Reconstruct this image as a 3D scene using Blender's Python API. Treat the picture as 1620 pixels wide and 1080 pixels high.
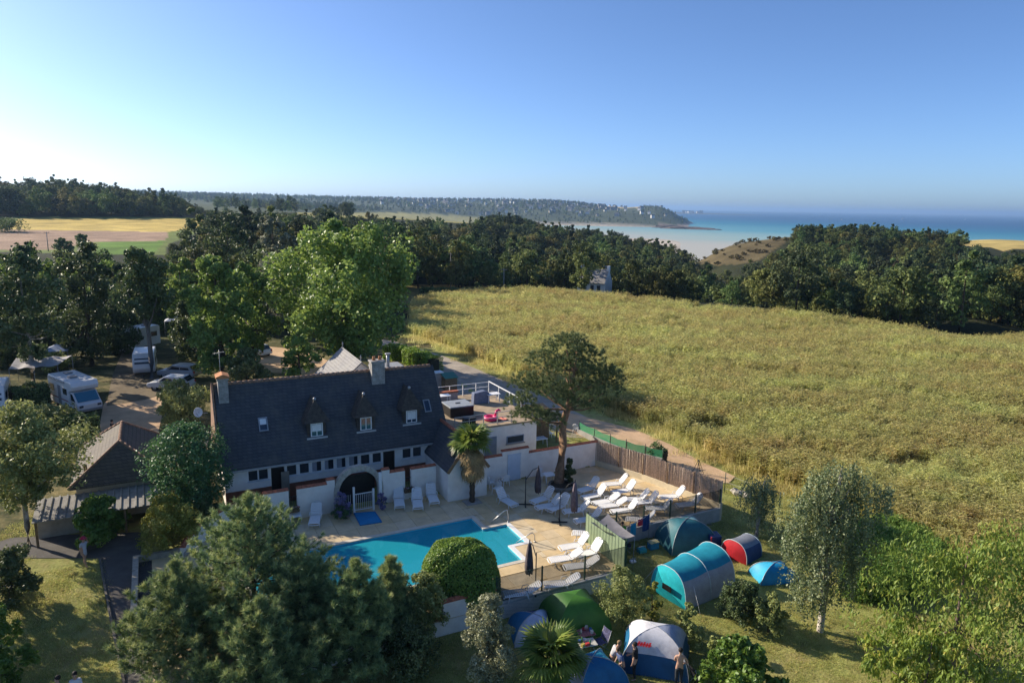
import bpy, bmesh, math, random
import numpy as np
from mathutils import Vector, Matrix

# ------------------------------------------------------------------ camera, sky, sun, exposure
sc = bpy.context.scene
for o in list(bpy.data.objects):
    bpy.data.objects.remove(o)
col = sc.collection
CAM_H = 19.5
PITCH = math.radians(10.93)
ROLL = math.radians(1.0)
FPX, CX, CY = 1115.0, 810.0, 540.0          # focal length and centre in photograph pixels (1620 x 1080)
cam_data = bpy.data.cameras.new('camera')
cam = bpy.data.objects.new('camera', cam_data)
col.objects.link(cam)
sc.camera = cam
cam_data.sensor_width = 36.0
cam_data.lens = 36.0 * FPX / 1620.0
cam_data.clip_start = 0.5
cam_data.clip_end = 200000.0
cam.matrix_world = (Matrix.Translation((0, 0, CAM_H)) @ Matrix.Rotation(math.pi / 2 - PITCH, 4, 'X')
                    @ Matrix.Rotation(ROLL, 4, 'Z'))

SUN_EL = math.radians(26.5)
SUN_AZ = math.radians(157.0)                 # direction towards the sun, measured from +X
world = bpy.data.worlds.new('World')
sc.world = world
world.use_nodes = True
wn = world.node_tree
bg = wn.nodes['Background']
sky = wn.nodes.new('ShaderNodeTexSky')
sky.sky_type = 'NISHITA'
sky.sun_disc = False
sky.sun_elevation = SUN_EL
sky.sun_rotation = math.pi / 2 - SUN_AZ
sky.altitude = 60.0
sky.air_density = 0.6
sky.dust_density = 0.85
sky.ozone_density = 6.0
wn.links.new(sky.outputs[0], bg.inputs[0])
bg.inputs[1].default_value = 0.100
sun_data = bpy.data.lights.new('sun', 'SUN')
sun_data.energy = 4.0
sun_data.angle = math.radians(0.5)
sun_data.color = (1.0, 0.88, 0.71)
sun = bpy.data.objects.new('sun', sun_data)
col.objects.link(sun)
sd = Vector((math.cos(SUN_AZ) * math.cos(SUN_EL), math.sin(SUN_AZ) * math.cos(SUN_EL), math.sin(SUN_EL)))
sun.rotation_euler = sd.to_track_quat('Z', 'Y').to_euler()
sun.location = sd * 300
sc.view_settings.view_transform = 'Standard'
sc.view_settings.look = 'None'
sc.view_settings.gamma = 1.0
sc.view_settings.use_curve_mapping = False
sc.view_settings.exposure = 0.95
sc.render.engine = 'CYCLES'
cy = sc.cycles
cy.use_denoising = True
cy.max_bounces = 6
cy.diffuse_bounces = 4
cy.glossy_bounces = 3
cy.transmission_bounces = 4
cy.transparent_max_bounces = 8
cy.volume_bounces = 0
cy.caustics_reflective = False
cy.caustics_refractive = False

# ------------------------------------------------------------------ photograph pixel -> ray, point
def ray(px, py):
    u, v = px - CX, py - CY
    c, s = math.cos(ROLL), math.sin(ROLL)
    u2, v2 = c * u + s * v, -s * u + c * v
    return (u2 / FPX, math.cos(PITCH) - v2 / FPX * math.sin(PITCH), -math.sin(PITCH) - v2 / FPX * math.cos(PITCH))
def U(px, py, z=0.0):
    d = ray(px, py)
    t = (z - CAM_H) / d[2]
    return Vector((d[0] * t, d[1] * t, z))
def at(px, py, Y):
    d = ray(px, py)
    t = Y / d[1]
    return Vector((d[0] * t, Y, CAM_H + d[2] * t))
def projn(P):
    P = np.asarray(P, float)
    x, y, z = P[..., 0], P[..., 1], P[..., 2] - CAM_H
    yc = np.maximum(y * math.cos(PITCH) - z * math.sin(PITCH), 1e-3)
    vv = -(z * math.cos(PITCH) + y * math.sin(PITCH))
    u2, v2 = FPX * x / yc, FPX * vv / yc
    c, s = math.cos(ROLL), math.sin(ROLL)
    return CX + c * u2 - s * v2, CY + s * u2 + c * v2
# the house, the pool and its walls all share one direction: site frame (x along the house, y away from the pool)
SITE_ANG = math.radians(27.0)
SITE_O = U(743.6, 819.4, 0)
EX = Vector((math.cos(SITE_ANG), math.sin(SITE_ANG), 0))
EY = Vector((-math.sin(SITE_ANG), math.cos(SITE_ANG), 0))
def W(s, y, z=0.0):
    return SITE_O + EX * s + EY * y + Vector((0, 0, z))
def site(px, py, z=0.0):
    d = U(px, py, z) - SITE_O
    return d.dot(EX), d.dot(EY)

# ------------------------------------------------------------------ mesh helpers
class MB:
    """collects faces; build() links them as ONE mesh object"""
    def __init__(self):
        self.v, self.f, self.m, self.mat = [], [], [], 0
        self.sm = []
    def add(self, verts, faces, smooth=False):
        b = len(self.v)
        self.v += [tuple(p) for p in verts]
        for f in faces:
            self.f.append(tuple(b + i for i in f))
            self.m.append(self.mat)
            self.sm.append(smooth)
        return self
    def box(self, x0, x1, y0, y1, z0, z1, M=None):
        vs = [Vector(p) for p in ((x0, y0, z0), (x1, y0, z0), (x1, y1, z0), (x0, y1, z0),
                                  (x0, y0, z1), (x1, y0, z1), (x1, y1, z1), (x0, y1, z1))]
        if M is not None:
            vs = [M @ p for p in vs]
        return self.add(vs, [(3, 2, 1, 0), (4, 5, 6, 7), (0, 1, 5, 4), (1, 2, 6, 5), (2, 3, 7, 6), (3, 0, 4, 7)])
    def prism(self, poly, z0, z1):
        n = len(poly)
        vs = [(p[0], p[1], z0) for p in poly] + [(p[0], p[1], z1) for p in poly]
        fs = [tuple(range(n - 1, -1, -1)), tuple(range(n, 2 * n))]
        fs += [(i, (i + 1) % n, n + (i + 1) % n, n + i) for i in range(n)]
        return self.add(vs, fs)
    def extrude(self, pts, d):
        """solid: polygon pts (3-D) swept by vector d"""
        n = len(pts)
        d = Vector(d)
        vs = [Vector(p) for p in pts] + [Vector(p) + d for p in pts]
        fs = [tuple(range(n - 1, -1, -1)), tuple(range(n, 2 * n))]
        fs += [(i, (i + 1) % n, n + (i + 1) % n, n + i) for i in range(n)]
        return self.add(vs, fs)
    def tube(self, pts, r, n=8, caps=True, smooth=True):
        pts = [Vector(p) for p in pts]
        k = len(pts)
        rs = r if isinstance(r, (list, tuple)) else [r] * k
        vs, fs = [], []
        up = Vector((0.031, 0.017, 1))
        for i, p in enumerate(pts):
            t = (pts[min(i + 1, k - 1)] - pts[max(i - 1, 0)]).normalized()
            a = t.cross(up)
            if a.length < 1e-3:
                a = t.cross(Vector((1, 0, 0)))
            a.normalize()
            b = t.cross(a).normalized()
            for j in range(n):
                an = 2 * math.pi * j / n
                vs.append(p + (a * math.cos(an) + b * math.sin(an)) * rs[i])
        for i in range(k - 1):
            for j in range(n):
                fs.append((i * n + j, i * n + (j + 1) % n, (i + 1) * n + (j + 1) % n, (i + 1) * n + j))
        self.add(vs, fs, smooth)
        if caps:
            b = len(self.v) - len(vs)
            for f in (tuple(range(n)), tuple(range((k - 1) * n, k * n))):
                self.f.append(tuple(b + q for q in f)); self.m.append(self.mat); self.sm.append(False)
        return self
    def bar(self, a, b, w, h=None):
        """square bar from a to b"""
        a, b = Vector(a), Vector(b)
        h = h or w
        t = (b - a).normalized()
        s = t.cross(Vector((0, 0, 1)))
        s = s.normalized() if s.length > 1e-4 else Vector((1, 0, 0))
        u = s.cross(t).normalized()
        vs = [p + s * i * w / 2 + u * j * h / 2 for p in (a, b) for i, j in ((-1, -1), (1, -1), (1, 1), (-1, 1))]
        return self.add(vs, [(3, 2, 1, 0), (4, 5, 6, 7), (0, 1, 5, 4), (1, 2, 6, 5), (2, 3, 7, 6), (3, 0, 4, 7)])
    def ball(self, c, r, nu=12, nv=8, smooth=True):
        r = r if isinstance(r, (list, tuple)) else (r, r, r)
        vs = [(c[0], c[1], c[2] - r[2])]
        for i in range(1, nv):
            ph = -math.pi / 2 + math.pi * i / nv
            for j in range(nu):
                th = 2 * math.pi * j / nu
                vs.append((c[0] + r[0] * math.cos(ph) * math.cos(th), c[1] + r[1] * math.cos(ph) * math.sin(th), c[2] + r[2] * math.sin(ph)))
        vs.append((c[0], c[1], c[2] + r[2]))
        fs = [(0, 1 + (j + 1) % nu, 1 + j) for j in range(nu)]
        for i in range(nv - 2):
            for j in range(nu):
                a = 1 + i * nu
                fs.append((a + j, a + (j + 1) % nu, a + nu + (j + 1) % nu, a + nu + j))
        a = 1 + (nv - 2) * nu
        fs += [(a + j, a + (j + 1) % nu, len(vs) - 1) for j in range(nu)]
        return self.add(vs, fs, smooth)
    def lathe(self, prof, n=16, c=(0, 0, 0), smooth=True):
        vs = [(c[0] + r * math.cos(2 * math.pi * j / n), c[1] + r * math.sin(2 * math.pi * j / n), c[2] + z) for r, z in prof for j in range(n)]
        fs = [(i * n + j, i * n + (j + 1) % n, (i + 1) * n + (j + 1) % n, (i + 1) * n + j) for i in range(len(prof) - 1) for j in range(n)]
        return self.add(vs, fs, smooth)
    def mesh(self, name, mats):
        me = bpy.data.meshes.new(name)
        me.from_pydata(self.v, [], self.f)
        for m in (mats if isinstance(mats, (list, tuple)) else [mats]):
            me.materials.append(m)
        me.polygons.foreach_set('material_index', self.m)
        me.polygons.foreach_set('use_smooth', self.sm)
        me.update()
        return me
    def build(self, name, mats, parent=None, bevel=0.0, recalc=True):
        me = self.mesh(name, mats)
        if recalc:
            bm = bmesh.new(); bm.from_mesh(me)
            bmesh.ops.recalc_face_normals(bm, faces=bm.faces)
            bm.to_mesh(me); bm.free()
        return link(name, me, parent, bevel)
def link(name, me, parent=None, bevel=0.0):
    o = bpy.data.objects.new(name, me)
    col.objects.link(o)
    o.parent = parent
    if bevel:
        b = o.modifiers.new('bevel', 'BEVEL'); b.width = bevel; b.segments = 2; b.limit_method = 'ANGLE'
    return o
def tag(o, label=None, cat=None, group=None, kind=None):
    if label: o['label'] = label
    if cat: o['category'] = cat
    if group: o['group'] = group
    if kind: o['kind'] = kind
    return o
def thing(name, label, cat, loc=(0, 0, 0), rz=0.0, group=None):
    o = bpy.data.objects.new(name, None)
    col.objects.link(o)
    o.empty_display_size = 0.2
    o.location = loc
    o.rotation_euler = (0, 0, rz)
    return tag(o, label, cat, group)
def site_thing(name, label, cat, s, y, z=0.0, group=None, turn=0.0):
    return thing(name, label, cat, W(s, y, z), SITE_ANG + turn, group)
def dup(root, loc, rz, label=None, group=None, scale=None):
    def cp(o, par):
        c = o.copy(); col.objects.link(c); c.parent = par
        for ch in kids.get(o.name, []): cp(ch, c)
        return c
    kids = {}
    for o in root.children_recursive:
        kids.setdefault(o.parent.name, []).append(o)
    r = cp(root, None)
    r.location = loc; r.rotation_euler = (0, 0, rz)
    if scale: r.scale = (scale,) * 3 if not isinstance(scale, (tuple, list)) else scale
    if label: r['label'] = label
    if group: r['group'] = group
    return r
def smooth01(a, b, x):
    t = np.clip((x - a) / (b - a), 0, 1)
    return t * t * (3 - 2 * t)
def in_poly(x, y, poly):
    x, y = np.asarray(x, float), np.asarray(y, float)
    r = np.zeros(x.shape, bool)
    n = len(poly)
    for i in range(n):
        x0, y0 = poly[i][0], poly[i][1]
        x1, y1 = poly[(i + 1) % n][0], poly[(i + 1) % n][1]
        if y0 == y1: continue
        c = ((y0 > y) != (y1 > y)) & (x < (x1 - x0) * (y - y0) / (y1 - y0) + x0)
        r ^= c
    return r

# ------------------------------------------------------------------ materials
MATS = {}
def nodes_of(name):
    m = bpy.data.materials.new(name); m.use_nodes = True
    nt = m.node_tree
    return m, nt, nt.nodes['Principled BSDF'], nt.links
def mat(name, color, rough=0.7, var=0.12, scale=3.0, bump=0.0, bscale=40.0, spec=0.3, metal=0.0, stain=None, coord='Object'):
    if name in MATS: return MATS[name]
    m, nt, p, L = nodes_of(name)
    p.inputs['Roughness'].default_value = rough
    p.inputs['Specular IOR Level'].default_value = spec
    p.inputs['Metallic'].default_value = metal
    tc = nt.nodes.new('ShaderNodeTexCoord')
    no = nt.nodes.new('ShaderNodeTexNoise')
    no.inputs['Scale'].default_value = scale
    no.inputs['Detail'].default_value = 6
    no.inputs['Roughness'].default_value = 0.65
    L.new(tc.outputs[coord], no.inputs['Vector'])
    mx = nt.nodes.new('ShaderNodeMix'); mx.data_type = 'RGBA'
    ra = nt.nodes.new('ShaderNodeMapRange')
    ra.inputs[1].default_value = 0.3; ra.inputs[2].default_value = 0.7
    L.new(no.outputs['Fac'], ra.inputs[0]); L.new(ra.outputs[0], mx.inputs['Factor'])
    lo = stain or tuple(c * (1 - var * 1.6) for c in color)
    mx.inputs['A'].default_value = (*lo, 1)
    mx.inputs['B'].default_value = (*[min(c * (1 + var * 0.6), 1) for c in color], 1)
    L.new(mx.outputs['Result'], p.inputs['Base Color'])
    if bump:
        n2 = nt.nodes.new('ShaderNodeTexNoise'); n2.inputs['Scale'].default_value = bscale; n2.inputs['Detail'].default_value = 4
        L.new(tc.outputs[coord], n2.inputs['Vector'])
        bp = nt.nodes.new('ShaderNodeBump'); bp.inputs['Strength'].default_value = bump; bp.inputs['Distance'].default_value = 0.03
        L.new(n2.outputs['Fac'], bp.inputs['Height']); L.new(bp.outputs['Normal'], p.inputs['Normal'])
    MATS[name] = m
    return m
def slate_mat(name, c1, c2, mortar, bw=0.35, rh=0.16, moss=None):
    m, nt, p, L = nodes_of(name)
    p.inputs['Roughness'].default_value = 0.72; p.inputs['Specular IOR Level'].default_value = 0.2
    tc = nt.nodes.new('ShaderNodeTexCoord')
    sx = nt.nodes.new('ShaderNodeSeparateXYZ'); cx = nt.nodes.new('ShaderNodeCombineXYZ')
    L.new(tc.outputs['Object'], sx.inputs[0])
    ad = nt.nodes.new('ShaderNodeMath'); ad.operation = 'ADD'
    L.new(sx.outputs['X'], ad.inputs[0]); L.new(sx.outputs['Y'], ad.inputs[1])
    L.new(ad.outputs[0], cx.inputs['X']); L.new(sx.outputs['Z'], cx.inputs['Y'])
    br = nt.nodes.new('ShaderNodeTexBrick')
    br.inputs['Scale'].default_value = 1.0; br.inputs['Brick Width'].default_value = bw; br.inputs['Row Height'].default_value = rh
    br.inputs['Mortar Size'].default_value = 0.012; br.inputs['Bias'].default_value = 0.1
    br.inputs['Color1'].default_value = (*c1, 1); br.inputs['Color2'].default_value = (*c2, 1); br.inputs['Mortar'].default_value = (*mortar, 1)
    L.new(cx.outputs[0], br.inputs['Vector'])
    no = nt.nodes.new('ShaderNodeTexNoise'); no.inputs['Scale'].default_value = 0.9; no.inputs['Detail'].default_value = 7
    no.inputs['Roughness'].default_value = 0.7
    L.new(tc.outputs['Object'], no.inputs['Vector'])
    ra = nt.nodes.new('ShaderNodeMapRange'); ra.inputs[1].default_value = 0.46; ra.inputs[2].default_value = 0.76; ra.inputs[4].default_value = 0.75
    L.new(no.outputs['Fac'], ra.inputs[0])
    mx = nt.nodes.new('ShaderNodeMix'); mx.data_type = 'RGBA'
    L.new(ra.outputs[0], mx.inputs['Factor']); L.new(br.outputs['Color'], mx.inputs['A'])
    mx.inputs['B'].default_value = (*(moss or tuple(c * 1.5 for c in c2)), 1)
    L.new(mx.outputs['Result'], p.inputs['Base Color'])
    bp = nt.nodes.new('ShaderNodeBump'); bp.inputs['Strength'].default_value = 0.6; bp.inputs['Distance'].default_value = 0.02
    L.new(br.outputs['Fac'], bp.inputs['Height']); bp.invert = True
    L.new(bp.outputs['Normal'], p.inputs['Normal'])
    return m
def leaf_mat(name, c1, c2, c3=None, trans=0.3, rough=0.5, spec=0.35, vary=0.25):
    """foliage: colour from the per-leaf 'tint' attribute and a random value per plant"""
    m, nt, p, L = nodes_of(name)
    at_ = nt.nodes.new('ShaderNodeAttribute'); at_.attribute_name = 'tint'
    cr = nt.nodes.new('ShaderNodeValToRGB')
    cr.color_ramp.elements[0].color = (*c1, 1); cr.color_ramp.elements[1].color = (*c2, 1)
    cr.color_ramp.elements[0].position = 0.1; cr.color_ramp.elements[1].position = 0.75
    if c3:
        e = cr.color_ramp.elements.new(0.97); e.color = (*c3, 1)
    L.new(at_.outputs['Fac'], cr.inputs[0])
    oi = nt.nodes.new('ShaderNodeObjectInfo')
    hs = nt.nodes.new('ShaderNodeHueSaturation')
    mr = nt.nodes.new('ShaderNodeMapRange'); mr.inputs[3].default_value = 1 - vary; mr.inputs[4].default_value = 1 + vary
    L.new(oi.outputs['Random'], mr.inputs[0]); L.new(mr.outputs[0], hs.inputs['Value'])
    m2 = nt.nodes.new('ShaderNodeMath'); m2.operation = 'MULTIPLY'; m2.inputs[1].default_value = 7.31
    fr = nt.nodes.new('ShaderNodeMath'); fr.operation = 'FRACT'
    L.new(oi.outputs['Random'], m2.inputs[0]); L.new(m2.outputs[0], fr.inputs[0])
    mh = nt.nodes.new('ShaderNodeMapRange'); mh.inputs[3].default_value = 0.5 - vary * 0.10; mh.inputs[4].default_value = 0.5 + vary * 0.06
    L.new(fr.outputs[0], mh.inputs[0]); L.new(mh.outputs[0], hs.inputs['Hue'])
    L.new(cr.outputs[0], hs.inputs['Color'])
    p.inputs['Roughness'].default_value = rough; p.inputs['Specular IOR Level'].default_value = spec
    L.new(hs.outputs[0], p.inputs['Base Color'])
    if trans:
        tr = nt.nodes.new('ShaderNodeBsdfTranslucent')
        ms = nt.nodes.new('ShaderNodeMixShader'); ms.inputs[0].default_value = trans
        h2 = nt.nodes.new('ShaderNodeHueSaturation'); h2.inputs['Hue'].default_value = 0.485; h2.inputs['Value'].default_value = 1.5
        L.new(hs.outputs[0], h2.inputs['Color']); L.new(h2.outputs[0], tr.inputs['Color'])
        L.new(p.outputs[0], ms.inputs[1]); L.new(tr.outputs[0], ms.inputs[2])
        L.new(ms.outputs[0], nt.nodes['Material Output'].inputs['Surface'])
    return m
def glass_mat(name, tint=(0.02, 0.03, 0.04), rough=0.05):
    if name in MATS: return MATS[name]
    m, nt, p, L = nodes_of(name)
    p.inputs['Base Color'].default_value = (*tint, 1); p.inputs['Roughness'].default_value = rough
    p.inputs['Specular IOR Level'].default_value = 0.7
    no = nt.nodes.new('ShaderNodeTexNoise'); no.inputs['Scale'].default_value = 1.3
    tc = nt.nodes.new('ShaderNodeTexCoord'); L.new(tc.outputs['Object'], no.inputs['Vector'])
    bp = nt.nodes.new('ShaderNodeBump'); bp.inputs['Strength'].default_value = 0.06
    L.new(no.outputs['Fac'], bp.inputs['Height']); L.new(bp.outputs['Normal'], p.inputs['Normal'])
    MATS[name] = m
    return m
def mesh_screen_mat(name, color, opacity):
    """fine woven net: partly open"""
    m, nt, p, L = nodes_of(name)
    p.inputs['Base Color'].default_value = (*color, 1); p.inputs['Roughness'].default_value = 0.6
    tr = nt.nodes.new('ShaderNodeBsdfTransparent'); ms = nt.nodes.new('ShaderNodeMixShader')
    no = nt.nodes.new('ShaderNodeTexNoise'); no.inputs['Scale'].default_value = 2.0
    tc = nt.nodes.new('ShaderNodeTexCoord'); L.new(tc.outputs['Object'], no.inputs['Vector'])
    mr = nt.nodes.new('ShaderNodeMapRange'); mr.inputs[3].default_value = opacity - 0.12; mr.inputs[4].default_value = opacity + 0.12
    L.new(no.outputs['Fac'], mr.inputs[0]); L.new(mr.outputs[0], ms.inputs[0])
    L.new(tr.outputs[0], ms.inputs[1]); L.new(p.outputs[0], ms.inputs[2])
    L.new(ms.outputs[0], nt.nodes['Material Output'].inputs['Surface'])
    return m
M_white = mat('white_render', (0.85, 0.81, 0.75), 0.85, 0.06, 1.3, 0.25, 60, stain=(0.72, 0.67, 0.61))
M_paint = mat('white_paint', (0.78, 0.78, 0.77), 0.5, 0.05, 4)
M_plastic = mat('white_plastic', (0.80, 0.80, 0.79), 0.42, 0.06, 5, spec=0.45)
M_tile = mat('terracotta', (0.46, 0.15, 0.08), 0.8, 0.3, 6, 0.3, 30)
M_slate = slate_mat('slate', (0.060, 0.064, 0.074), (0.082, 0.085, 0.094), (0.038, 0.038, 0.041), 0.30, 0.18, (0.125, 0.12, 0.10))
M_slate_warm = slate_mat('old_slate', (0.10, 0.085, 0.07), (0.135, 0.114, 0.093), (0.06, 0.05, 0.04), 0.30, 0.16, (0.13, 0.11, 0.07))
M_slate_pale = slate_mat('pale_slate', (0.25, 0.245, 0.25), (0.31, 0.305, 0.30), (0.16, 0.155, 0.155), 0.3, 0.18, (0.36, 0.34, 0.30))
M_thatch = mat('dormer_slate', (0.085, 0.072, 0.06), 0.9, 0.35, 5, 0.6, 25)
M_brown = mat('brown_board', (0.26, 0.095, 0.055), 0.8, 0.25, 2.5, 0.3, 30)
M_frame = mat('white_frame', (0.76, 0.76, 0.75), 0.45, 0.05, 4)
M_glass = glass_mat('window_glass')
M_glass_sky = glass_mat('skylight_glass', (0.03, 0.05, 0.08), 0.03)
M_dark = mat('dark_metal', (0.03, 0.032, 0.034), 0.5, 0.2, 6)
M_black = mat('black_plastic', (0.012, 0.012, 0.013), 0.4, 0.2, 6)
M_steel = mat('steel', (0.55, 0.56, 0.57), 0.3, 0.08, 6, metal=0.9)
M_galv = mat('grey_metal', (0.36, 0.37, 0.38), 0.45, 0.15, 6, metal=0.4)
M_green_post = mat('green_steel', (0.025, 0.06, 0.04), 0.5, 0.2, 6)
M_stone = mat('granite', (0.50, 0.455, 0.38), 0.85, 0.25, 4, 0.5, 25)
M_chim = mat('chimney_render', (0.36, 0.345, 0.32), 0.9, 0.3, 4, 0.4, 25)
M_conc = mat('concrete', (0.36, 0.34, 0.31), 0.9, 0.2, 1.6, 0.35, 30)
M_wood = mat('weathered_wood', (0.24, 0.16, 0.09), 0.8, 0.3, 6, 0.3, 40)
M_bark = mat('bark', (0.11, 0.085, 0.062), 0.95, 0.35, 5, 0.8, 14)
M_bark_pine = mat('pine_bark', (0.27, 0.165, 0.10), 0.95, 0.35, 4, 0.8, 10)
M_bark_birch = mat('birch_bark', (0.52, 0.48, 0.42), 0.85, 0.4, 5, 0.4, 14, stain=(0.10, 0.08, 0.06))
M_rubber = mat('rubber', (0.02, 0.02, 0.021), 0.8, 0.2, 8)
# ------------------------------------------------------------------ terrain
SEA = -45.0
def near_z(x, y):
    """ground round the campsite: lawns a little lower than the pool deck"""
    dx, dy = x - SITE_O.x, y - SITE_O.y
    sy = dx * EY.x + dy * EY.y
    ss = dx * EX.x + dy * EX.y
    z = -0.8 + 0.85 * smooth01(-6.5, 5.0, sy) + 0.5 * smooth01(10, 40, sy) * smooth01(4, -16, ss)
    z = np.where((ss > 12.6), -0.8 + 0.7 * smooth01(-4, 14, sy), z)
    return z + 0.05 * np.sin(x * 0.55) * np.sin(y * 0.43)
CTRL = []   # px column, distance, height
for c, lst in {
    -400: [(90, .6), (160, 2), (220, 5), (400, 12), (700, 20), (2000, 40), (5000, 60), (20000, 70)],
    0: [(90, .6), (150, 1.5), (220, 3.6), (300, 5.6), (380, 7.6), (480, 15), (600, 18), (1200, 15), (2200, 30), (4000, 58), (9000, 60)],
    130: [(90, .6), (150, 1.5), (220, 3.4), (300, 5.4), (380, 7.6), (480, 17), (600, 20), (1200, 15), (2200, 30), (4000, 58), (9000, 60)],
    300: [(90, .5), (150, 1.2), (220, 3), (300, 5), (380, 7), (480, 10), (620, 7), (1200, 12), (2200, 26), (4000, 52), (9000, 50)],
    450: [(90, .4), (150, .6), (250, 1), (330, 3), (450, 7), (700, 9), (1200, 5), (2200, 12), (3500, 40), (9000, 40)],
    600: [(90, .3), (160, 0), (210, -1), (350, 1), (450, 4), (520, 7), (800, 2), (1500, -8), (2200, 2), (3000, 30), (4000, 36), (9000, 30)],
    750: [(90, .2), (160, 0), (200, -3), (300, -4), (420, 1.5), (520, 6), (700, -4), (1200, -32), (2000, -40), (2500, -30), (2800, 2), (3200, 33), (4000, 30), (9000, 20)],
    850: [(90, .1), (160, 0), (195, -4), (300, -7), (420, -1), (500, 1), (650, -12), (900, -38), (1600, -45), (2440, -44.4), (2640, -6), (3000, 16), (3300, 35), (4000, 30), (9000, -50)],
    920: [(90, .1), (160, 0), (190, -5), (300, -9), (400, -5), (480, -3), (650, -22), (950, -42), (1500, -44.6), (2420, -44.5), (2620, -10), (3000, 14), (3300, 27), (4000, 20), (9000, -60)],
    1000: [(90, 0), (158, 0), (185, -8), (260, -12), (350, -10), (420, -8), (560, -26), (850, -43.5), (1500, -44.7), (2400, -44.9), (2600, -14), (3000, 10), (3300, 17), (4500, -20), (9000, -70)],
    1045: [(90, 0), (155, -.2), (185, -10), (260, -14), (350, -13), (430, -13), (600, -34), (850, -44.4), (1500, -45.2), (2400, -46), (2650, -20), (3000, 8), (3300, 14), (4500, -40), (9000, -80)],
    1090: [(90, 0), (152, -.3), (180, -12), (260, -15), (340, -15), (430, -17), (600, -36), (850, -44.6), (1300, -45.6), (2400, -49), (2700, -47), (3000, -46), (3500, -50), (9000, -80)],
    1140: [(90, -.1), (150, -.3), (180, -13), (260, -10), (340, -6), (405, -3.5), (470, -14), (650, -44), (1000, -47), (2000, -52), (5000, -80)],
    1185: [(90, -.1), (146, -.3), (180, -14), (260, -9), (340, -2), (400, 1.6), (470, -8), (650, -46), (1000, -50), (3000, -60)],
    1250: [(90, -.1), (142, -.3), (175, -14), (250, -9), (330, -1), (400, 4.5), (470, -2), (650, -46), (1000, -52), (4000, -70), (12000, -90)],
    1350: [(90, -.2), (136, -.3), (170, -13), (250, -8), (340, 0), (410, 2.5), (480, -2), (650, -44), (1200, -55), (12000, -90)],
    1550: [(85, -.3), (125, -.3), (160, -11), (240, -7), (330, -1.5), (420, 2), (500, 0), (700, -44), (1200, -55), (12000, -90)],
    1900: [(85, -.3), (120, -.3), (160, -8), (240, -5), (400, 1), (560, -6), (750, -42), (1500, -55), (12000, -90)],
}.items():
    if c >= 600: lst = lst + [(104, -.1 if c < 1050 else -.35), (124, -.1 if c < 1050 else -.4 if c < 1500 else -.6)] + ([(142, -.15 if c < 1050 else -.4)] if c < 1200 else [])
    for r, z in lst:
        d = ray(c, 400)
        CTRL.append((d[0] / d[1] * r, r, z))
CTRL = np.array(CTRL)
def warp(x, y):
    return np.stack([np.arctan2(x, y) * 3.0, np.log(np.maximum(np.hypot(x, y), 1.0)) * 1.3], -1)
_q = warp(CTRL[:, 0], CTRL[:, 1])
def _phi(d): return np.sqrt(d * d + 0.10 ** 2)
_A = _phi(np.linalg.norm(_q[:, None] - _q[None], axis=-1))
_n = len(_q)
_B = np.zeros((_n + 3, _n + 3)); _B[:_n, :_n] = _A + np.eye(_n) * 0.0
_B[:_n, _n] = 1; _B[:_n, _n + 1:] = _q; _B[_n, :_n] = 1; _B[_n + 1:, :_n] = _q.T
_w = np.linalg.solve(_B, np.concatenate([CTRL[:, 2], np.zeros(3)]))
def ground_z(x, y):
    x, y = np.atleast_1d(np.asarray(x, float)), np.atleast_1d(np.asarray(y, float))
    sh = x.shape
    x, y = x.ravel(), y.ravel()
    out = np.empty(x.size)
    for i in range(0, x.size, 40000):
        q = warp(x[i:i + 40000], y[i:i + 40000])
        d = _phi(np.linalg.norm(q[:, None] - _q[None], axis=-1))
        out[i:i + 40000] = d @ _w[:_n] + _w[_n] + q @ _w[_n + 1:]
    out = np.clip(out, -90, 75)
    r = np.hypot(x, y)
    k = smooth01(62, 92, r)
    return (near_z(x, y) * (1 - k) + out * k).reshape(sh)
def gz(x, y): return float(ground_z([x], [y])[0])
def on_ground(px, py, z0=-0.5):
    p = U(px, py, z0)
    for _ in range(5):
        p = U(px, py, gz(p.x, p.y))
    return p
# regions, as the photograph shows them
BROWN = [(-200, 360), (0, 363), (267, 367), (262, 381), (157, 382), (90, 394), (0, 396), (-200, 398)]
GOLD = [(33, 345.5), (333, 346), (328, 357), (267, 367), (0, 363), (20, 353)]
GOLD_B = [(366, 355), (418, 355), (420, 360), (373, 368)]
GREEN = [(157, 382), (262, 381), (240, 404), (150, 402)]
PALE = [(470, 336), (540, 337), (607, 336), (700, 339), (770, 345), (757, 353), (727, 353), (657, 348), (540, 345), (470, 342)]
YELLOW_R = [(1496, 380), (1606, 376), (1700, 378), (1700, 392), (1600, 394), (1587, 398), (1570, 392), (1498, 387)]
HEATH = [(1085, 404), (1147, 371), (1220, 352), (1266, 352), (1250, 378), (1222, 398), (1195, 416), (1130, 420), (1092, 414)]
SCRUB = [(1313, 413), (1430, 405), (1450, 425), (1413, 442), (1347, 440)]
BEACH_FIELD = [(960, 322), (1010, 322), (1012, 329), (960, 329)]
OPEN_FAR = [GOLD, BROWN, GOLD_B, GREEN, PALE, YELLOW_R]
CROP_PX = [(642, 530), (690, 545), (760, 575), (802, 592), (915, 636), (1000, 662), (1102, 702), (1191, 741), (1254, 757), (1354, 804),
           (1458, 845), (1720, 985), (2100, 985), (2100, 570), (1620, 533), (1300, 508), (1090, 484), (930, 472), (820, 465), (700, 472), (655, 482)]
CROP = [tuple(U(a, b, -0.15)[:2]) for a, b in CROP_PX]
DECK_S = [(-16.3, 4.5), (-0.4, 4.5), (2.5, 4.5), (12.6, 4.6), (13.9, 0.7), (15.6, -5.7), (5.05, -5.7), (5.05, -9.7), (-18.0, -9.7), (-18.0, 2.6), (-16.3, 2.6)]
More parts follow.
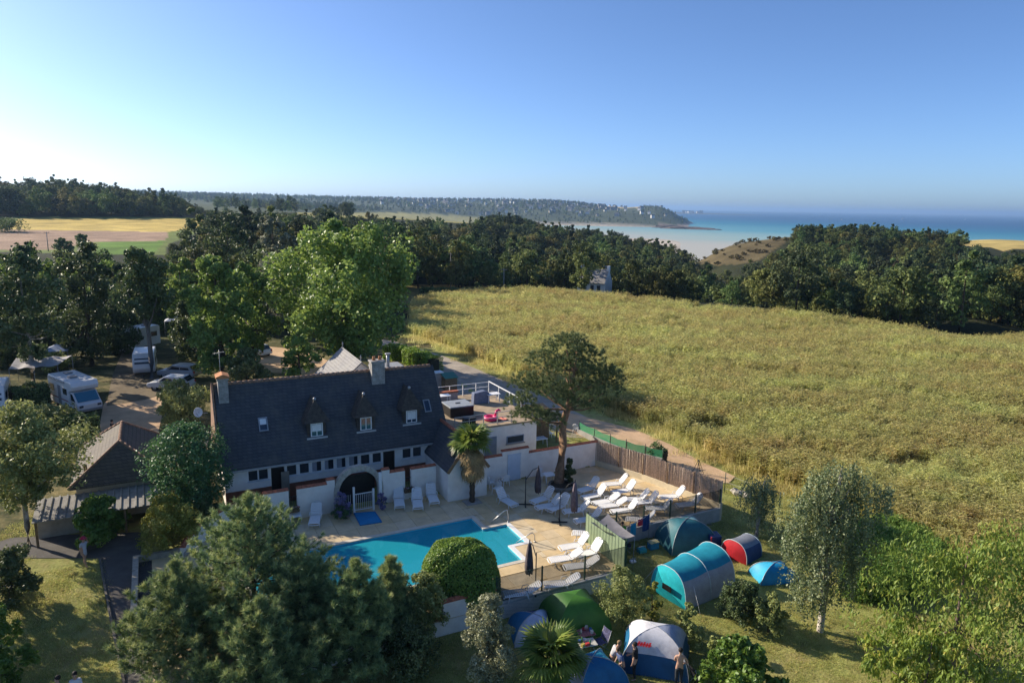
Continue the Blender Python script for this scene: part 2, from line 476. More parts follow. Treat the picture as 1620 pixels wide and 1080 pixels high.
def to_site(x, y):
    dx, dy = x - SITE_O.x, y - SITE_O.y
    return dx * EX.x + dy * EX.y, dx * EY.x + dy * EY.y
NT, NR = 620, 400
th = np.linspace(-0.98, 0.98, NT)
rr = np.concatenate([np.geomspace(9.0, 700.0, 300, endpoint=False), np.geomspace(700.0, 26000.0, 100)])
TH, RR = np.meshgrid(th, rr, indexing='ij')
GX, GY = RR * np.sin(TH), RR * np.cos(TH)
GZ = ground_z(GX, GY)
rng = np.random.default_rng(5)
far_bump = smooth01(1200, 2200, RR) * smooth01(-30, 0, GZ)
GZ += far_bump * (np.sin(GX * 0.011 + np.sin(GY * 0.004) * 2) * 3.0 + np.sin(GX * 0.027 + GY * 0.013) * 1.5)
px_, py_ = projn(np.stack([GX, GY, GZ], -1))
ss_, sy_ = to_site(GX, GY)
GC = np.zeros((NT, NR, 4)); GC[..., 3] = 1
def paint(mask, c): GC[mask, :3] = c
GC[..., :3] = (0.035, 0.040, 0.018)                                     # woodland floor
paint(RR > 700, (0.075, 0.090, 0.045))                                  # far land
paint((GZ < SEA + 3) & (RR > 600), (0.46, 0.40, 0.32))                  # sand
paint((GZ >= SEA + 1.2) & (GZ < SEA + 6) & (RR > 1800), (0.26, 0.20, 0.16))  # rocks of the shore
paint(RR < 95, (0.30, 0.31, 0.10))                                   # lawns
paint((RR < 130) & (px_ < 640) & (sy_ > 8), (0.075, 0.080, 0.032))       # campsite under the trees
paint(in_poly(px_, py_, [(-300, 343), (336, 344), (330, 362), (266, 386), (262, 404), (150, 402), (0, 398), (-300, 398)]) & (RR > 120), (0.15, 0.19, 0.05))
paint(in_poly(GX, GY, CROP), (0.17, 0.135, 0.05))
paint((px_ > 630) & (px_ < 760) & (py_ > 450) & (py_ < 480) & (RR > 100) & (RR < 190), (0.30, 0.24, 0.09))
for poly, c in ((BROWN, (0.34, 0.235, 0.16)), (GOLD, (0.56, 0.42, 0.12)), (GOLD_B, (0.52, 0.42, 0.14)), (GREEN, (0.13, 0.23, 0.04)),
                (PALE, (0.32, 0.29, 0.10)), (YELLOW_R, (0.52, 0.40, 0.14)), (HEATH, (0.125, 0.100, 0.050)), (SCRUB, (0.105, 0.080, 0.045)), (BEACH_FIELD, (0.42, 0.34, 0.17))):
    paint(in_poly(px_, py_, poly) & (RR > 120), c)
GZ = np.where(in_poly(ss_, sy_, [(a * 0.97, b * 0.95) for a, b in DECK_S]), GZ - 2.6, GZ)    # dug out under the pool deck
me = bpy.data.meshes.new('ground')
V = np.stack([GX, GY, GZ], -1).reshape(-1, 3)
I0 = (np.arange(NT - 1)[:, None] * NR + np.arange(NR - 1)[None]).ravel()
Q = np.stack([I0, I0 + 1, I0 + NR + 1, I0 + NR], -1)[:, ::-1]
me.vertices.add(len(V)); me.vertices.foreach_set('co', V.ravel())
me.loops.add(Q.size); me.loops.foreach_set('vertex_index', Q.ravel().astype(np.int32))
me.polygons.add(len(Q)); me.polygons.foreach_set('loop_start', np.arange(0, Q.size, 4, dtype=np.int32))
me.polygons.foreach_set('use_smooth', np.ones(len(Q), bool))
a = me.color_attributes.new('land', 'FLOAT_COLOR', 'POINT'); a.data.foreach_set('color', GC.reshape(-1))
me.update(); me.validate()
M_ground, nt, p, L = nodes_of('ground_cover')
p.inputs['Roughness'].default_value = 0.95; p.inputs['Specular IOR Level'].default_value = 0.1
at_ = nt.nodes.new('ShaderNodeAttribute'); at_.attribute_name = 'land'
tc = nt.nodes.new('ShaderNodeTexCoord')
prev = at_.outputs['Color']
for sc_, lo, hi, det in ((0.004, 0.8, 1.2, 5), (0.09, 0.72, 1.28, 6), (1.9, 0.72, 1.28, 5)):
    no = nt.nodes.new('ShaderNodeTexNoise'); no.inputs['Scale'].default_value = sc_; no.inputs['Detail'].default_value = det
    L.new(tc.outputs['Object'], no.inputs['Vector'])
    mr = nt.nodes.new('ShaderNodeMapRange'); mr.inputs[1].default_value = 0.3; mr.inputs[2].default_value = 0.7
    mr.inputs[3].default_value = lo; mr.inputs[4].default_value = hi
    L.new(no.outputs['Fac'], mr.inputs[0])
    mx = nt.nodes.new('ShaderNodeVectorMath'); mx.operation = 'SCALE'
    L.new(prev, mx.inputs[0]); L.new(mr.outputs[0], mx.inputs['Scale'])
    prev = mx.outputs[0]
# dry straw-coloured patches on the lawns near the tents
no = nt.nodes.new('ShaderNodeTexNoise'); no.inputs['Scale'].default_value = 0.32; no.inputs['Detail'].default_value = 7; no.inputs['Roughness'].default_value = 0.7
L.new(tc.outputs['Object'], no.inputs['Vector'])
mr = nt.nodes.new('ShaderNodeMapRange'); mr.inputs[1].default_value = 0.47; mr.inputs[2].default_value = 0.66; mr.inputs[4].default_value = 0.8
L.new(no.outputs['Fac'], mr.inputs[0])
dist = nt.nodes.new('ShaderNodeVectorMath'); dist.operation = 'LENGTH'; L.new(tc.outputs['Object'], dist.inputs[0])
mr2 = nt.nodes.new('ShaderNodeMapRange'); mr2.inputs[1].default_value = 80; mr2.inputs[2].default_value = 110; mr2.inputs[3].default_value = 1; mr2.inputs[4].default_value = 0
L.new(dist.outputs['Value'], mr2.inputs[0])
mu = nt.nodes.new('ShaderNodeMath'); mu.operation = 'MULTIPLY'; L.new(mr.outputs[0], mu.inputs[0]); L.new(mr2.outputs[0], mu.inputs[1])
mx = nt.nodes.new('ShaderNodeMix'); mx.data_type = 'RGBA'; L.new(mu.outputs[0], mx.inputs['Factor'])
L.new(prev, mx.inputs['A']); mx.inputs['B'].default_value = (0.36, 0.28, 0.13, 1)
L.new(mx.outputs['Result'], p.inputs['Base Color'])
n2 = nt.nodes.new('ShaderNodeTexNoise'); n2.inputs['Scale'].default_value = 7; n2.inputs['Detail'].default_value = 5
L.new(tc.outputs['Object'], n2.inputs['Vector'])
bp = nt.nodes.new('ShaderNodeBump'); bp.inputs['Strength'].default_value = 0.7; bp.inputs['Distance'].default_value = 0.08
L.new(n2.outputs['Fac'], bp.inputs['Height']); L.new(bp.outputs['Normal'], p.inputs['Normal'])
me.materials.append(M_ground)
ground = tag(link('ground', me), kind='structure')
# the land goes on beside and behind the camera
b = MB()
ang = np.linspace(.975, 2 * math.pi - .975, 41); rad = [0.0, 9.2, 30, 90, 300, 1200]
bv = [(r_ * math.sin(t_), r_ * math.cos(t_), -.83) for r_ in rad for t_ in ang]
b.add(bv, [(i * 41 + j, i * 41 + j + 1, (i + 1) * 41 + j + 1, (i + 1) * 41 + j) for i in range(5) for j in range(40)])
t1 = np.linspace(-.98, .98, 30)
b.add([(0, 0, -.83)] + [(9.2 * math.sin(t_), 9.2 * math.cos(t_), -.83) for t_ in t1], [(0, i, i + 1) for i in range(1, 30)])
tag(b.build('meadow', mat('meadow_grass', (.22, .23, .09), .95, .25, .3)), kind='structure')

# ------------------------------------------------------------------ sea: pale over the sand, turquoise in the bay, blue outside
M_sea, nt, p, L = nodes_of('sea_water')
p.inputs['Roughness'].default_value = 0.45; p.inputs['Specular IOR Level'].default_value = 0.12
tc = nt.nodes.new('ShaderNodeTexCoord')
sx = nt.nodes.new('ShaderNodeSeparateXYZ'); L.new(tc.outputs['Object'], sx.inputs[0])
no = nt.nodes.new('ShaderNodeTexNoise'); no.inputs['Scale'].default_value = 0.0016; no.inputs['Detail'].default_value = 5
mp = nt.nodes.new('ShaderNodeMapping'); mp.inputs['Scale'].default_value = (0.6, 1.6, 1); mp.inputs['Rotation'].default_value = (0, 0, 0.35)
L.new(tc.outputs['Object'], mp.inputs['Vector']); L.new(mp.outputs[0], no.inputs['Vector'])
ds = nt.nodes.new('ShaderNodeMath'); ds.operation = 'MULTIPLY'; ds.inputs[1].default_value = 1.9
L.new(sx.outputs['X'], ds.inputs[0])
ad = nt.nodes.new('ShaderNodeMath'); ad.operation = 'ADD'; L.new(ds.outputs[0], ad.inputs[0]); L.new(sx.outputs['Y'], ad.inputs[1])
nm = nt.nodes.new('ShaderNodeMath'); nm.operation = 'MULTIPLY_ADD'; nm.inputs[1].default_value = 1400; nm.inputs[2].default_value = -700
L.new(no.outputs['Fac'], nm.inputs[0])
ad2 = nt.nodes.new('ShaderNodeMath'); ad2.operation = 'ADD'; L.new(ad.outputs[0], ad2.inputs[0]); L.new(nm.outputs[0], ad2.inputs[1])
mr = nt.nodes.new('ShaderNodeMapRange'); mr.inputs[1].default_value = 1900; mr.inputs[2].default_value = 9500
L.new(ad2.outputs[0], mr.inputs[0])
cr = nt.nodes.new('ShaderNodeValToRGB')
e = cr.color_ramp.elements
e[0].position = 0.0; e[0].color = (0.47, 0.45, 0.36, 1)
e[1].position = 1.0; e[1].color = (0.012, 0.075, 0.17, 1)
for po, c in ((0.09, (0.30, 0.42, 0.37)), (0.22, (0.12, 0.32, 0.36)), (0.42, (0.03, 0.19, 0.27)), (0.65, (0.018, 0.11, 0.21))):
    q = e.new(po); q.color = (*c, 1)
L.new(mr.outputs[0], cr.inputs[0]); L.new(cr.outputs[0], p.inputs['Base Color'])
nb = nt.nodes.new('ShaderNodeTexNoise'); nb.inputs['Scale'].default_value = 0.05; nb.inputs['Detail'].default_value = 6
L.new(tc.outputs['Object'], nb.inputs['Vector'])
bp = nt.nodes.new('ShaderNodeBump'); bp.inputs['Strength'].default_value = 0.25; bp.inputs['Distance'].default_value = 1.0
L.new(nb.outputs['Fac'], bp.inputs['Height']); L.new(bp.outputs['Normal'], p.inputs['Normal'])
b = MB(); b.add([(-30000, 400, SEA), (60000, 400, SEA), (60000, 60000, SEA), (-30000, 60000, SEA)], [(0, 1, 2, 3)])
tag(b.build('sea', M_sea), kind='structure')

# ------------------------------------------------------------------ haze
M_haze = bpy.data.materials.new('haze_air'); M_haze.use_nodes = True
nt = M_haze.node_tree
for q in list(nt.nodes): nt.nodes.remove(q)
pv = nt.nodes.new('ShaderNodeVolumePrincipled'); mo = nt.nodes.new('ShaderNodeOutputMaterial')
nt.links.new(pv.outputs[0], mo.inputs['Volume'])
pv.inputs['Color'].default_value = (0.40, 0.63, 0.95, 1)
pv.inputs['Density'].default_value = 0.000085
pv.inputs['Anisotropy'].default_value = 0.3
b = MB(); b.box(-31000, 61000, -1300, 61000, -93, 95)
tag(b.build('haze', M_haze), 'thin blue summer haze over the land and the bay', 'haze', kind='stuff')

# ------------------------------------------------------------------ sheets laid on the ground
def sheet(name, poly, m, lift=0.02, step=0.6, kind='structure'):
    """fills a world polygon with small cells that follow the ground"""
    bm = bmesh.new()
    vs = [bm.verts.new((p[0], p[1], 0)) for p in poly]
    bm.faces.new(vs)
    xs = [p[0] for p in poly]; ys = [p[1] for p in poly]
    for ax, lo, hi in ((0, min(xs), max(xs)), (1, min(ys), max(ys))):
        k = int((hi - lo) / step)
        for i in range(1, k + 1):
            co = [0, 0, 0]; co[ax] = lo + i * step
            no_ = [0, 0, 0]; no_[ax] = 1
            bmesh.ops.bisect_plane(bm, geom=bm.verts[:] + bm.edges[:] + bm.faces[:], plane_co=co, plane_no=no_)
    bm.verts.ensure_lookup_table()
    X = np.array([v.co.x for v in bm.verts]); Y = np.array([v.co.y for v in bm.verts])
    Z = ground_z(X, Y) + lift
    for v, z in zip(bm.verts, Z): v.co.z = z
    bmesh.ops.recalc_face_normals(bm, faces=bm.faces)
    m_ = bpy.data.meshes.new(name); bm.to_mesh(m_); bm.free()
    if m_.polygons[0].normal.z < 0: m_.flip_normals()
    m_.materials.append(m)
    for q in m_.polygons: q.use_smooth = True
    return tag(link(name, m_), kind=kind)
def pxpoly(pts, z=0.0): return [tuple(U(a, b, z)[:2]) for a, b in pts]
M_road = mat('grey_gravel', (0.40, 0.345, 0.28), 0.95, 0.22, 0.8, 0.5, 30)
M_sand = mat('orange_sand', (0.62, 0.42, 0.25), 0.95, 0.18, 0.7, 0.4, 30)
M_asph = mat('path_tarmac', (0.125, 0.115, 0.105), 0.95, 0.2, 1.1, 0.5, 40)
sheet('road', pxpoly([(596, 536), (625, 540), (700, 566), (770, 594), (850, 624), (960, 672), (955, 690), (900, 690), (850, 664), (700, 664), (668, 600), (640, 565), (600, 545)]), M_road, 0.03, 1.0)
sheet('sand_path', pxpoly([(890, 652), (913, 655), (1000, 676), (1060, 697), (1112, 720), (1164, 740), (1154, 750), (1105, 750), (1050, 733), (1000, 716), (940, 696), (890, 676)]), M_sand, 0.06, 0.8)
sheet('campsite_path', pxpoly([(145, 740), (165, 655), (180, 640), (225, 622), (262, 620), (262, 650), (250, 690), (330, 700), (330, 730), (250, 760)], 0.1), M_sand, 0.03, 0.8)
sheet('car_park', pxpoly([(380, 560), (400, 548), (480, 556), (520, 575), (500, 600), (420, 596)], 0.2), M_sand, 0.04, 1.0)
sheet('campsite_track', pxpoly([(170, 655), (180, 610), (195, 560), (200, 536), (240, 536), (248, 600), (262, 635), (230, 645)], 0.2), mat('shaded_track', (0.20, 0.155, 0.095), 0.95, 0.3, 0.6, 0.4, 20), 0.05, 0.8)  # track colour darkened to carry the shade under the trees
sheet('path', pxpoly([(-60, 900), (20, 872), (110, 868), (225, 862), (225, 900), (232, 960), (262, 1080), (290, 1180), (215, 1180), (196, 1080), (170, 960), (160, 905), (40, 905), (-60, 940)], -0.8), M_asph, 0.025, 0.6)
kb = MB()
kp = [U(160, 906, -0.78), U(170, 960, -0.78), U(196, 1080, -0.78), U(212, 1160, -0.78)]
for i in range(3): kb.bar((kp[i].x, kp[i].y, gz(kp[i].x, kp[i].y) + 0.03), (kp[i + 1].x, kp[i + 1].y, gz(kp[i + 1].x, kp[i + 1].y) + 0.03), 0.10, 0.16)
tag(kb.build('kerb', mat('kerb_stone', (.17, .15, .12), .9, .2, 2)), kind='structure')
# ------------------------------------------------------------------ the long slate-roofed house
def hit_y(px, py, yp):
    """ray of a photograph pixel on the vertical site plane y = yp -> (s, z)"""
    d = Vector(ray(px, py)); o = Vector((0, 0, CAM_H)) - SITE_O
    t = (yp - o.dot(EY)) / d.dot(EY)
    p = o + d * t
    return p.dot(EX), p.z
HS0, HY0 = -13.7, 7.25
HL, HD = 15.0, 6.3
EAVE, RIDGE = 2.8, 7.5
house = site_thing('holiday_house', 'long white house with steep dark slate roof and three dormers beside the pool', 'house', HS0, HY0, 0)
SL = (RIDGE - EAVE) / 3.5
def roof_hit(px, py):
    d = Vector(ray(px, py)); o = Vector((0, 0, CAM_H)) - SITE_O
    dy, oy = d.dot(EY), o.dot(EY) - HY0
    t = (EAVE + (oy + 0.35) * SL - CAM_H) / (d.z - dy * SL)
    p = o + d * t
    return p.dot(EX) - HS0, p.dot(EY) - HY0, p.z
b = MB()
win_px = [(401, 753), (416.4, 752), (461.7, 746), (481.7, 743), (501.4, 740), (521, 737), (540, 734.5), (559.4, 732), (578, 729), (596.4, 726), (643.6, 719), (660, 716.5)]
door_px = [(440, 757), (615.6, 732)]
wx = [hit_y(a, c, HY0)[0] - HS0 for a, c in win_px]
dxs = [hit_y(a, c, HY0)[0] - HS0 for a, c in door_px]
b = MB()     # white upper wall: sill band, piers between windows, lintel
dd = sorted(dxs)
def span(x0, x1, z0, z1, skip, y0=0.0, y1=0.25):
    cur = x0
    for a, c in sorted(skip):
        if c <= x0 or a >= x1: continue
        if a > cur: b.box(cur, a, y0, y1, z0, z1)
        cur = max(cur, c)
    if x1 > cur: b.box(cur, x1, y0, y1, z0, z1)
dsk = [(x - 0.42, x + 0.42) for x in dd]
wsk = [(x - 0.34, x + 0.34) for x in wx] + dsk
span(0, HL, 1.30, 1.80, dsk); span(0, HL, 1.80, 2.56, wsk); b.box(0, HL, 0.0, 0.25, 2.56, 2.86)
b.box(0, HL, HD - 0.25, HD, -0.3, 2.86)
for xx in (0.0, HL - 0.25): b.extrude([(xx, 0.25, -0.3), (xx, HD - 0.25, -0.3), (xx, HD - 0.25, 3.0), (xx, HD / 2, 7.2), (xx, 0.25, 3.0)], (0.25, 0, 0))
b.build('wall', M_white, house)
b = MB(); span(0, HL, -0.3, 1.30, dsk, 0.02, 0.25); b.build('lower_wall', M_brown, house)
b = MB(); b.box(0.3, HL - 0.3, 0.25, 0.32, 0.0, 2.6); b.build('shade_board', M_black, house)  # black board standing in for the shade inside the rooms
for x in wx:
    w = MB()
    for a, c, z0, z1 in ((-.34, -.29, 1.80, 2.56), (.29, .34, 1.80, 2.56), (-.29, .29, 1.80, 1.85), (-.29, .29, 2.50, 2.56)): w.box(x + a, x + c, 0.04, 0.12, z0, z1)
    w = w.build('window', M_frame, house)
    g = MB(); g.box(x - .29, x + .29, 0.07, 0.09, 1.85, 2.50); g.build('pane', M_glass, w)
    g = MB(); g.box(x - .40, x + .40, -0.09, 0.03, 1.75, 1.80); g.build('sill', M_frame, w)
    if int(x * 7) % 3 == 0: g = MB(); g.box(x - .28, x - .28 + .18 + (x * 3.1 % .2), 0.062, 0.068, 1.86, 2.49); g.build('curtain', mat('curtain', (.30, .31, .34), .9), w)
for k, x in enumerate(dd):
    g = MB(); g.box(x - .40, x + .40, 0.10, 0.15, 0.05, 2.5); g.build('door', M_black, house)  # left black panel stands in for the dark of the open doorway
g = MB(); x = dd[0]; g.box(x + .12, x + .62, -0.55, -0.50, 0.1, 2.35); g.build('open_door_leaf', mat('door_leaf', (0.22, 0.19, 0.15), 0.6, 0.15, 3), house)
# roof slopes
b = MB()
b.extrude([(-.12, -.35, EAVE), (HL + .12, -.35, EAVE), (HL + .12, 3.15, RIDGE), (-.12, 3.15, RIDGE)], (0, 0, 0.14))
roof = b.build('roof', M_slate, house)
b = MB(); b.extrude([(-.12, 6.65, EAVE), (-.12, 3.152, RIDGE), (HL + .12, 3.152, RIDGE), (HL + .12, 6.65, EAVE)], (0, 0, 0.14)); b.build('rear_roof', M_slate, house)
b = MB(); b.box(-.1, HL + .1, -.45, -.36, EAVE - .10, EAVE + .02); b.build('gutter', mat('zinc', (0.42, 0.43, 0.44), .5, .15, 4, metal=.3), house)
b = MB()
for i in range(int(HL / 0.34)):
    x0 = -.1 + i * 0.34
    b.tube([(x0, 3.15, RIDGE + .12), (x0 + .37, 3.15, RIDGE + .135)], [.115, .125], 8)
b.build('ridge_tiles', mat('ridge_clay', (0.34, 0.21, 0.14), .85, .35, 5), house)
# left gable parapet with tiles
b = MB(); b.extrude([(-.30, -.30, EAVE + .02), (-.30, 3.15, RIDGE + .30), (-.30, 6.4, EAVE + .02), (-.30, 6.4, EAVE - .3), (-.30, -.3, EAVE - .3)], (.12, 0, 0)); b.build('gable_parapet', mat('ridge_clay', (0.34, 0.21, 0.14)), house)
# chimneys
def chimney(x, y, z0, z1, w, d, cap):
    c = MB(); c.box(x - w / 2, x + w / 2, y - d / 2, y + d / 2, z0, z1)
    c.box(x - w / 2 - .06, x + w / 2 + .06, y - d / 2 - .06, y + d / 2 + .06, z1, z1 + .14)
    c = c.build('chimney', M_chim, roof, 0.02)
    k = MB()
    if cap:
        k.box(x - w / 2 - .1, x + w / 2 + .1, y - d / 2 - .1, y + d / 2 + .1, z1 + .14, z1 + .26)
        k.extrude([(x - w / 2 - .1, y - d / 2 - .1, z1 + .26), (x + w / 2 + .1, y - d / 2 - .1, z1 + .26), (x, y - d / 2 - .1, z1 + .42)], (0, d + .2, 0))
        k.build('chimney_cap', mat('clay_cap', (0.55, 0.24, 0.10), .8, .25, 5), c)
    else:
        for q in (-.22, .22):
            k.lathe([(.0, z1 + .14), (.13, z1 + .14), (.10, z1 + .42), (.08, z1 + .42), (.08, z1 + .2)], 10, (x + q, y, 0))
        k.build('chimney_pot', mat('clay_cap', (0.55, 0.24, 0.10)), c)
chimney(.40, 2.75, 6.0, 8.05, .62, .85, True)
chimney(10.75, 2.85, 6.2, 8.30, .95, .75, False)
# dormers
for k, (a, c) in enumerate(((501.5, 691), (579, 681), (651, 669.5))):
    x, y, z = roof_hit(a, c)
    dm = MB()
    hw, hh = .62, 1.08
    dm.extrude([(x - hw, y, z - .12), (x + hw, y, z - .12), (x + hw, y, z + hh), (x - hw, y, z + hh)], (0, 1.0, 0))
    dm = dm.build('dormer', M_thatch, house)
    r = MB()
    e, z1 = .88, z + hh - .02
    f1, f2, bk1, bk2 = (x - e, y - .30, z1), (x + e, y - .30, z1), (x + e, y + 1.05, z1 + .02), (x - e, y + 1.05, z1 + .02)
    p1, p2 = (x, y + .42, z1 + 1.45), (x, y + 2.0, z1 + 1.45)
    r.add([f1, f2, bk1, bk2, p1, p2], [(0, 1, 4), (1, 2, 5, 4), (3, 0, 4, 5), (0, 3, 2, 1)])
    r.build('dormer_roof', M_thatch, dm)
    r = MB(); r.ball((x, y + .42, z1 + 1.47), .11, 8, 6); r.build('finial', mat('zinc', (.42, .43, .44)), dm)
    r = MB()
    for q in ((-.40, -.33, .05, .98), (.33, .40, .05, .98), (-.33, .33, .05, .12), (-.33, .33, .91, .98), (-.03, .03, .12, .91)): r.box(x + q[0], x + q[1], y - .05, y - .01, z + q[2], z + q[3])
    wf = r.build('window', M_frame, dm)
    r = MB(); r.box(x - .33, x + .33, y - .035, y - .02, z + .12, z + .91); r.build('pane', M_glass_sky, wf)
    if k != 1:
        r = MB(); r.box(x - .31, x + .31, y - .045, y - .037, z + .42 - .1 * (k == 2), z + .89); r.build('white_plate', M_paint, wf)  # white plate paints the pale reflection in the dormer pane
    r = MB(); r.box(x - .68, x + .68, y - .16, y + .02, z - .08, z + .03); r.build('sill', mat('pale_sill', (.50, .49, .47), .8, .1), wf)
# roof windows
for a, c, w_ in ((416.5, 674.5, .58), (675.5, 645, .5)):
    x, y, z = roof_hit(a, c)
    sl = math.atan(SL)
    Mx = Matrix.Translation((x, y, z + .15)) @ Matrix.Rotation(sl, 4, 'X')
    r = MB()
    for q in ((-w_ / 2, w_ / 2, -.48, -.40), (-w_ / 2, w_ / 2, .40, .48), (-w_ / 2, -w_ / 2 + .07, -.40, .40), (w_ / 2 - .07, w_ / 2, -.40, .40)): r.box(q[0], q[1], q[2], q[3], -.06, .07, Mx)
    r = r.build('skylight', M_galv, house)
    g = MB(); g.box(-w_ / 2 + .07, w_ / 2 - .07, -.40, .40, 0.0, .03, Mx); g.build('pane', M_glass_sky, r)
    if a < 500:
        g = MB(); g.box(-w_ / 2 + .09, w_ / 2 - .09, -.02, .38, 0.032, .045, Mx); g.build('white_plate', M_paint, r)
# gable wing that comes forward to the pool
wing = MB()
WX0, WX1, WZ, WR = 13.37, 16.2, 2.1, 4.0
wy0 = 2.9 - HY0
wing.extrude([(WX0, wy0, -.3), (WX1, wy0, -.3), (WX1, wy0, WZ), ((WX0 + WX1) / 2, wy0, WR - .08), (WX0, wy0, WZ)], (0, 4.6, 0))
wing.build('wing_wall', M_white, house)
xm = (WX0 + WX1) / 2
b = MB(); b.extrude([(WX0 - .10, wy0 - .14, WZ - .06), (xm, wy0 - .14, WR), (xm, wy0 + 6.2, WR), (WX0 - .10, wy0 + 4.3, WZ - .06)], (0, 0, .12)); b.build('wing_roof', M_slate, house)
b = MB(); b.extrude([(WX1 + .10, wy0 - .14, WZ - .06), (WX1 + .10, wy0 + 4.3, WZ - .06), (xm + .002, wy0 + 6.2, WR), (xm + .002, wy0 - .14, WR)], (0, 0, .12)); b.build('wing_roof', M_slate, house)
b = MB()
for i in range(17):
    y0 = wy0 - .16 + i * .36
    b.tube([(xm, y0, WR + .10), (xm, y0 + .40, WR + .115)], [.12, .13], 8)
b.build('ridge_tiles', M_tile, house)
for sg in (-1, 1):
    b = MB(); b.bar((xm + sg * .02, wy0 - .17, WR + .02), (xm + sg * 1.5, wy0 - .17, WZ - .04), .05, .2); b.build('barge_board', M_wood, house)
b = MB(); b.extrude([(xm - .95, wy0 + .25, 2.95), (xm - .95, wy0 + 1.0, 2.95), (xm - .45, wy0 + 1.0, 3.62), (xm - .45, wy0 + .25, 3.62)], (-.14, 0, .12)); b.build('skylight', M_slate_warm, house)
# dish and aerial are bolted to the house
dish = site_thing('satellite_dish', 'white round satellite dish on the gable end of the slate roofed house', 'satellite dish', *site(314, 652, 4.6), 4.6)
b = MB(); b.lathe([(0.0, -.08), (.14, -.07), (.26, -.02), (.35, .05), (.34, .06), (.25, -.01), (.13, -.055), (0, -.065)], 20)
o = b.build('reflector', M_plastic, dish); o.rotation_euler = (math.radians(75), 0, math.radians(-35))
b = MB(); b.tube([(0, 0, 0), (0.25, .25, -.15), (0.6, .3, -.2)], .03, 6); b.tube([(0, -.02, -.3), (-.18, -.35, .05)], .015, 5); b.build('bracket', M_galv, dish)
p0 = site(350, 606, 7.55)
aer = site_thing('television_aerial', 'thin roof aerial on a tall pole behind the capped chimney', 'aerial', p0[0], p0[1] + .3, 7.45)
b = MB(); b.tube([(0, 0, -.1), (0, 0, 2.3)], .016, 6); b.build('pole', M_galv, aer)
b = MB(); b.tube([(-.3, -.17, 2.08), (.35, .2, 2.16)], .010, 5)
for i in range(7):
    q = -.3 + i * .1
    b.tube([(q - .08, q * .57 + .13, 2.11), (q + .08, q * .57 - .13, 2.11)], .007, 4)
b.build('antenna_rods', M_galv, aer)

# ------------------------------------------------------------------ annexe with a roof terrace
ter = site_thing('terrace_annexe', 'white flat-roofed annexe with a roof terrace beside the slate roofed house', 'building', 1.5, 8.3, 0)
TW, TD, TZ = 7.8, 8.9, 2.85
b = MB(); b.box(0, TW, 0, .25, -.3, TZ); b.box(0, TW, TD - .25, TD, -.3, TZ); b.box(0, .25, .25, TD - .25, -.3, TZ); b.box(TW - .25, TW, .25, TD - .25, -.3, TZ); b.build('wall', M_white, ter)
b = MB(); b.box(-.08, TW + .08, -.08, TD + .08, TZ, TZ + .14); b.build('roof_deck', mat('terrace_floor', (0.40, 0.31, 0.21), .9, .2, 1.2), ter)
s1, z1 = hit_y(815, 691, 8.3)
x = s1 - 1.5
w = MB()
for q in ((-.75, -.68, 0, .6), (.68, .75, 0, .6), (-.68, .68, 0, .06), (-.68, .68, .54, .6)): w.box(x + q[0], x + q[1], -.06, -.003, 1.35 + q[2], 1.35 + q[3])
w = w.build('window', mat('blue_frame', (.22, .29, .36), .5), ter)
g = MB(); g.box(x - .68, x + .68, -.03, -.01, 1.41, 1.89); g.build('pane', M_glass, w)
g = MB(); g.box(x - .82, x + .82, -.14, -.01, 1.27, 1.345); g.build('sill', M_conc, w)
s1, z1 = hit_y(776, 705, 8.3)
g = MB(); g.box(s1 - 1.5 - .5, s1 - 1.5 + .5, -.05, -.004, 0, 2.1); g.build('door', mat('grey_blue_door', (.25, .29, .33), .6), ter)
def railing(parent, x0, x1, y, z, n, h=1.0, m=None, bars=2):
    m = m or M_frame
    for i in range(n + 1):
        p = MB(); q = x0 + (x1 - x0) * i / n; p.box(q - .03, q + .03, y - .03, y + .03, z, z + h); p.build('railing_post', m, parent)
    for k in range(bars):
        p = MB(); p.bar((x0, y, z + h * (1 - k * .42)), (x1, y, z + h * (1 - k * .42)), .05, .04); p.build('handrail', m, parent)
railing(ter, .2, TW - .1, TD - .15, TZ + .14, 6)
railing(ter, .9, 5.6, .12, TZ + .14, 4, .95, M_galv, 3)
b = MB(); b.bar((TW - .1, TD - .15, TZ + 1.2), (TW - .1, 2.5, TZ + 1.2), .07, .07); b.build('handrail', M_frame, ter)
for y in (2.5, 4.6, 6.7):
    b = MB(); b.box(TW - .13, TW - .07, y - .03, y + .03, TZ + .14, TZ + 1.2); b.build('railing_post', M_frame, ter)
for xa, xb, y in ((.1, 1.9, TD - 1.3), (2.0, 4.4, TD - .9)):
    b = MB(); b.box(xa, xb, y, y + .35, TZ + .14, TZ + .75); b.build('terrace_wall', mat('pink_render', (.55, .42, .37), .9, .15, 2), ter)
    b = MB(); b.box(xa - .05, xb + .05, y - .06, y + .41, TZ + .75, TZ + .88); b.build('terrace_coping', M_tile, ter)
Zt = TZ + .145
def on_terrace(px, py): return site(px, py, Zt)
a_ = on_terrace(731, 659)
tub = site_thing('hot_tub', 'black square hot tub with a pale cover on the roof terrace', 'hot tub', a_[0], a_[1] + .9, Zt)
b = MB(); b.box(-1.0, 1.0, -.95, .95, 0, .78); b.build('tub_panel', M_black, tub, .05)
b = MB(); b.box(-1.04, 1.04, -.99, .99, .781, .88); b.build('cover', mat('grey_cover', (.30, .33, .36), .6, .15), tub, .04)
b = MB(); b.box(-.2, .2, -.06, .06, .881, .93); b.build('cover_handle', M_dark, tub)
a_ = on_terrace(742, 671)
spk = site_thing('storage_box', 'small black box in front of the hot tub on the terrace', 'box', a_[0], a_[1], Zt)
b = MB(); b.box(-.45, .45, -.3, .3, 0, .5); b.build('body', M_black, spk, .03)
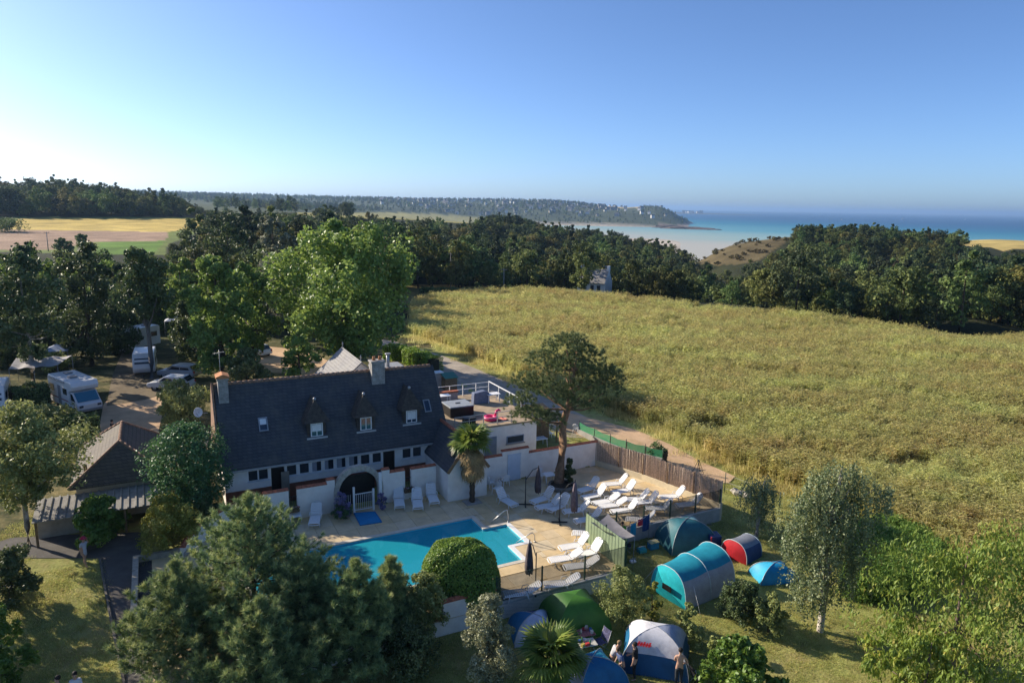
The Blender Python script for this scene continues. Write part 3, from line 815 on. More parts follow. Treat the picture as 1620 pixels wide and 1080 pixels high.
b = MB(); b.box(-.47, .47, -.32, .32, .501, .56); b.build('lid', M_dark, spk, .02)
a_ = on_terrace(776, 664)
pf = site_thing('swim_ring', 'bright pink inflatable swim ring on the roof terrace', 'swim ring', a_[0], a_[1], Zt)
M_pink = mat('pink_vinyl', (.75, .05, .18), .35, .1)
b = MB()
pr = [(.42 + .17 * math.cos(t), .17 + .17 * math.sin(t)) for t in np.linspace(0, 2 * math.pi, 11)]
b.lathe(pr, 20); b.build('tube', M_pink, pf)
b = MB(); b.tube([(.4, 0, .3), (.55, .1, .62), (.75, .1, .72), (.9, .08, .6)], [.11, .1, .1, .05], 8); b.build('bird_neck', M_pink, pf)
a_ = on_terrace(794, 663)
wt = site_thing('towel', 'red and white striped towel draped on the terrace floor', 'towel', a_[0], a_[1], Zt)
b = MB(); b.add([(-.5 + .2 * i, -.4 + .8 * j, .02 + .10 * math.sin(i * 2.1 + j)) for i in range(6) for j in range(2)], [(2 * i, 2 * i + 1, 2 * i + 3, 2 * i + 2) for i in range(5)])
b.build('cloth', mat('coral_cloth', (.62, .22, .17), .9, .3, 4), wt)
for k, (a, c, lab) in enumerate(((701, 638, 'white plastic terrace table beside the slate roof edge'), (779, 635, 'white plastic terrace table at the far railing of the annexe roof'))):
    a_ = on_terrace(a, c)
    tb = site_thing('terrace_table', lab, 'table', a_[0], a_[1], Zt)
    b = MB(); b.box(-.6, .6, -.4, .4, .68, .73); b.build('table_top', M_plastic, tb, .02)
    for i in (-1, 1):
        for j in (-1, 1):
            b = MB(); b.bar((i * .52, j * .33, 0), (i * .48, j * .3, .68), .06); b.build('leg', M_plastic, tb)
a_ = on_terrace(760, 637)
bx = site_thing('covered_barbecue', 'blue grey covered barbecue by the terrace railing', 'barbecue', a_[0], a_[1], Zt)
b = MB(); b.extrude([(-.75, -.3, 0), (.75, -.3, 0), (.7, -.3, .9), (.3, -.3, 1.08), (-.7, -.3, .95)], (0, .6, 0)); b.build('cover', mat('blue_cover', (.16, .19, .28), .7, .2, 4), bx, .05)

# ------------------------------------------------------------------ outbuilding behind the house, its roof coloured pale for the sun on it
ob = site_thing('outbuilding', 'outbuilding with a pale sunlit slate roof behind the long house', 'building', -1.35, 20.6, 0)
b = MB(); b.extrude([(-3.2, 0, -.3), (3.2, 0, -.3), (3.2, 0, 3.0), (0, 0, 5.85), (-3.2, 0, 3.0)], (0, 6.6, 0)); b.build('wall', M_white, ob)
b = MB(); b.extrude([(-3.55, -.2, 2.72), (0, -.2, 5.9), (0, 6.9, 5.9), (-3.55, 6.9, 2.72)], (0, 0, .13)); b.build('roof', M_slate_pale, ob)
b = MB(); b.extrude([(3.55, -.2, 2.72), (3.55, 6.9, 2.72), (.002, 6.9, 5.9), (.002, -.2, 5.9)], (0, 0, .13)); b.build('roof', M_slate_pale, ob)
b = MB(); b.box(.95, 3.5, -1.9, .9, -.3, 5.35); b.build('stair_tower', mat('grey_cladding', (.11, .115, .125), .8, .15, 2), ob)
b = MB(); b.box(.88, 3.57, -1.97, .97, 5.351, 5.50); b.build('tower_coping', mat('zinc', (.42, .43, .44)), ob)
b = MB(); b.tube([(2.2, -.6, 5.4), (2.2, -.6, 6.6)], .14, 10); b.tube([(2.2, -.6, 6.6), (2.2, -.6, 6.7)], .26, 10); b.build('flue', M_galv, ob)
for y in (0.1, 6.6):
    b = MB(); b.lathe([(.05, 0), (.03, .3), (.07, .4), (0, .62)], 8, (0, y, 6.0)); b.build('finial', mat('zinc', (.42, .43, .44)), ob)

# ------------------------------------------------------------------ hipped shed on the left with a ribbed porch roof
sh = site_thing('hipped_shed', 'small building with a weathered hipped slate roof and ribbed porch', 'building', -19.5, 8.9, -.75)
hw = 2.75
b = MB(); b.box(-hw + .35, hw - .35, .35, 7.9, 0, 3.1); b.build('wall', mat('beige_render', (.42, .38, .31), .9, .15, 2), sh)
ze, zr = 3.05, 5.0
A_, B_, C_, D_ = (-hw, 0, ze), (hw, 0, ze), (hw, 8.3, ze), (-hw, 8.3, ze)
R1, R2 = (0, 2.3, zr), (0, 6.6, zr)
for q in ([A_, R1, R2, D_], [B_, C_, R2, R1], [A_, B_, R1], [C_, D_, R2]):
    b = MB(); b.extrude(q, (0, 0, .10)); b.build('roof_slope', M_slate_warm, sh)
for a, c in ((R1, R2), (R1, A_), (R1, B_), (R2, D_), (R2, C_)):
    b = MB()
    a, c = Vector(a), Vector(c); n = int((c - a).length / .36)
    for i in range(n):
        b.tube([a.lerp(c, i / n) + Vector((0, 0, .11)), a.lerp(c, (i + 1.08) / n) + Vector((0, 0, .11))], [.10, .085], 7)
    b.build('hip_tiles', mat('ridge_clay', (.34, .21, .14)), sh)
b = MB(); b.tube([(-1.9, 1.3, 3.6), (-1.9, 1.3, 4.15)], .11, 8); b.build('vent_pipe', M_wood, sh)
M_sheet = mat('fibre_cement', (.34, .325, .30), .85, .25, 2.2, .3, 20)
for i in range(17):
    x0 = -4.35 + i * .40
    b = MB()
    b.extrude([(x0, .1, 2.72), (x0 + .38, .1, 2.72), (x0 + .38, -2.55, 2.38), (x0, -2.55, 2.38)], (0, 0, .03))
    b.extrude([(x0 + .30, .1, 2.751), (x0 + .39, .1, 2.751), (x0 + .39, -2.55, 2.411), (x0 + .30, -2.55, 2.411)], (0, 0, .07))
    b.build('porch_sheet', M_sheet, sh)
b = MB(); b.box(-4.3, -2.0, -1.2, -1.0, 0, 2.45); b.build('porch_wall', mat('beige_render', (.42, .38, .31)), sh)
for x in (-4.2, -2.1, 0.2, 2.3):
    b = MB(); b.box(x - .06, x + .06, -2.4, -2.28, 0, 2.36); b.build('porch_post', M_wood, sh)

# ------------------------------------------------------------------ pool deck, pool
POOL = [(-13.5, 0), (0.1, 0), (0.1, -1.72), (1.72, -1.72), (1.72, -4.28), (.55, -4.28), (.55, -6.1), (-13.5, -6.1)]
M_pave = mat('deck_paving', (0.66, 0.52, 0.32), .85, .16, .9, .3, 30)
M_pave_b = mat('deck_paving_warm', (0.66, 0.50, 0.28), .85, .16, .9, .3, 30)
M_pave_c = mat('deck_paving_pale', (0.68, 0.56, 0.37), .85, .16, .9, .3, 30)
deck = tag(site_thing('pool_deck', None, None, 0, 0, 0), kind='structure')
b = MB()
def ring_wall(poly, z0, z1, inset=0):
    n = len(poly)
    for i in range(n):
        p, q = poly[i], poly[(i + 1) % n]
        b.add([(p[0], p[1], z0), (q[0], q[1], z0), (q[0], q[1], z1), (p[0], p[1], z1)], [(0, 1, 2, 3)])
ring_wall(DECK_S, -1.6, -.03)
b.build('retaining_wall', M_white, deck, recalc=False)
# bedding under the slabs (with the pool cut out), then the slabs
def polyclip(poly, axis, val, keep_less):
    out = []
    for i in range(len(poly)):
        p, q = poly[i], poly[(i + 1) % len(poly)]
        ip = (p[axis] <= val) == keep_less or p[axis] == val
        iq = (q[axis] <= val) == keep_less or q[axis] == val
        if ip: out.append(p)
        if ip != iq:
            t = (val - p[axis]) / (q[axis] - p[axis])
            out.append((p[0] + t * (q[0] - p[0]), p[1] + t * (q[1] - p[1])))
    return out
def tri_area(poly):
    return abs(sum(poly[i][0] * poly[(i + 1) % len(poly)][1] - poly[(i + 1) % len(poly)][0] * poly[i][1] for i in range(len(poly)))) / 2
bed = bmesh.new()
def cell_poly(x0, x1, y0, y1):
    """cell of the deck clipped by the slanted right-hand end"""
    p = [(x0, y0), (x1, y0), (x1, y1), (x0, y1)]
    for (a, c) in (((12.6, 4.6), (13.9, .7)), ((13.9, .7), (15.6, -5.7))):
        nx, ny = (c[1] - a[1]), -(c[0] - a[0])
        out = []
        for i in range(len(p)):
            u, v = p[i], p[(i + 1) % len(p)]
            du = (u[0] - a[0]) * nx + (u[1] - a[1]) * ny
            dv = (v[0] - a[0]) * nx + (v[1] - a[1]) * ny
            if du >= 0: out.append(u)
            if (du >= 0) != (dv >= 0):
                t = du / (du - dv); out.append((u[0] + t * (v[0] - u[0]), u[1] + t * (v[1] - u[1])))
        p = out
        if len(p) < 3: return None
    return p
xs = sorted(set([-18, -16.3, -13.78, -13.5, .1, .38, .55, .83, 1.72, 2.0, 5.05] + list(np.arange(-12.6, 0, 1.15)) + list(np.arange(2.0, 15.7, 1.02))))
ys = sorted(set([4.5, 2.6, .28, -1.44, -4.56, -6.38, -5.7, -9.7] + [3.5, 1.45, -.58, -2.5, -3.5, -7.4, -8.5]))
xs = [x for i, x in enumerate(xs) if i == 0 or x - xs[i - 1] > .12 or True]
rs = random.Random(4)
PO = [(-13.78, .28), (.38, .28), (.38, -1.44), (2.0, -1.44), (2.0, -4.56), (.83, -4.56), (.83, -6.38), (-13.78, -6.38)]
cells = []
for i in range(len(xs) - 1):
    for j in range(len(ys) - 1):
        x0, x1, y0, y1 = xs[i], xs[i + 1], ys[j], ys[j + 1]
        cx_, cy_ = (x0 + x1) / 2, (y0 + y1) / 2
        if in_poly(np.array([cx_]), np.array([cy_]), PO)[0]: continue
        if cx_ > 5.05 and cy_ < -5.7: continue
        if cx_ < -16.3 and cy_ > 2.6: continue
        p = cell_poly(x0, x1, y0, y1)
        if not p or tri_area(p) < .02: continue
        cells.append(p)
bb = MB()
for p in cells: bb.add([(q[0], q[1], -.035) for q in p], [tuple(range(len(p)))])
bb.build('bedding', mat('mortar', (.36, .30, .22), .95, .1), deck)
for p in cells:
    cx_, cy_ = sum(q[0] for q in p) / len(p), sum(q[1] for q in p) / len(p)
    w = min(max(q[0] for q in p) - min(q[0] for q in p), max(q[1] for q in p) - min(q[1] for q in p))
    k = 1 - .018 / max(w, .1)
    pp = [(cx_ + (q[0] - cx_) * k, cy_ + (q[1] - cy_) * k) for q in p]
    b = MB(); b.prism(pp, -.034, rs.uniform(-.004, .003)); b.build('paving_slab', rs.choice([M_pave, M_pave, M_pave_b, M_pave_c]), deck)
# pool shell
pool = tag(site_thing('swimming_pool', 'long blue swimming pool with a shallow stepped end in the paved deck', 'pool', 0, 0, 0))
M_liner = mat('pool_liner', (0.08, 0.70, 0.88), .4, .08, .6)
M_step = mat('pool_step', (.62, .82, .80), .5, .1, 1)
b = MB(); n = len(POOL)
for i in range(n):
    p, q = POOL[i], POOL[(i + 1) % n]
    b.add([(p[0], p[1], -1.1), (q[0], q[1], -1.1), (q[0], q[1], -.05), (p[0], p[1], -.05)], [(0, 1, 2, 3)])
b.add([(p[0], p[1], -1.1) for p in POOL], [tuple(range(n))])
b.build('liner', M_liner, pool, recalc=False)
for i, (x0, z) in enumerate(((.25, -.85), (.75, -.55), (1.25, -.28))):
    b = MB(); b.box(x0, 1.71, -4.27, -1.73, -1.09, z); b.build('step', M_step, pool)
b = MB(); b.box(-.9, .54, -6.09, -4.29, -1.09, -.75); b.build('step', M_step, pool)
M_cop = mat('pool_coping', (.66, .60, .50), .8, .12, 2)
for i in range(n):
    p, q = POOL[i], POOL[(i + 1) % n]
    P_, Q_ = PO[i], PO[(i + 1) % n]
    b = MB(); b.extrude([(p[0], p[1], -.06), (q[0], q[1], -.06), (Q_[0], Q_[1], -.06), (P_[0], P_[1], -.06)], (0, 0, .075)); b.build('coping', M_cop if i in (0, 1, 2, 6, 7) else M_paint, pool)
M_water, nt, p, L = nodes_of('pool_water')
p.inputs['Base Color'].default_value = (.80, .97, 1, 1); p.inputs['Roughness'].default_value = .02; p.inputs['IOR'].default_value = 1.33
p.inputs['Transmission Weight'].default_value = 1.0
tc = nt.nodes.new('ShaderNodeTexCoord')
no = nt.nodes.new('ShaderNodeTexNoise'); no.inputs['Scale'].default_value = 2.2; no.inputs['Detail'].default_value = 3
L.new(tc.outputs['Object'], no.inputs['Vector'])
bp = nt.nodes.new('ShaderNodeBump'); bp.inputs['Strength'].default_value = .12; bp.inputs['Distance'].default_value = .04
L.new(no.outputs['Fac'], bp.inputs['Height']); L.new(bp.outputs['Normal'], p.inputs['Normal'])
tr = nt.nodes.new('ShaderNodeBsdfTransparent'); tr.inputs[0].default_value = (.86, .985, 1, 1)
gl = nt.nodes.new('ShaderNodeBsdfGlossy'); gl.inputs['Roughness'].default_value = .03
L.new(bp.outputs['Normal'], gl.inputs['Normal'])
fr = nt.nodes.new('ShaderNodeFresnel'); fr.inputs['IOR'].default_value = 1.33; L.new(bp.outputs['Normal'], fr.inputs['Normal'])
df = nt.nodes.new('ShaderNodeBsdfDiffuse'); df.inputs[0].default_value = (.04, .66, .82, 1)      # light scattered back by the water itself
md_ = nt.nodes.new('ShaderNodeMixShader'); md_.inputs[0].default_value = .40; L.new(tr.outputs[0], md_.inputs[1]); L.new(df.outputs[0], md_.inputs[2])
ms = nt.nodes.new('ShaderNodeMixShader'); L.new(fr.outputs[0], ms.inputs[0]); L.new(md_.outputs[0], ms.inputs[1]); L.new(gl.outputs[0], ms.inputs[2])
L.new(ms.outputs[0], nt.nodes['Material Output'].inputs['Surface'])
b = MB(); b.add([(p_[0] * .9999, p_[1], -.11) for p_ in POOL[::-1]], [tuple(range(n))])
w_ = b.build('water', M_water, pool, recalc=False)
# hand rails of the pool steps
def rail(px, label):
    pts = [W(*site(a, c, z), z) for a, c, z in px]
    r = thing('pool_handrail', label, 'handrail', (pts[0].x, pts[0].y, 0), 0)
    b = MB(); b.tube([p_ - Vector((pts[0].x, pts[0].y, 0)) for p_ in pts], .028, 8); b.build('rail', M_steel, r)
    for q in (pts[0], pts[-1]):
        if q.z > -.2:
            b = MB(); b.lathe([(0, .02), (.07, .02), (.06, .06), (.03, .07)], 10, (q.x - pts[0].x, q.y - pts[0].y, 0)); b.build('flange', M_steel, r)
rail([(804, 826, 0), (803.5, 813, .6), (802, 806, .9), (797, 808, .88), (780, 823, .2), (775, 830, -.3)], 'steel handrail at the deep side of the pool steps')
rail([(846, 857, 0), (846, 846, .55), (842, 842, .75), (838, 844, .7), (818, 857, -.05), (812, 862, -.35)], 'steel handrail across the shallow stepped end')

# ------------------------------------------------------------------ white walls round the deck
def coping_run(parent, x0, x1, y, z, t=.28):
    b = MB()
    n = max(1, int((x1 - x0) / .30))
    b.box(x0 - .02, x1 + .02, y - .03, y + t + .03, z, z + .04)
    for i in range(n):
        a = x0 + (x1 - x0) * i / n
        b.extrude([(a, y - .06, z + .041), (a, y + t / 2, z + .15), (a, y + t + .06, z + .041)], ((x1 - x0) / n * .94, 0, 0))
    b.build('tile_coping', M_tile, parent)
pw = site_thing('pool_wall', 'white rendered garden wall with stepped red tile coping between house and pool', 'wall', -11.8, 4.45, 0)
def seg(x0, x1, h):
    b = MB(); b.box(x0, x1, 0, .28, -.3, h); b.build('wall_panel', M_white, pw); coping_run(pw, x0, x1, 0, h)
sx = lambda a, c: site(a, c, 2)[0] + 11.8
seg(0.0, 1.50, 1.95); seg(2.0, 3.85, 1.95); seg(3.853, 4.35, 2.20); seg(7.45, 7.95, 2.30); seg(7.953, 9.0, 2.05); seg(9.45, 11.2, 2.05)
for x0, x1 in ((1.50, 2.0), (9.0, 9.45)):
    b = MB(); b.box(x0, x1, .02, .26, -.3, .75); b.build('opening_sill', M_white, pw)
    for i in range(4):
        b = MB(); q = x0 + .06 + i * (x1 - x0 - .12) / 3; b.tube([(q, .14, .75), (q, .14, 1.45)], .012, 6); b.build('opening_bar', M_dark, pw)
    b = MB(); b.box(x0, x1, .12, .16, 1.45, 1.48); b.build('opening_bar', M_dark, pw)
ar = site_thing('stone_arch', 'granite round arch over the pool gate in the white wall', 'arch', -6.0 + .08, 4.40, 0)
NV = 15
for i in range(NV):
    a0, a1 = math.pi * i / NV, math.pi * (i + .97) / NV
    pts = []
    for r_ in (1.28, 1.62):
        pts.append([(r_ * math.cos(t), 0, 1.18 + r_ * 1.05 * math.sin(t)) for t in (a0, (a0 + a1) / 2, a1)])
    poly = pts[0] + pts[1][::-1]
    b = MB(); b.extrude(poly, (0, .38, 0)); b.build('stone', M_stone, ar, .015)
for sg in (-1, 1):
    for k in range(3):
        b = MB(); x0, x1 = sorted((sg * 1.28, sg * 1.62)); b.box(x0, x1, 0, .38, -.1 + k * .427, .32 + k * .427); b.build('stone', M_stone, ar, .015)
b = MB(); b.box(-1.25, 1.25, .75, .85, 0, 2.0); b.build('shade_board', M_black, ar)  # black sheet painting the shade of the passage behind the arch
gt = site_thing('pool_gate', 'white metal bar gate with posts under the stone arch', 'gate', *site(578, 808), 0)
for x, h in ((-.72, 1.75), (.55, 1.45)):
    b = MB(); b.box(x - .06, x + .06, -.06, .06, 0, h); b.build('gate_post', M_frame, gt)
b = MB(); b.box(.92, 1.10, -.09, .09, 0, 2.45); b.build('tall_post', M_frame, gt)
for z in (.18, 1.25):
    b = MB(); b.bar((-.66, 0, z), (.49, 0, z), .04, .05); b.build('gate_rail', M_frame, gt)
for i in range(9):
    b = MB(); q = -.55 + i * .125; b.tube([(q, 0, .2), (q, 0, 1.24)], .012, 6); b.build('gate_bar', M_frame, gt)
for i in range(8):
    b = MB(); q = -1.9 + i * .14; b.tube([(q, .1, .1), (q, .1, 1.25)], .012, 6); b.build('fence_bar', M_frame, gt)
mt = site_thing('entrance_mat', 'bright blue foot bath mat before the pool gate', 'mat', *site(582, 820), .004)
q = [site(a, c) for a, c in ((560, 812), (593, 809.5), (604, 826), (570, 831))]
c0 = site(582, 820)
b = MB(); b.prism([(u[0] - c0[0], u[1] - c0[1]) for u in q], 0, .03); b.build('mat_surface', mat('blue_mat', (.02, .25, .50), .6, .12, 2), mt)
b = MB()
for i in range(4):
    u, v = q[i], q[(i + 1) % 4]
    b.bar((u[0] - c0[0], u[1] - c0[1], .02), (v[0] - c0[0], v[1] - c0[1], .02), .05, .05)
b.build('mat_edge', mat('blue_edge', (.015, .17, .38), .6, .12, 2), mt)
# curved low wall at the left end of the pool terrace
cw = site_thing('curved_wall', 'curved white wall with red tile coping sloping down by the tall pine', 'wall', -11.85, 4.45, 0)
cp = [(0, 0, 1.75), (-1.0, -.02, 1.70), (-2.0, -.12, 1.5), (-2.9, -.45, 1.25), (-3.6, -1.0, 1.0), (-4.2, -1.75, .75), (-4.5, -2.4, .55)]
for i in range(len(cp) - 1):
    (xa, ya, ha), (xb, yb, hb) = cp[i], cp[i + 1]
    d = Vector((xb - xa, yb - ya, 0)).normalized(); nn = Vector((-d.y, d.x, 0)) * -.25
    a, c = Vector((xa, ya, 0)), Vector((xb, yb, 0))
    b = MB(); b.add([a + Vector((0, 0, -1)), c + Vector((0, 0, -1)), c + nn + Vector((0, 0, -1)), a + nn + Vector((0, 0, -1)), a + Vector((0, 0, ha)), c + Vector((0, 0, hb)), c + nn + Vector((0, 0, hb)), a + nn + Vector((0, 0, ha))],
                   [(0, 1, 2, 3), (4, 7, 6, 5), (0, 4, 5, 1), (1, 5, 6, 2), (2, 6, 7, 3), (3, 7, 4, 0)])
    b.build('wall_panel', M_white, cw)
    b = MB()
    for k in range(3):
        u, v = a.lerp(c, k / 3), a.lerp(c, (k + .94) / 3)
        hu, hv = ha + (hb - ha) * k / 3, ha + (hb - ha) * (k + .94) / 3
        b.add([u - nn * .2 + Vector((0, 0, hu)), v - nn * .2 + Vector((0, 0, hv)), v + nn * .5 + Vector((0, 0, hv + .12)), u + nn * .5 + Vector((0, 0, hu + .12)), v + nn * 1.2 + Vector((0, 0, hv)), u + nn * 1.2 + Vector((0, 0, hu))],
              [(0, 1, 2, 3), (3, 2, 4, 5), (0, 3, 5), (1, 4, 2), (0, 5, 4, 1)])
    b.build('tile_coping', M_tile, cw)
# right-hand wall with the blue door
rw = site_thing('garden_wall', 'white garden wall with a pale blue door behind the sunbathing terrace', 'wall', 2.52, 4.55, 0)
for x0, x1, h in ((0, 1.95, 1.95), (1.953, 4.1, 2.25), (4.103, 10.1, 1.85)):
    b = MB(); b.box(x0, x1, 0, .25, -.3, h); b.build('wall_panel', M_white, rw); coping_run(rw, x0, x1, 0, h, .25)
b = MB(); b.box(2.38, 3.38, -.05, -.004, .02, 1.98); dr = b.build('door', mat('pale_blue_door', (.52, .60, .70), .5, .06, 2), rw)
b = MB(); b.box(3.39, 3.47, -.06, -.003, .02, 2.02); b.build('door_frame', M_frame, rw)
b = MB(); b.tube([(2.46, -.055, 1.0), (2.46, -.10, 1.0), (2.58, -.10, 1.0)], .012, 6); b.build('handle', M_steel, dr)
# reed screen on a low wall along the right end
rf = site_thing('reed_fence', 'brown reed screen fence on a low wall at the end of the sun terrace', 'fence', 12.55, 4.6, 0)
RP = [(0, 0), (1.5, -3.9), (3.05, -10.3)]
M_reed = mat('reed', (.70, .56, .44), .95, .35, 14, .3, 60)
M_reed_b = mat('reed_dark', (.54, .43, .33), .95, .35, 14, .3, 60)
rs = random.Random(7)
for i in range(2):
    a, c = Vector((*RP[i], 0)), Vector((*RP[i + 1], 0))
    d = (c - a).normalized(); nn = Vector((d.y, -d.x, 0))
    ln = (c - a).length
    b = MB(); b.add([a + Vector((0, 0, z)) + nn * s_ for z in (-1.2, .42) for s_ in (-.12, .13)] + [c + Vector((0, 0, z)) + nn * s_ for z in (-1.2, .42) for s_ in (-.12, .13)],
                    [(0, 1, 3, 2), (4, 6, 7, 5), (0, 2, 6, 4), (1, 5, 7, 3), (2, 3, 7, 6), (0, 4, 5, 1)])
    b.build('low_wall', mat('cream_wall', (.62, .54, .38), .9, .12, 2), rf)
    k = max(1, int(ln / 2.0))
    for q in range(k):
        b = MB()
        n = int(ln / k / .035)
        for t in range(n):
            f = (q + t / n) / k
            p_ = a.lerp(c, f) + nn * (rs.uniform(-.02, .02))
            b.mat = rs.randint(0, 1)
            h = 1.95 + rs.uniform(-.07, .07)
            w = .028
            b.add([p_ - d * w - nn * .01 + Vector((0, 0, .40)), p_ + nn * w + Vector((0, 0, .40)), p_ + d * w - nn * .01 + Vector((0, 0, .40)),
                   p_ - d * w - nn * .01 + Vector((rs.uniform(-.02, .02), 0, h)), p_ + nn * w + Vector((0, 0, h)), p_ + d * w - nn * .01 + Vector((0, 0, h))], [(0, 1, 4, 3), (1, 2, 5, 4), (2, 0, 3, 5)])
        b.build('reed_panel', [M_reed, M_reed_b], rf)
        b = MB(); p_ = a.lerp(c, q / k) + nn * .09; b.tube([p_, p_ + Vector((0, 0, 1.95))], .035, 6); b.build('post', M_wood, rf)
# netted pool fences
M_net = mesh_screen_mat('green_net', (.045, .06, .045), .60)
def net_fence(label, s0, s1, y, n, h):
    f = site_thing('net_fence', label, 'fence', s0, y, 0)
    ln = s1 - s0
    b = MB(); b.box(0, ln, -.10, .10, -1.5, .08); b.build('base_wall', mat('grey_wall', (.46, .46, .45), .9, .15, 2), f)
    b = MB(); b.box(-.02, ln + .02, -.13, .13, .081, .13); b.build('base_coping', mat('pale_coping', (.56, .55, .52), .85, .1), f)
    for i in range(n + 1):
        q = ln * i / n
        b = MB(); b.box(q - .035, q + .035, -.035, .035, .12, h + .05); b.build('post', M_green_post, f)
        if i < n:
            b = MB(); b.add([(q + .04, 0, .15), (q + ln / n - .04, 0, .15), (q + ln / n - .04, 0, h), (q + .04, 0, h)], [(0, 1, 2, 3)]); b.build('net_panel', M_net, f)
    for z in (.15, h):
        b = MB(); b.tube([(0, 0, z), (ln, 0, z)], .012, 6); b.build('wire', M_green_post, f)
net_fence('dark green netted fence on a wall beside the teal tent', 5.15, 15.5, -5.62, 5, 1.35)
net_fence('dark green netted fence on a wall behind the green dome tent', -2.75, 5.0, -9.6, 3, 1.45)
# green screen at the notch
gs = site_thing('green_screen', 'pale green ribbed metal screen at the corner of the pool deck', 'screen', 5.0, -9.55, 0)
M_gs = mat('green_sheet', (.24, .31, .19), .6, .10, 2)
for i in range(13):
    y0 = i * .30
    b = MB(); b.extrude([(0, y0, .0), (.02, y0 + .03, .0), (.02, y0 + .26, .0), (0, y0 + .295, .0), (-.02, y0 + .295, 0), (0, y0 + .26, 0), (0, y0 + .03, 0), (-.02, y0, 0)], (0, 0, 1.75)); b.build('sheet', M_gs, gs)
for y in (0, 1.95, 3.85):
    b = MB(); b.box(.06, .12, y - .03, y + .03, -.6, 1.85); b.build('post', M_green_post, gs)
# wall that carries the clipped bush, and the pump house roof on the left
bw = site_thing('planter_wall', 'white wall with red tile coping under the round clipped bush', 'wall', -5.6, -9.55, 0)
b = MB(); b.box(0, 2.8, -.14, .14, -1.2, .85); b.build('wall_panel', mat('white_render', (.62, .59, .54)), bw); coping_run(bw, 0, 2.8, -.14, .85, .28)
ph = site_thing('pump_house', 'low flat dark roof with stone parapet beside the tarmac path', 'building', -18.9, 2.75, 0)
b = MB(); b.box(0, .28, -7.4, 0, -.9, .32); b.box(.28, 2.75, -.26, 0, -.9, .32); b.box(2.5, 2.75, -1.0, -.262, -.9, .32); b.box(.28, 2.75, -7.4, -7.15, -.9, .32); b.build('parapet', mat('parapet_stone', (.42, .38, .31), .9, .25, 3, .3, 20), ph)
b = MB(); b.box(.281, 2.499, -7.149, -.261, -.9, -.02); b.build('flat_roof', mat('bitumen', (.05, .05, .053), .85, .25, 1.2), ph)
# patio lean-to and green windbreak to the right of the annexe
lt = site_thing('timber_lean_to', 'dark brown timber lean-to in the shady patio behind the garden wall', 'shed', 9.7, 11.6, 0)
for i in range(9):
    b = MB(); b.box(i * .3, i * .3 + .28, 0, .05, 0, 2.2); b.build('plank', M_wood, lt)
b = MB(); b.extrude([(-.2, -1.4, 2.15), (2.9, -1.4, 2.15), (2.9, 1.6, 2.6), (-.2, 1.6, 2.6)], (0, 0, .08)); b.build('roof', mat('dark_felt', (.035, .034, .033), .9, .2), lt)
for x in (0, 2.65):
    b = MB(); b.box(x, x + .1, -1.3, -1.2, 0, 2.15); b.build('post', M_wood, lt)
M_wind = mesh_screen_mat('windbreak_green', (.035, .24, .11), .86)
wp = [U(a, c, .1) for a, c in ((916, 683), (940, 694), (965, 705), (990, 714), (1020, 722), (1048, 729))]
wb = thing('windbreak_net', 'bright green windbreak net on posts beside the sandy path', 'windbreak', (wp[0].x, wp[0].y, 0))
for i, p_ in enumerate(wp):
    q = p_ - Vector((wp[0].x, wp[0].y, 0)); q.z = 0
    b = MB(); b.tube([q, q + Vector((0, 0, 1.15))], .03, 6); b.build('post', M_dark, wb)
    if i < len(wp) - 1:
        r_ = wp[i + 1] - Vector((wp[0].x, wp[0].y, 0)); r_.z = 0
        m_ = q.lerp(r_, .5)
        b = MB(); b.add([q + Vector((0, 0, .3)), m_ + Vector((0, 0, .26)), r_ + Vector((0, 0, .3)), r_ + Vector((0, 0, 1.0)), m_ + Vector((0, 0, .9)), q + Vector((0, 0, 1.0))], [(0, 1, 4, 5), (1, 2, 3, 4)]); b.build('net', M_wind, wb)
b = MB()
for i in range(len(wp) - 1):
    q, r_ = wp[i] - Vector((wp[0].x, wp[0].y, .1)), wp[i + 1] - Vector((wp[0].x, wp[0].y, .1))
    b.bar(q + Vector((0, 0, .1)), r_ + Vector((0, 0, .1)), .2, .5)
b.build('kerb_wall', M_conc, wb)
# ------------------------------------------------------------------ foliage engine
def unit(v):
    return v / np.maximum(np.linalg.norm(v, axis=-1, keepdims=True), 1e-9)
def tri_mesh(name, V, F, tint, m):
    me = bpy.data.meshes.new(name)
    F = np.asarray(F, np.int32)
    me.vertices.add(len(V)); me.vertices.foreach_set('co', np.asarray(V, np.float32).ravel())
    me.loops.add(F.size); me.loops.foreach_set('vertex_index', F.ravel())
    me.polygons.add(len(F)); me.polygons.foreach_set('loop_start', np.arange(0, F.size, F.shape[1], dtype=np.int32))
    if tint is not None:
        a = me.attributes.new('tint', 'FLOAT', 'POINT'); a.data.foreach_set('value', np.asarray(tint, np.float32))
    me.update()
    me.materials.append(m)
    return me
def leaf_geo(P, N, Ln, Wd, rng, droop=0.0, jit=0.7):
    """one folded two-triangle leaf per point, its face turned roughly along N"""
    n = len(P)
    Nn = unit(N + rng.normal(0, jit, (n, 3)))
    a = rng.normal(0, 1, (n, 3)); a[:, 2] -= droop * 2
    a = unit(a - (a * Nn).sum(1, keepdims=True) * Nn)
    if droop: a = unit(a + np.array([0, 0, -droop]))
    b = unit(np.cross(Nn, a))
    L_ = (Ln * rng.uniform(.7, 1.3, n))[:, None]; W_ = (Wd * rng.uniform(.7, 1.3, n))[:, None]
    fold = np.cross(a, b) * W_ * .22
    V = np.stack([P - a * L_ * .5, P + b * W_ * .5 + fold + a * L_ * .02, P + a * L_ * .5, P - b * W_ * .5 + fold + a * L_ * .02], 1).reshape(-1, 3)
    k = np.arange(n)[:, None] * 4
    F = np.concatenate([k + np.array([0, 1, 2]), k + np.array([0, 2, 3])])
    return V, F
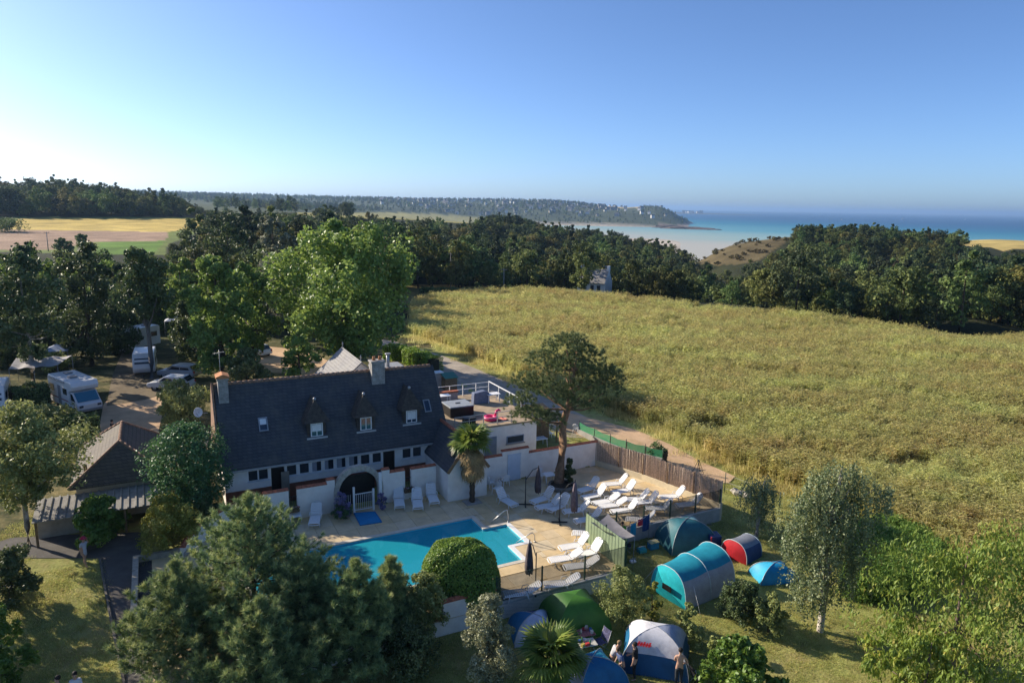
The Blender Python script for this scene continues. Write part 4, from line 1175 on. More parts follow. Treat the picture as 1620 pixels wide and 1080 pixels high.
def blob_points(cs, rs, n_per, rng, flat=1.0, shell=0.22):
    """leaf positions near the surface of many small clumps"""
    K = len(cs)
    idx = np.repeat(np.arange(K), n_per)
    d = unit(rng.normal(0, 1, (len(idx), 3)))
    r = 1 - np.abs(rng.normal(0, shell, len(idx)))
    r = np.clip(r, .15, 1.12)
    P = cs[idx] + d * (rs[idx] * r)[:, None] * np.array([1, 1, flat])
    return P, d, idx
def crown_clumps(rng, h0, h1, R, K, sub, form='round', prim=.36, subr=.42, asym=(0, 0)):
    """two levels of clumps inside a crown envelope from height h0 to h1"""
    cs, rs = [], []
    prims = []
    for k in range(K):
        u = (k + rng.uniform(0, 1)) / K
        z = u
        if form == 'round': rad = math.sqrt(max(0.05, 1 - (2 * z - 1) ** 2))
        elif form == 'tall': rad = max(.15, math.sin(math.pi * min(1, (z * .86 + .12))) ** .7)
        elif form == 'cone': rad = max(.06, 1.0 - z) * 1.0
        elif form == 'dome': rad = math.sqrt(max(0.03, 1 - z ** 2))
        elif form == 'flat': rad = .95
        else: rad = 1
        th_ = k * 2.39996 + rng.uniform(-.4, .4)
        q = rng.uniform(.45, .80) if k % 4 else rng.uniform(0, .35)
        pr = prim * R * rng.uniform(.75, 1.25) * (0.55 + .45 * rad)
        c = np.array([math.cos(th_) * q * R * rad + asym[0] * z, math.sin(th_) * q * R * rad + asym[1] * z, h0 + pr * .5 + (h1 - h0 - pr * 1.3) * z])
        prims.append((c, pr))
        d = unit(rng.normal(0, 1, (sub, 3)))
        d[:, 2] = np.abs(d[:, 2]) * rng.choice([1, 1, 1, -1], sub)
        rr_ = pr * rng.uniform(.55, .95, sub)
        cs.append(c + d * rr_[:, None] * np.array([1, 1, .85])); rs.append(pr * subr * rng.uniform(.6, 1.3, sub))
    return prims, np.concatenate(cs), np.concatenate(rs)
def trunk_mesh(name, h, r0, prims, m, rng, base=(0, 0), fork=.45, lean=(0, 0), n=8, top=.9, limbs=8):
    b = MB()
    hh = h * top
    pts = [(base[0] + lean[0] * t * t + .06 * h * .1 * math.sin(t * 5 + 1), base[1] + lean[1] * t * t + .05 * h * .1 * math.sin(t * 4), t * hh) for t in np.linspace(0, 1, 8)]
    pts[0] = (base[0], base[1], -.35)
    b.tube(pts, [r0 * (1.25 if i == 0 else 1 - .85 * (i / 7)) for i in range(8)], n)
    for c, pr in prims[:limbs]:
        zf = max(fork * hh, min(hh * .92, c[2] * .62)) * rng.uniform(.8, 1.0)
        t = zf / hh
        s = Vector((base[0] + lean[0] * t * t, base[1] + lean[1] * t * t, zf))
        e = Vector(c)
        md = s.lerp(e, .5) + Vector((0, 0, -.08 * (e - s).length))
        b.tube([s, md, e], [r0 * .42 * (1 - t * .5), r0 * .26, r0 * .08], 6)
    return b.mesh(name, m)
def tree(name, label, cat, loc, h, h0, R, m, rng_seed, leaf=(.22, .12), K=14, sub=9, per=40, form='round', r0=.2, bark=None, group=None,
         droop=0.0, jit=.7, prim=.36, subr=.42, lean=(0, 0), fork=.45, shell=.22, limbs=8, rz=0.0, flat=1.0):
    rng = np.random.default_rng(rng_seed)
    t = thing(name, label, cat, loc, rz, group)
    prims, cs, rs = crown_clumps(rng, h0, h, R, K, sub, form, prim, subr, lean)
    P, N, idx = blob_points(cs, rs, per, rng, flat, shell)
    V, F = leaf_geo(P, N * .8 + np.array([0, 0, .25]), leaf[0], leaf[1], rng, droop, jit)
    ct = rng.uniform(0, 1, len(cs))
    tint = np.clip(.55 * ct[idx] + .45 * rng.uniform(0, 1, len(P)), 0, 1)
    link('crown', tri_mesh('crown', V, F, np.repeat(tint, 4), m), t)
    if bark: link('trunk', trunk_mesh('trunk', h, r0, prims, bark, rng, fork=fork, lean=lean, limbs=limbs), t)
    return t
def needle_tufts(P, D, n, ln, wd, rng, spread=.9):
    """needles fanning out of shoot tips"""
    k = len(P)
    d = unit(np.repeat(D, n, 0) + rng.normal(0, spread, (k * n, 3)) * .7)
    p = np.repeat(P, n, 0) + rng.normal(0, .02, (k * n, 3))
    s = unit(np.cross(d, rng.normal(0, 1, (k * n, 3))))
    L_ = (ln * rng.uniform(.6, 1.25, k * n))[:, None]
    V = np.stack([p - s * wd * .5, p + s * wd * .5, p + d * L_], 1).reshape(-1, 3)
    F = np.arange(len(V)).reshape(-1, 3)
    return V, F
def pine(name, label, loc, h, R, seed, m, tufts=26, needles=26, ln=.22, wd=.026, base=.12, whorls=9, arms=6, r0=.16, rise=.45, bark=None, rz=0.0):
    rng = np.random.default_rng(seed)
    t = thing(name, label, 'tree', loc, rz)
    P, D, T = [], [], []
    b = MB()
    b.tube([(0, 0, -.3)] + [(.05 * math.sin(q * 6), .05 * math.cos(q * 5), h * q * .96) for q in np.linspace(.05, 1, 7)], [r0 * 1.2] + [r0 * (1 - .88 * q) for q in np.linspace(.05, 1, 7)], 8)
    for w in range(whorls):
        f = base + (1 - base) * (w / (whorls - 1)) ** .95
        z = h * f * .97
        Rw = R * (1 - f) ** .78 + .12
        for a in range(arms):
            th_ = 2 * math.pi * (a + rng.uniform(-.3, .3)) / arms + w * .7
            L_ = Rw * rng.uniform(.72, 1.15)
            dirh = np.array([math.cos(th_), math.sin(th_), 0])
            s = np.array([0, 0, z])
            pts = [s + dirh * L_ * q + np.array([0, 0, L_ * rise * q * q - .10 * L_ * q * (1 - q)]) for q in (0, .3, .6, .85, 1.0)]
            b.tube(pts, [r0 * .34 * (1 - f * .6), r0 * .24, r0 * .16, r0 * .1, .012], 5)
            n = max(4, int(tufts * (L_ / R) + 2))
            for q in rng.uniform(.28, 1.0, n):
                c = s + dirh * L_ * q + np.array([0, 0, L_ * rise * q * q])
                side = rng.normal(0, 1, 3); side[2] *= .5
                side = side / np.linalg.norm(side)
                reach = (1.12 - q) * .42 * L_ * rng.uniform(.3, 1.1) + .05
                tip = c + side * reach + np.array([0, 0, .15 * reach + .05])
                P.append(tip); D.append(unit(side * .45 + dirh * .3 + np.array([0, 0, .75])))
                T.append(rng.uniform(0, 1))
    for q in np.linspace(.8, 1.0, 8):
        for a in range(4):
            th_ = rng.uniform(0, 6.28); e = (1.06 - q) * .6
            P.append(np.array([math.cos(th_) * e, math.sin(th_) * e, h * q])); D.append(np.array([math.cos(th_) * .4, math.sin(th_) * .4, .8])); T.append(rng.uniform(.4, 1))
    P, D, T = np.array(P), np.array(D), np.array(T)
    V1, F1 = needle_tufts(P, D, needles, ln, wd, rng)
    V2, F2 = needle_tufts(P - D * ln * .9 - rng.normal(0, .06, P.shape), D, needles, ln, wd, rng)
    V = np.concatenate([V1, V2]); F = np.concatenate([F1, F2 + len(V1)])
    tn = np.concatenate([np.repeat(T, needles * 3), np.repeat(T * .8, needles * 3)])
    tn = np.clip(tn + rng.normal(0, .1, len(tn)), 0, 1)
    link('crown', tri_mesh('crown', V, F, tn, m), t)
    o = b.build('trunk', bark or M_bark, t, recalc=False)
    return t
LM = dict(
    forest=leaf_mat('forest_leaf', (0.054, 0.092, 0.030), (0.149, 0.203, 0.059), (0.250, 0.297, 0.095), .22, .6, .2, .42),
    forest_b=leaf_mat('forest_leaf_yellow', (.075, .095, .025), (.19, .205, .06), (.28, .27, .09), .22, .6, .2, .45),
    forest_c=leaf_mat('forest_leaf_deep', (.030, .055, .026), (.075, .110, .046), (.14, .17, .07), .2, .6, .2, .35),
    pop=leaf_mat('poplar_leaf', (0.108, 0.190, 0.040), (0.226, 0.324, 0.072), (0.360, 0.468, 0.126), .32, .45, .4, .08),
    silver=leaf_mat('silver_poplar_leaf', (0.130, 0.156, 0.091), (0.260, 0.273, 0.182), (0.416, 0.416, 0.312), .25, .5, .4, .08),
    dark=leaf_mat('dark_leaf', (0.050, 0.082, 0.032), (0.115, 0.157, 0.055), (0.230, 0.252, 0.115), .2, .5, .3, .15),
    mid=leaf_mat('mid_leaf', (0.097, 0.173, 0.043), (0.216, 0.324, 0.073), (0.432, 0.518, 0.130), .3, .5, .35, .12),
    holly=leaf_mat('glossy_leaf', (0.041, 0.104, 0.041), (0.094, 0.198, 0.068), (0.188, 0.319, 0.112), .18, .45, .35, .06),
    fig=leaf_mat('fig_leaf', (0.078, 0.156, 0.026), (0.156, 0.260, 0.044), (0.286, 0.390, 0.091), .3, .45, .4, .06),
    yell=leaf_mat('yellow_leaf', (0.172, 0.211, 0.040), (0.406, 0.390, 0.086), (0.655, 0.593, 0.156), .3, .55, .3, .06),
    olive=leaf_mat('olive_leaf', (0.140, 0.160, 0.085), (0.319, 0.328, 0.188), (0.619, 0.619, 0.413), .2, .45, .4, .06),
    bush=leaf_mat('bush_leaf', (0.150, 0.190, 0.060), (0.310, 0.350, 0.120), (0.520, 0.520, 0.200), .25, .5, .3, .08),
    clip=leaf_mat('clipped_leaf', (.11, .20, .034), (.20, .31, .055), (.30, .40, .08), .28, .45, .4, .04),
    birch=leaf_mat('birch_leaf', (0.108, 0.154, 0.061), (0.226, 0.260, 0.122), (0.414, 0.450, 0.252), .28, .45, .4, .06),
    cherry=leaf_mat('cherry_leaf', (0.126, 0.196, 0.031), (0.259, 0.329, 0.063), (0.504, 0.420, 0.112), .35, .5, .35, .06),
    pine=leaf_mat('pine_needle', (0.145, 0.226, 0.099), (0.304, 0.377, 0.145), (0.551, 0.580, 0.232), .18, .5, .35, .08),
    scots=leaf_mat('scots_needle', (.085, .125, .048), (.155, .195, .075), (.25, .28, .11), .2, .5, .35, .05),
    weed=leaf_mat('weed_leaf', (0.091, 0.182, 0.033), (0.169, 0.286, 0.055), (0.286, 0.390, 0.104), .35, .6, .25, .1),
    hedge=leaf_mat('hedge_leaf', (0.127, 0.254, 0.030), (0.254, 0.406, 0.051), (0.406, 0.558, 0.101), .3, .45, .4, .06),
    dhedge=leaf_mat('dark_hedge_leaf', (0.062, 0.114, 0.034), (0.135, 0.198, 0.058), (0.250, 0.312, 0.104), .2, .5, .35, .1),
    palm=leaf_mat('palm_leaf', (0.078, 0.150, 0.026), (0.208, 0.273, 0.052), (0.442, 0.390, 0.104), .3, .4, .4, .05),
    dead=leaf_mat('dead_palm_leaf', (0.208, 0.150, 0.072), (0.442, 0.325, 0.156), (0.572, 0.390, 0.130), .2, .8, .2, .05),
    crop=leaf_mat('crop_stalk', (.34, .335, .12), (.60, .575, .25), (.78, .74, .44), .48, .7, .2, .22),
    flower=leaf_mat('lavender_flower', (0.130, 0.130, 0.208), (0.260, 0.221, 0.416), (0.390, 0.325, 0.585), .2, .7, .2, .05),
)
def gp(px, py, z0=-.5):
    p = on_ground(px, py, z0)
    return Vector((p.x, p.y, gz(p.x, p.y)))
def gxy(x, y): return Vector((x, y, gz(x, y)))

# ---- the trees of the campsite, back to front
def far_tree(px, Y, top_py, half_px, label, m, seed, h0f=.18, form='round', **kw):
    x = at(px, 500, Y).x
    g = gz(x, Y)
    top = at(px, top_py, Y).z
    R = half_px * math.hypot(Y, CAM_H - g) / FPX
    h = top - g
    return tree(kw.pop('name', 'broadleaf_tree'), label, 'tree', (x, Y, g), h, h * h0f, R, m, seed, form=form, bark=kw.pop('bark', M_bark), **kw)
far_tree(546, 78, 346, 122, 'huge bright green poplar standing behind the outbuilding', LM['pop'], 11, .08, 'round', leaf=(.42, .32), K=36, sub=12, per=60, r0=.5, prim=.33, subr=.40)
far_tree(438, 100, 334, 44, 'grey green silvery poplar behind the huge bright poplar', LM['silver'], 12, .1, 'tall', leaf=(.40, .30), K=18, sub=9, per=42, r0=.35)
far_tree(345, 72, 398, 66, 'tall leafy tree over the parked cars by the capped chimney', LM['mid'], 13, .06, 'tall', leaf=(.36, .26), K=26, sub=10, per=52, r0=.35, prim=.33)
far_tree(395, 79, 415, 55, 'leafy tree between the car park and the huge poplar', LM['mid'], 14, .12, 'round', leaf=(.36, .26), K=18, sub=10, per=46, r0=.3)
far_tree(232, 71, 388, 54, 'dark round tree with a bare grey trunk beside the caravan', LM['dark'], 15, .42, 'round', leaf=(.34, .22), K=16, sub=10, per=60, r0=.30, prim=.40, bark=mat('grey_bark', (.16, .15, .14), .9, .2, 5))
far_tree(138, 76, 384, 60, 'dark cypress like tree behind the parked motorhome', LM['dark'], 16, .06, 'tall', leaf=(.34, .22), K=22, sub=10, per=50, r0=.35, droop=.2)
far_tree(40, 66, 398, 66, 'tall dark tree over the caravan with pale slender trunks', LM['dark'], 17, .16, 'round', leaf=(.34, .24), K=18, sub=10, per=52, r0=.28, bark=M_bark_birch)
far_tree(-45, 62, 420, 70, 'dark tree partly seen at the campsite boundary by the caravan', LM['dark'], 18, .2, 'round', leaf=(.34, .24), K=14, sub=9, per=44, r0=.28)
far_tree(290, 88, 405, 44, 'green tree rising behind the dark round tree', LM['mid'], 19, .1, 'round', leaf=(.38, .28), K=14, sub=9, per=40, r0=.3)
far_tree(185, 90, 412, 40, 'green tree between the cypress and the dark round tree', LM['dark'], 20, .1, 'round', leaf=(.38, .28), K=14, sub=9, per=40, r0=.3)
far_tree(90, 92, 404, 44, 'bushy tree behind the tall dark campsite trees', LM['mid'], 21, .1, 'round', leaf=(.38, .28), K=14, sub=9, per=40, r0=.3)
far_tree(80, 72, 556, 40, 'low yellowish shrub tree beside the pale awning', LM['bush'], 22, .25, 'flat', leaf=(.26, .18), K=12, sub=8, per=36, r0=.12)
far_tree(470, 71, 520, 36, 'low leafy tree behind the slate ridge', LM['mid'], 23, .05, 'round', leaf=(.30, .22), K=12, sub=8, per=40, r0=.15)
far_tree(385, 66, 545, 52, 'bushy dark shrub behind the slate ridge and aerial', LM['dark'], 24, .02, 'dome', leaf=(.28, .20), K=14, sub=8, per=40, r0=.12)
far_tree(160, 96, 408, 46, 'leafy tree at the far hedge behind the cypress', LM['mid'], 25, .1, 'round', leaf=(.38, .28), K=14, sub=9, per=36, r0=.3)
far_tree(20, 96, 402, 50, 'leafy tree at the far hedge by the brown field', LM['mid'], 26, .1, 'round', leaf=(.38, .28), K=14, sub=9, per=36, r0=.3)
far_tree(60, 78, 470, 60, 'dark bushy tree between the tall dark tree and cypress', LM['dark'], 28, .0, 'dome', leaf=(.34, .24), K=18, sub=10, per=44, r0=.2)
far_tree(175, 84, 480, 44, 'dark bushy tree under the cypress by the red car', LM['dark'], 29, .0, 'dome', leaf=(.34, .24), K=16, sub=10, per=44, r0=.2)
far_tree(-5, 74, 500, 60, 'dark bushy tree behind the partly seen caravan', LM['dark'], 30, .0, 'dome', leaf=(.34, .24), K=16, sub=10, per=44, r0=.2)
far_tree(300, 82, 470, 50, 'dark bushy tree behind the parked cars', LM['dark'], 39, .0, 'dome', leaf=(.34, .24), K=16, sub=10, per=44, r0=.2)
far_tree(480, 92, 425, 45, 'leafy tree half hidden behind the huge poplar', LM['mid'], 27, .05, 'round', leaf=(.38, .28), K=14, sub=9, per=36, r0=.3)
far_tree(28, 290, 346, 34, 'low dark thicket between the brown and golden fields', LM['dhedge'], 301, .0, 'dome', leaf=(.6, .4), K=12, sub=8, per=30, r0=.2)
far_tree(112, 212, 375, 20, 'low dark bush in the brown field by the pole', LM['dhedge'], 302, .0, 'dome', leaf=(.5, .35), K=10, sub=8, per=30, r0=.2)
far_tree(142, 210, 369, 18, 'rounded dark bush beside the low bush in the brown field', LM['dhedge'], 303, .0, 'dome', leaf=(.5, .35), K=10, sub=8, per=30, r0=.2)
# ---- round the house
def tree_px(name, label, base_px, top_py, half_px, m, seed, h0f=.1, form='round', z0=-.5, **kw):
    g = gp(*base_px, z0) if z0 is not None else Vector(base_px)
    Y = g.y
    top = at(base_px[0], top_py, Y).z
    R = half_px * math.hypot(g.length, 0) / FPX
    h = top - g.z
    cat = kw.pop('cat', 'tree' if kw.get('bark', M_bark) else 'bush')
    return tree(name, label, cat, g, h, h * h0f, R, m, seed, form=form, bark=kw.pop('bark', M_bark), **kw)
tree_px('broadleaf_tree', 'grey green spreading tree with a pale trunk in front of the hipped shed', (45, 862), 636, 84, LM['bush'], 31, .28, 'round', leaf=(.20, .12), K=22, sub=12, per=70, r0=.17, bark=M_bark_birch, prim=.38)
tree('broadleaf_tree', 'leafy tree beside the shady lawn at the campsite edge', 'tree', gxy(-29.5, 30), 7.4, 1.4, 3.6, LM['dark'], 32, leaf=(.24, .15), K=18, sub=10, per=44, r0=.2, bark=M_bark)
tree('broadleaf_tree', 'second leafy tree shading the lawn at the campsite edge', 'tree', gxy(-25.5, 24.5), 7.4, 1.4, 3.4, LM['dark'], 40, leaf=(.24, .15), K=16, sub=10, per=44, r0=.2, bark=M_bark)
tree_px('holly_tree', 'dense round glossy dark green tree in front of the slate roof', (308, 822), 666, 86, LM['holly'], 33, .06, 'round', leaf=(.17, .10), K=26, sub=12, per=72, r0=.16, prim=.36, jit=.6)
tree_px('fig_bush', 'bright green leafy fig bush beside the person in the red hat', (162, 852), 782, 46, LM['fig'], 34, .0, 'dome', leaf=(.24, .17), K=14, sub=9, per=44, r0=.07, cat='bush')
tree_px('flowering_shrub', 'yellow green shrub beside the curved white wall', (268, 862), 780, 54, LM['yell'], 35, .0, 'dome', leaf=(.15, .09), K=18, sub=10, per=56, r0=.06, cat='bush')
tree_px('garden_shrub', 'dark leafy shrub between the glossy tree and the curved wall', (330, 842), 778, 34, LM['dark'], 36, .0, 'dome', leaf=(.16, .1), K=10, sub=8, per=44, r0=.05, cat='bush')
tree_px('bamboo_clump', 'yellowish upright bush against the gable end of the house', (287, 672), 597, 46, LM['bush'], 37, .0, 'tall', leaf=(.26, .10), K=18, sub=10, per=46, r0=.08, droop=.3, cat='bush', z0=.2)
tree_px('broadleaf_shrub', 'bushy grey green shrub by the path behind the shed', (75, 690), 640, 56, LM['bush'], 38, .0, 'dome', leaf=(.2, .13), K=16, sub=9, per=42, r0=.06, cat='bush', z0=.0)
# hedges
def hedge(label, pts, h, w, m, seed, leaf=(.18, .11), dens=230, z=None, name='hedge'):
    rng = np.random.default_rng(seed)
    base = pts[0]
    t = thing(name, label, 'hedge', (base.x, base.y, base.z))
    P, N = [], []
    b = MB()
    for i in range(len(pts) - 1):
        a, c = pts[i] - base, pts[i + 1] - base
        ln = (c - a).length
        d = np.array((c - a).normalized()); nn = np.array([-d[1], d[0], 0])
        n = int(ln * (2 * h + w) * dens)
        u = rng.uniform(0, ln, n); k = rng.uniform(0, 2 * h + w, n)
        lump = .14 * np.sin(u * 2.3 + seed) + .10 * np.sin(u * 5.1)
        off = np.where(k < h, -w / 2, np.where(k < h + w, k - h - w / 2, w / 2))
        zz = np.where(k < h, k, np.where(k < h + w, h, 2 * h + w - k))
        nrm = np.where((k < h)[:, None], -nn, np.where((k < h + w)[:, None], np.array([0, 0, 1.]), nn))
        p = np.array(a) + u[:, None] * d + off[:, None] * nn
        p[:, 2] += zz
        p += nrm * (lump + rng.normal(0, .09, n))[:, None]
        P.append(p); N.append(nrm)
        b.bar(a + Vector((0, 0, h * .45)), c + Vector((0, 0, h * .45)), w * .7, h * .85)
    P, N = np.concatenate(P), np.concatenate(N)
    V, F = leaf_geo(P, N, leaf[0], leaf[1], rng)
    link('foliage', tri_mesh('foliage', V, F, np.repeat(rng.uniform(0, 1, len(P)), 4), m), t)
    b.build('branches', mat('twig', (.05, .045, .025), .95, .3, 6), t)
    return t
hedge('clipped bright green hedge between the outbuilding and the gravel road', [gp(612, 566, .1), gp(640, 570, .1), gp(688, 590, .1)], 1.7, 1.6, LM['hedge'], 41)
hedge('dark hedge beside the parked caravan', [gp(20, 650, .1), gp(78, 640, .2)], 2.0, 1.3, LM['dhedge'], 42)
hedge('dark hedge behind the grey green tree and shed', [gp(95, 700, .1), gp(158, 690, .1)], 1.9, 1.5, LM['dhedge'], 43)
hedge('sunlit hedge along the far campsite boundary', [gxy(-95, 100), gxy(-50, 104), gxy(-22, 112)], 5.5, 3.0, LM['mid'], 44, (.4, .28), 40)
hedge('dark clipped hedge by the corner of the green windbreak', [gp(1030, 730, 0), gp(1052, 737, 0)], 1.3, .9, LM['dhedge'], 45)
hedge('low dark hedge along the far edge of the crop field', [gxy(*U(665, 462, 0)[:2]), gxy(*U(743, 466, 0)[:2])], 1.2, 1.2, LM['dhedge'], 46, (.3, .2), 60)
# ---- Scots pine on the sun terrace
rng = np.random.default_rng(51)
sp = thing('scots_pine', 'tall Scots pine with an orange bare trunk growing through the sun terrace', 'tree', W(*site(884, 768), 0))
b = MB()
tp = [(0, 0, -.2), (.05, 0, 1.2), (.2, 0, 3), (.15, .1, 4.6), (.45, .1, 5.6), (.75, .1, 7.0), (.8, 0, 8.4), (1.0, 0, 9.6)]
b.tube(tp, [.42, .34, .30, .27, .24, .18, .12, .05], 10)
PP, DD, TT = [], [], []
lobes = [(0.2, -.2, 9.9, 1.7), (1.6, .2, 9.2, 1.6), (-1.3, .2, 8.8, 1.5), (2.8, -.2, 8.0, 1.5), (.4, -.8, 8.6, 1.7), (-2.3, -.2, 7.4, 1.5), (-1.0, -1.0, 7.2, 1.5), (3.1, .2, 6.9, 1.3),
         (1.4, -1.2, 7.2, 1.4), (-2.9, -.2, 6.0, 1.3), (-1.9, -1.1, 5.3, 1.35), (-.9, -.8, 5.0, 1.2), (-2.6, .5, 4.9, 1.1), (.2, 1.3, 8.0, 1.6), (1.9, 1.2, 7.8, 1.4), (-1.6, 1.2, 6.8, 1.4), (3.4, .6, 7.6, 1.1), (2.2, -.9, 6.1, .9), (.3, -1.0, 6.3, 1.1), (.6, .2, 10.3, 1.2)]
for x, y, z, r in lobes:
    f = min(.95, max(.45, (z - 1.4) / 9.6))
    i = min(6, int(f * 7)); s = Vector(tp[i + 1])
    if s.z > z - .3: s = Vector(tp[max(3, i)])
    b.tube([s, s.lerp(Vector((x, y, z)), .5) + Vector((0, 0, -.15)), (x, y, z)], [.09, .06, .03], 6)
    n = int(55 * r * r)
    d = unit(rng.normal(0, 1, (n, 3))); d[:, 2] = np.where(d[:, 2] < -.35, -d[:, 2], d[:, 2])
    rad = r * np.clip(1 - np.abs(rng.normal(0, .25, n)), .2, 1.1)
    PP.append(np.array([x, y, z]) + d * rad[:, None] * np.array([1, 1, .62])); DD.append(unit(d * .7 + np.array([0, 0, .6]))); TT.append(rng.uniform(0, 1, n))
PP, DD, TT = np.concatenate(PP), np.concatenate(DD), np.concatenate(TT)
V, F = needle_tufts(PP, DD, 34, .24, .030, rng, 1.0)
link('crown', tri_mesh('crown', V, F, np.repeat(TT, 34 * 3), LM['scots']), sp)
b.build('trunk', M_bark_pine, sp, recalc=False)
g = site(884, 772)
pl = site_thing('round_planter', 'round stone planter at the foot of the Scots pine', 'planter', g[0] + .15, g[1] - .1, 0)
b = MB(); b.lathe([(.85, 0), (.95, .1), (.95, .32), (.80, .34), (.80, .25)], 20); b.build('rim', mat('planter_stone', (.22, .20, .17), .9, .25, 4, .3, 20), pl)
b = MB(); b.lathe([(.80, .24), (.4, .27), (0, .28)], 16); b.build('soil', mat('soil', (.06, .045, .03), .95, .3, 8), pl)
g = W(*site(900, 768), .2)
tree('climbing_shrub', 'dark leafy shrub growing at the foot of the Scots pine', 'bush', g, 1.9, .0, .85, LM['dark'], 52, leaf=(.13, .08), K=10, sub=8, per=44, form='cone', r0=.04, bark=M_bark)
# ---- foreground pines
pn = [((405, 1003), 783, 172, 'large bushy pine with a tall leading shoot beside the pump house', 61, 10, 8),
      ((566, 1050), 888, 100, 'bushy pine beside the pool with several upright shoots', 62, 8, 7),
      ((620, 1010), 884, 55, 'slender young pine between the tall pine and clipped bush', 63, 7, 6),
      ((290, 1062), 890, 115, 'wide low pine over the tarmac path', 64, 8, 7),
      ((420, 1100), 948, 120, 'low spreading pine in the shade of the tall pine', 65, 8, 7),
      ((480, 1040), 872, 100, 'bushy pine standing close behind the tall pine', 66, 8, 7)]
for (bp_, top, half, lab, seed, wh, ar_) in pn:
    g = gp(*bp_, -.8)
    h = at(bp_[0], top, g.y).z - g.z
    R = half * g.length / FPX
    pine('pine_tree', lab, g, h, R, seed, LM['pine'], tufts=40, needles=26, ln=.24, wd=.030, base=.06, whorls=wh, arms=ar_ + 1, r0=.15)
# ---- clipped dome bush and shrubs by the camp lawn
def clipped(label, c, rx, ry, h, m, seed, n):
    rng = np.random.default_rng(seed)
    t = thing('clipped_bush', label, 'bush', c)
    d = unit(rng.normal(0, 1, (n, 3))); d[:, 2] = np.abs(d[:, 2])
    # super-ellipse: upright sides and a flat-rounded top
    k = (np.abs(d[:, 0]) ** 2.8 + np.abs(d[:, 1]) ** 2.8 + np.abs(d[:, 2]) ** 2.8) ** (1 / 2.8)
    r = np.clip(1 / k, 0, 1.35) * (1 - np.abs(rng.normal(0, .035, n))) * (1 + .03 * np.sin(d[:, 0] * 9) * np.sin(d[:, 1] * 8 + d[:, 2] * 7))
    P = d * r[:, None] * np.array([rx, ry, h])
    V, F = leaf_geo(P, d, .13, .075, rng, 0, .75)
    link('foliage', tri_mesh('foliage', V, F, np.repeat(rng.uniform(0, 1, n), 4), m), t)
    b = MB(); b.ball((0, 0, h * .25), (rx * .82, ry * .82, h * .6), 16, 10); b.build('branches', mat('twig', (.05, .045, .025)), t)
g = W(*site(725, 925, -.2), 0)
clipped('large round clipped bush at the near edge of the pool', W(-4.1, -8.2, .1), 2.0, 1.5, 2.95, LM['clip'], 71, 24000)
tree_px('garden_shrub', 'olive brown shrub below the clipped bush', (672, 1000), 905, 62, LM['bush'], 72, .0, 'dome', leaf=(.12, .08), K=18, sub=10, per=56, r0=.06, z0=-.8, cat='bush')
tree_px('garden_shrub', 'dark shrub in the shade between the pines and the silvery shrub', (650, 1060), 985, 75, LM['dark'], 73, .0, 'dome', leaf=(.12, .08), K=16, sub=10, per=56, r0=.06, z0=-.8, cat='bush')
tree_px('oleaster_shrub', 'silvery grey green shrub next to the fan palm', (772, 1080), 940, 62, LM['olive'], 74, .0, 'tall', leaf=(.11, .07), K=22, sub=10, per=66, r0=.07, z0=-.8, cat='bush')
tree_px('garden_shrub', 'rounded feathery green shrub beside the big turquoise tent', (985, 988), 897, 54, LM['bush'], 75, .0, 'dome', leaf=(.12, .05), K=18, sub=10, per=62, r0=.06, z0=-.8, cat='bush')
tree_px('yellow_shrub', 'small yellow leaved shrub against the big turquoise tent', (1030, 985), 918, 22, LM['yell'], 76, .0, 'dome', leaf=(.11, .07), K=9, sub=8, per=44, r0=.04, z0=-.8, cat='bush')
tree_px('garden_shrub', 'round green shrub behind the white and blue dome tent', (1085, 1022), 952, 32, LM['bush'], 77, .0, 'dome', leaf=(.11, .07), K=12, sub=9, per=50, r0=.05, z0=-.8, cat='bush')
tree_px('garden_shrub', 'dark olive shrub on the lawn beside the weeping birch', (1168, 985), 916, 46, LM['dark'], 78, .0, 'dome', leaf=(.12, .08), K=14, sub=9, per=52, r0=.05, z0=-.8, cat='bush')
tree_px('garden_shrub', 'dark olive shrub with yellow tips left of the birch trunk', (1215, 1000), 938, 36, LM['bush'], 79, .0, 'dome', leaf=(.12, .08), K=12, sub=9, per=50, r0=.05, z0=-.8, cat='bush')
tree_px('fig_bush', 'spreading blue green fig bush at the edge of the camp lawn', (1170, 1110), 1008, 72, LM['fig'], 80, .0, 'dome', leaf=(.20, .15), K=16, sub=9, per=44, r0=.06, z0=-.8, cat='bush')
tree_px('garden_shrub', 'leafy shrub beside the bare backed man', (1130, 1065), 1005, 30, LM['bush'], 81, .0, 'dome', leaf=(.12, .08), K=10, sub=8, per=44, r0=.05, z0=-.8, cat='bush')
tree_px('garden_shrub', 'dark shrub on the shady lawn beside the tarmac path', (22, 960), 860, 50, LM['dark'], 82, .0, 'dome', leaf=(.16, .10), K=14, sub=9, per=50, r0=.06, z0=-.8, cat='bush')
tree_px('garden_shrub', 'large leaved shrub at the corner of the shady lawn', (5, 1085), 960, 50, LM['fig'], 83, .0, 'dome', leaf=(.2, .13), K=12, sub=8, per=40, r0=.06, z0=-.8, cat='bush')
tree_px('lavender_bush', 'lavender bush with purple flowers left of the pool gate', (541, 818), 776, 22, LM['flower'], 84, .0, 'dome', leaf=(.12, .04), K=10, sub=8, per=30, r0=.03, z0=0, cat='bush')
tree_px('garden_shrub', 'low rounded green shrub on the deck left of the pool gate', (541, 820), 795, 19, LM['holly'], 85, .0, 'dome', leaf=(.10, .05), K=10, sub=8, per=40, r0=.03, z0=0, cat='bush')
tree_px('lavender_bush', 'lavender bush right of the pool gate post', (604, 806), 776, 14, LM['flower'], 86, .0, 'dome', leaf=(.12, .04), K=8, sub=7, per=30, r0=.03, z0=0, cat='bush')
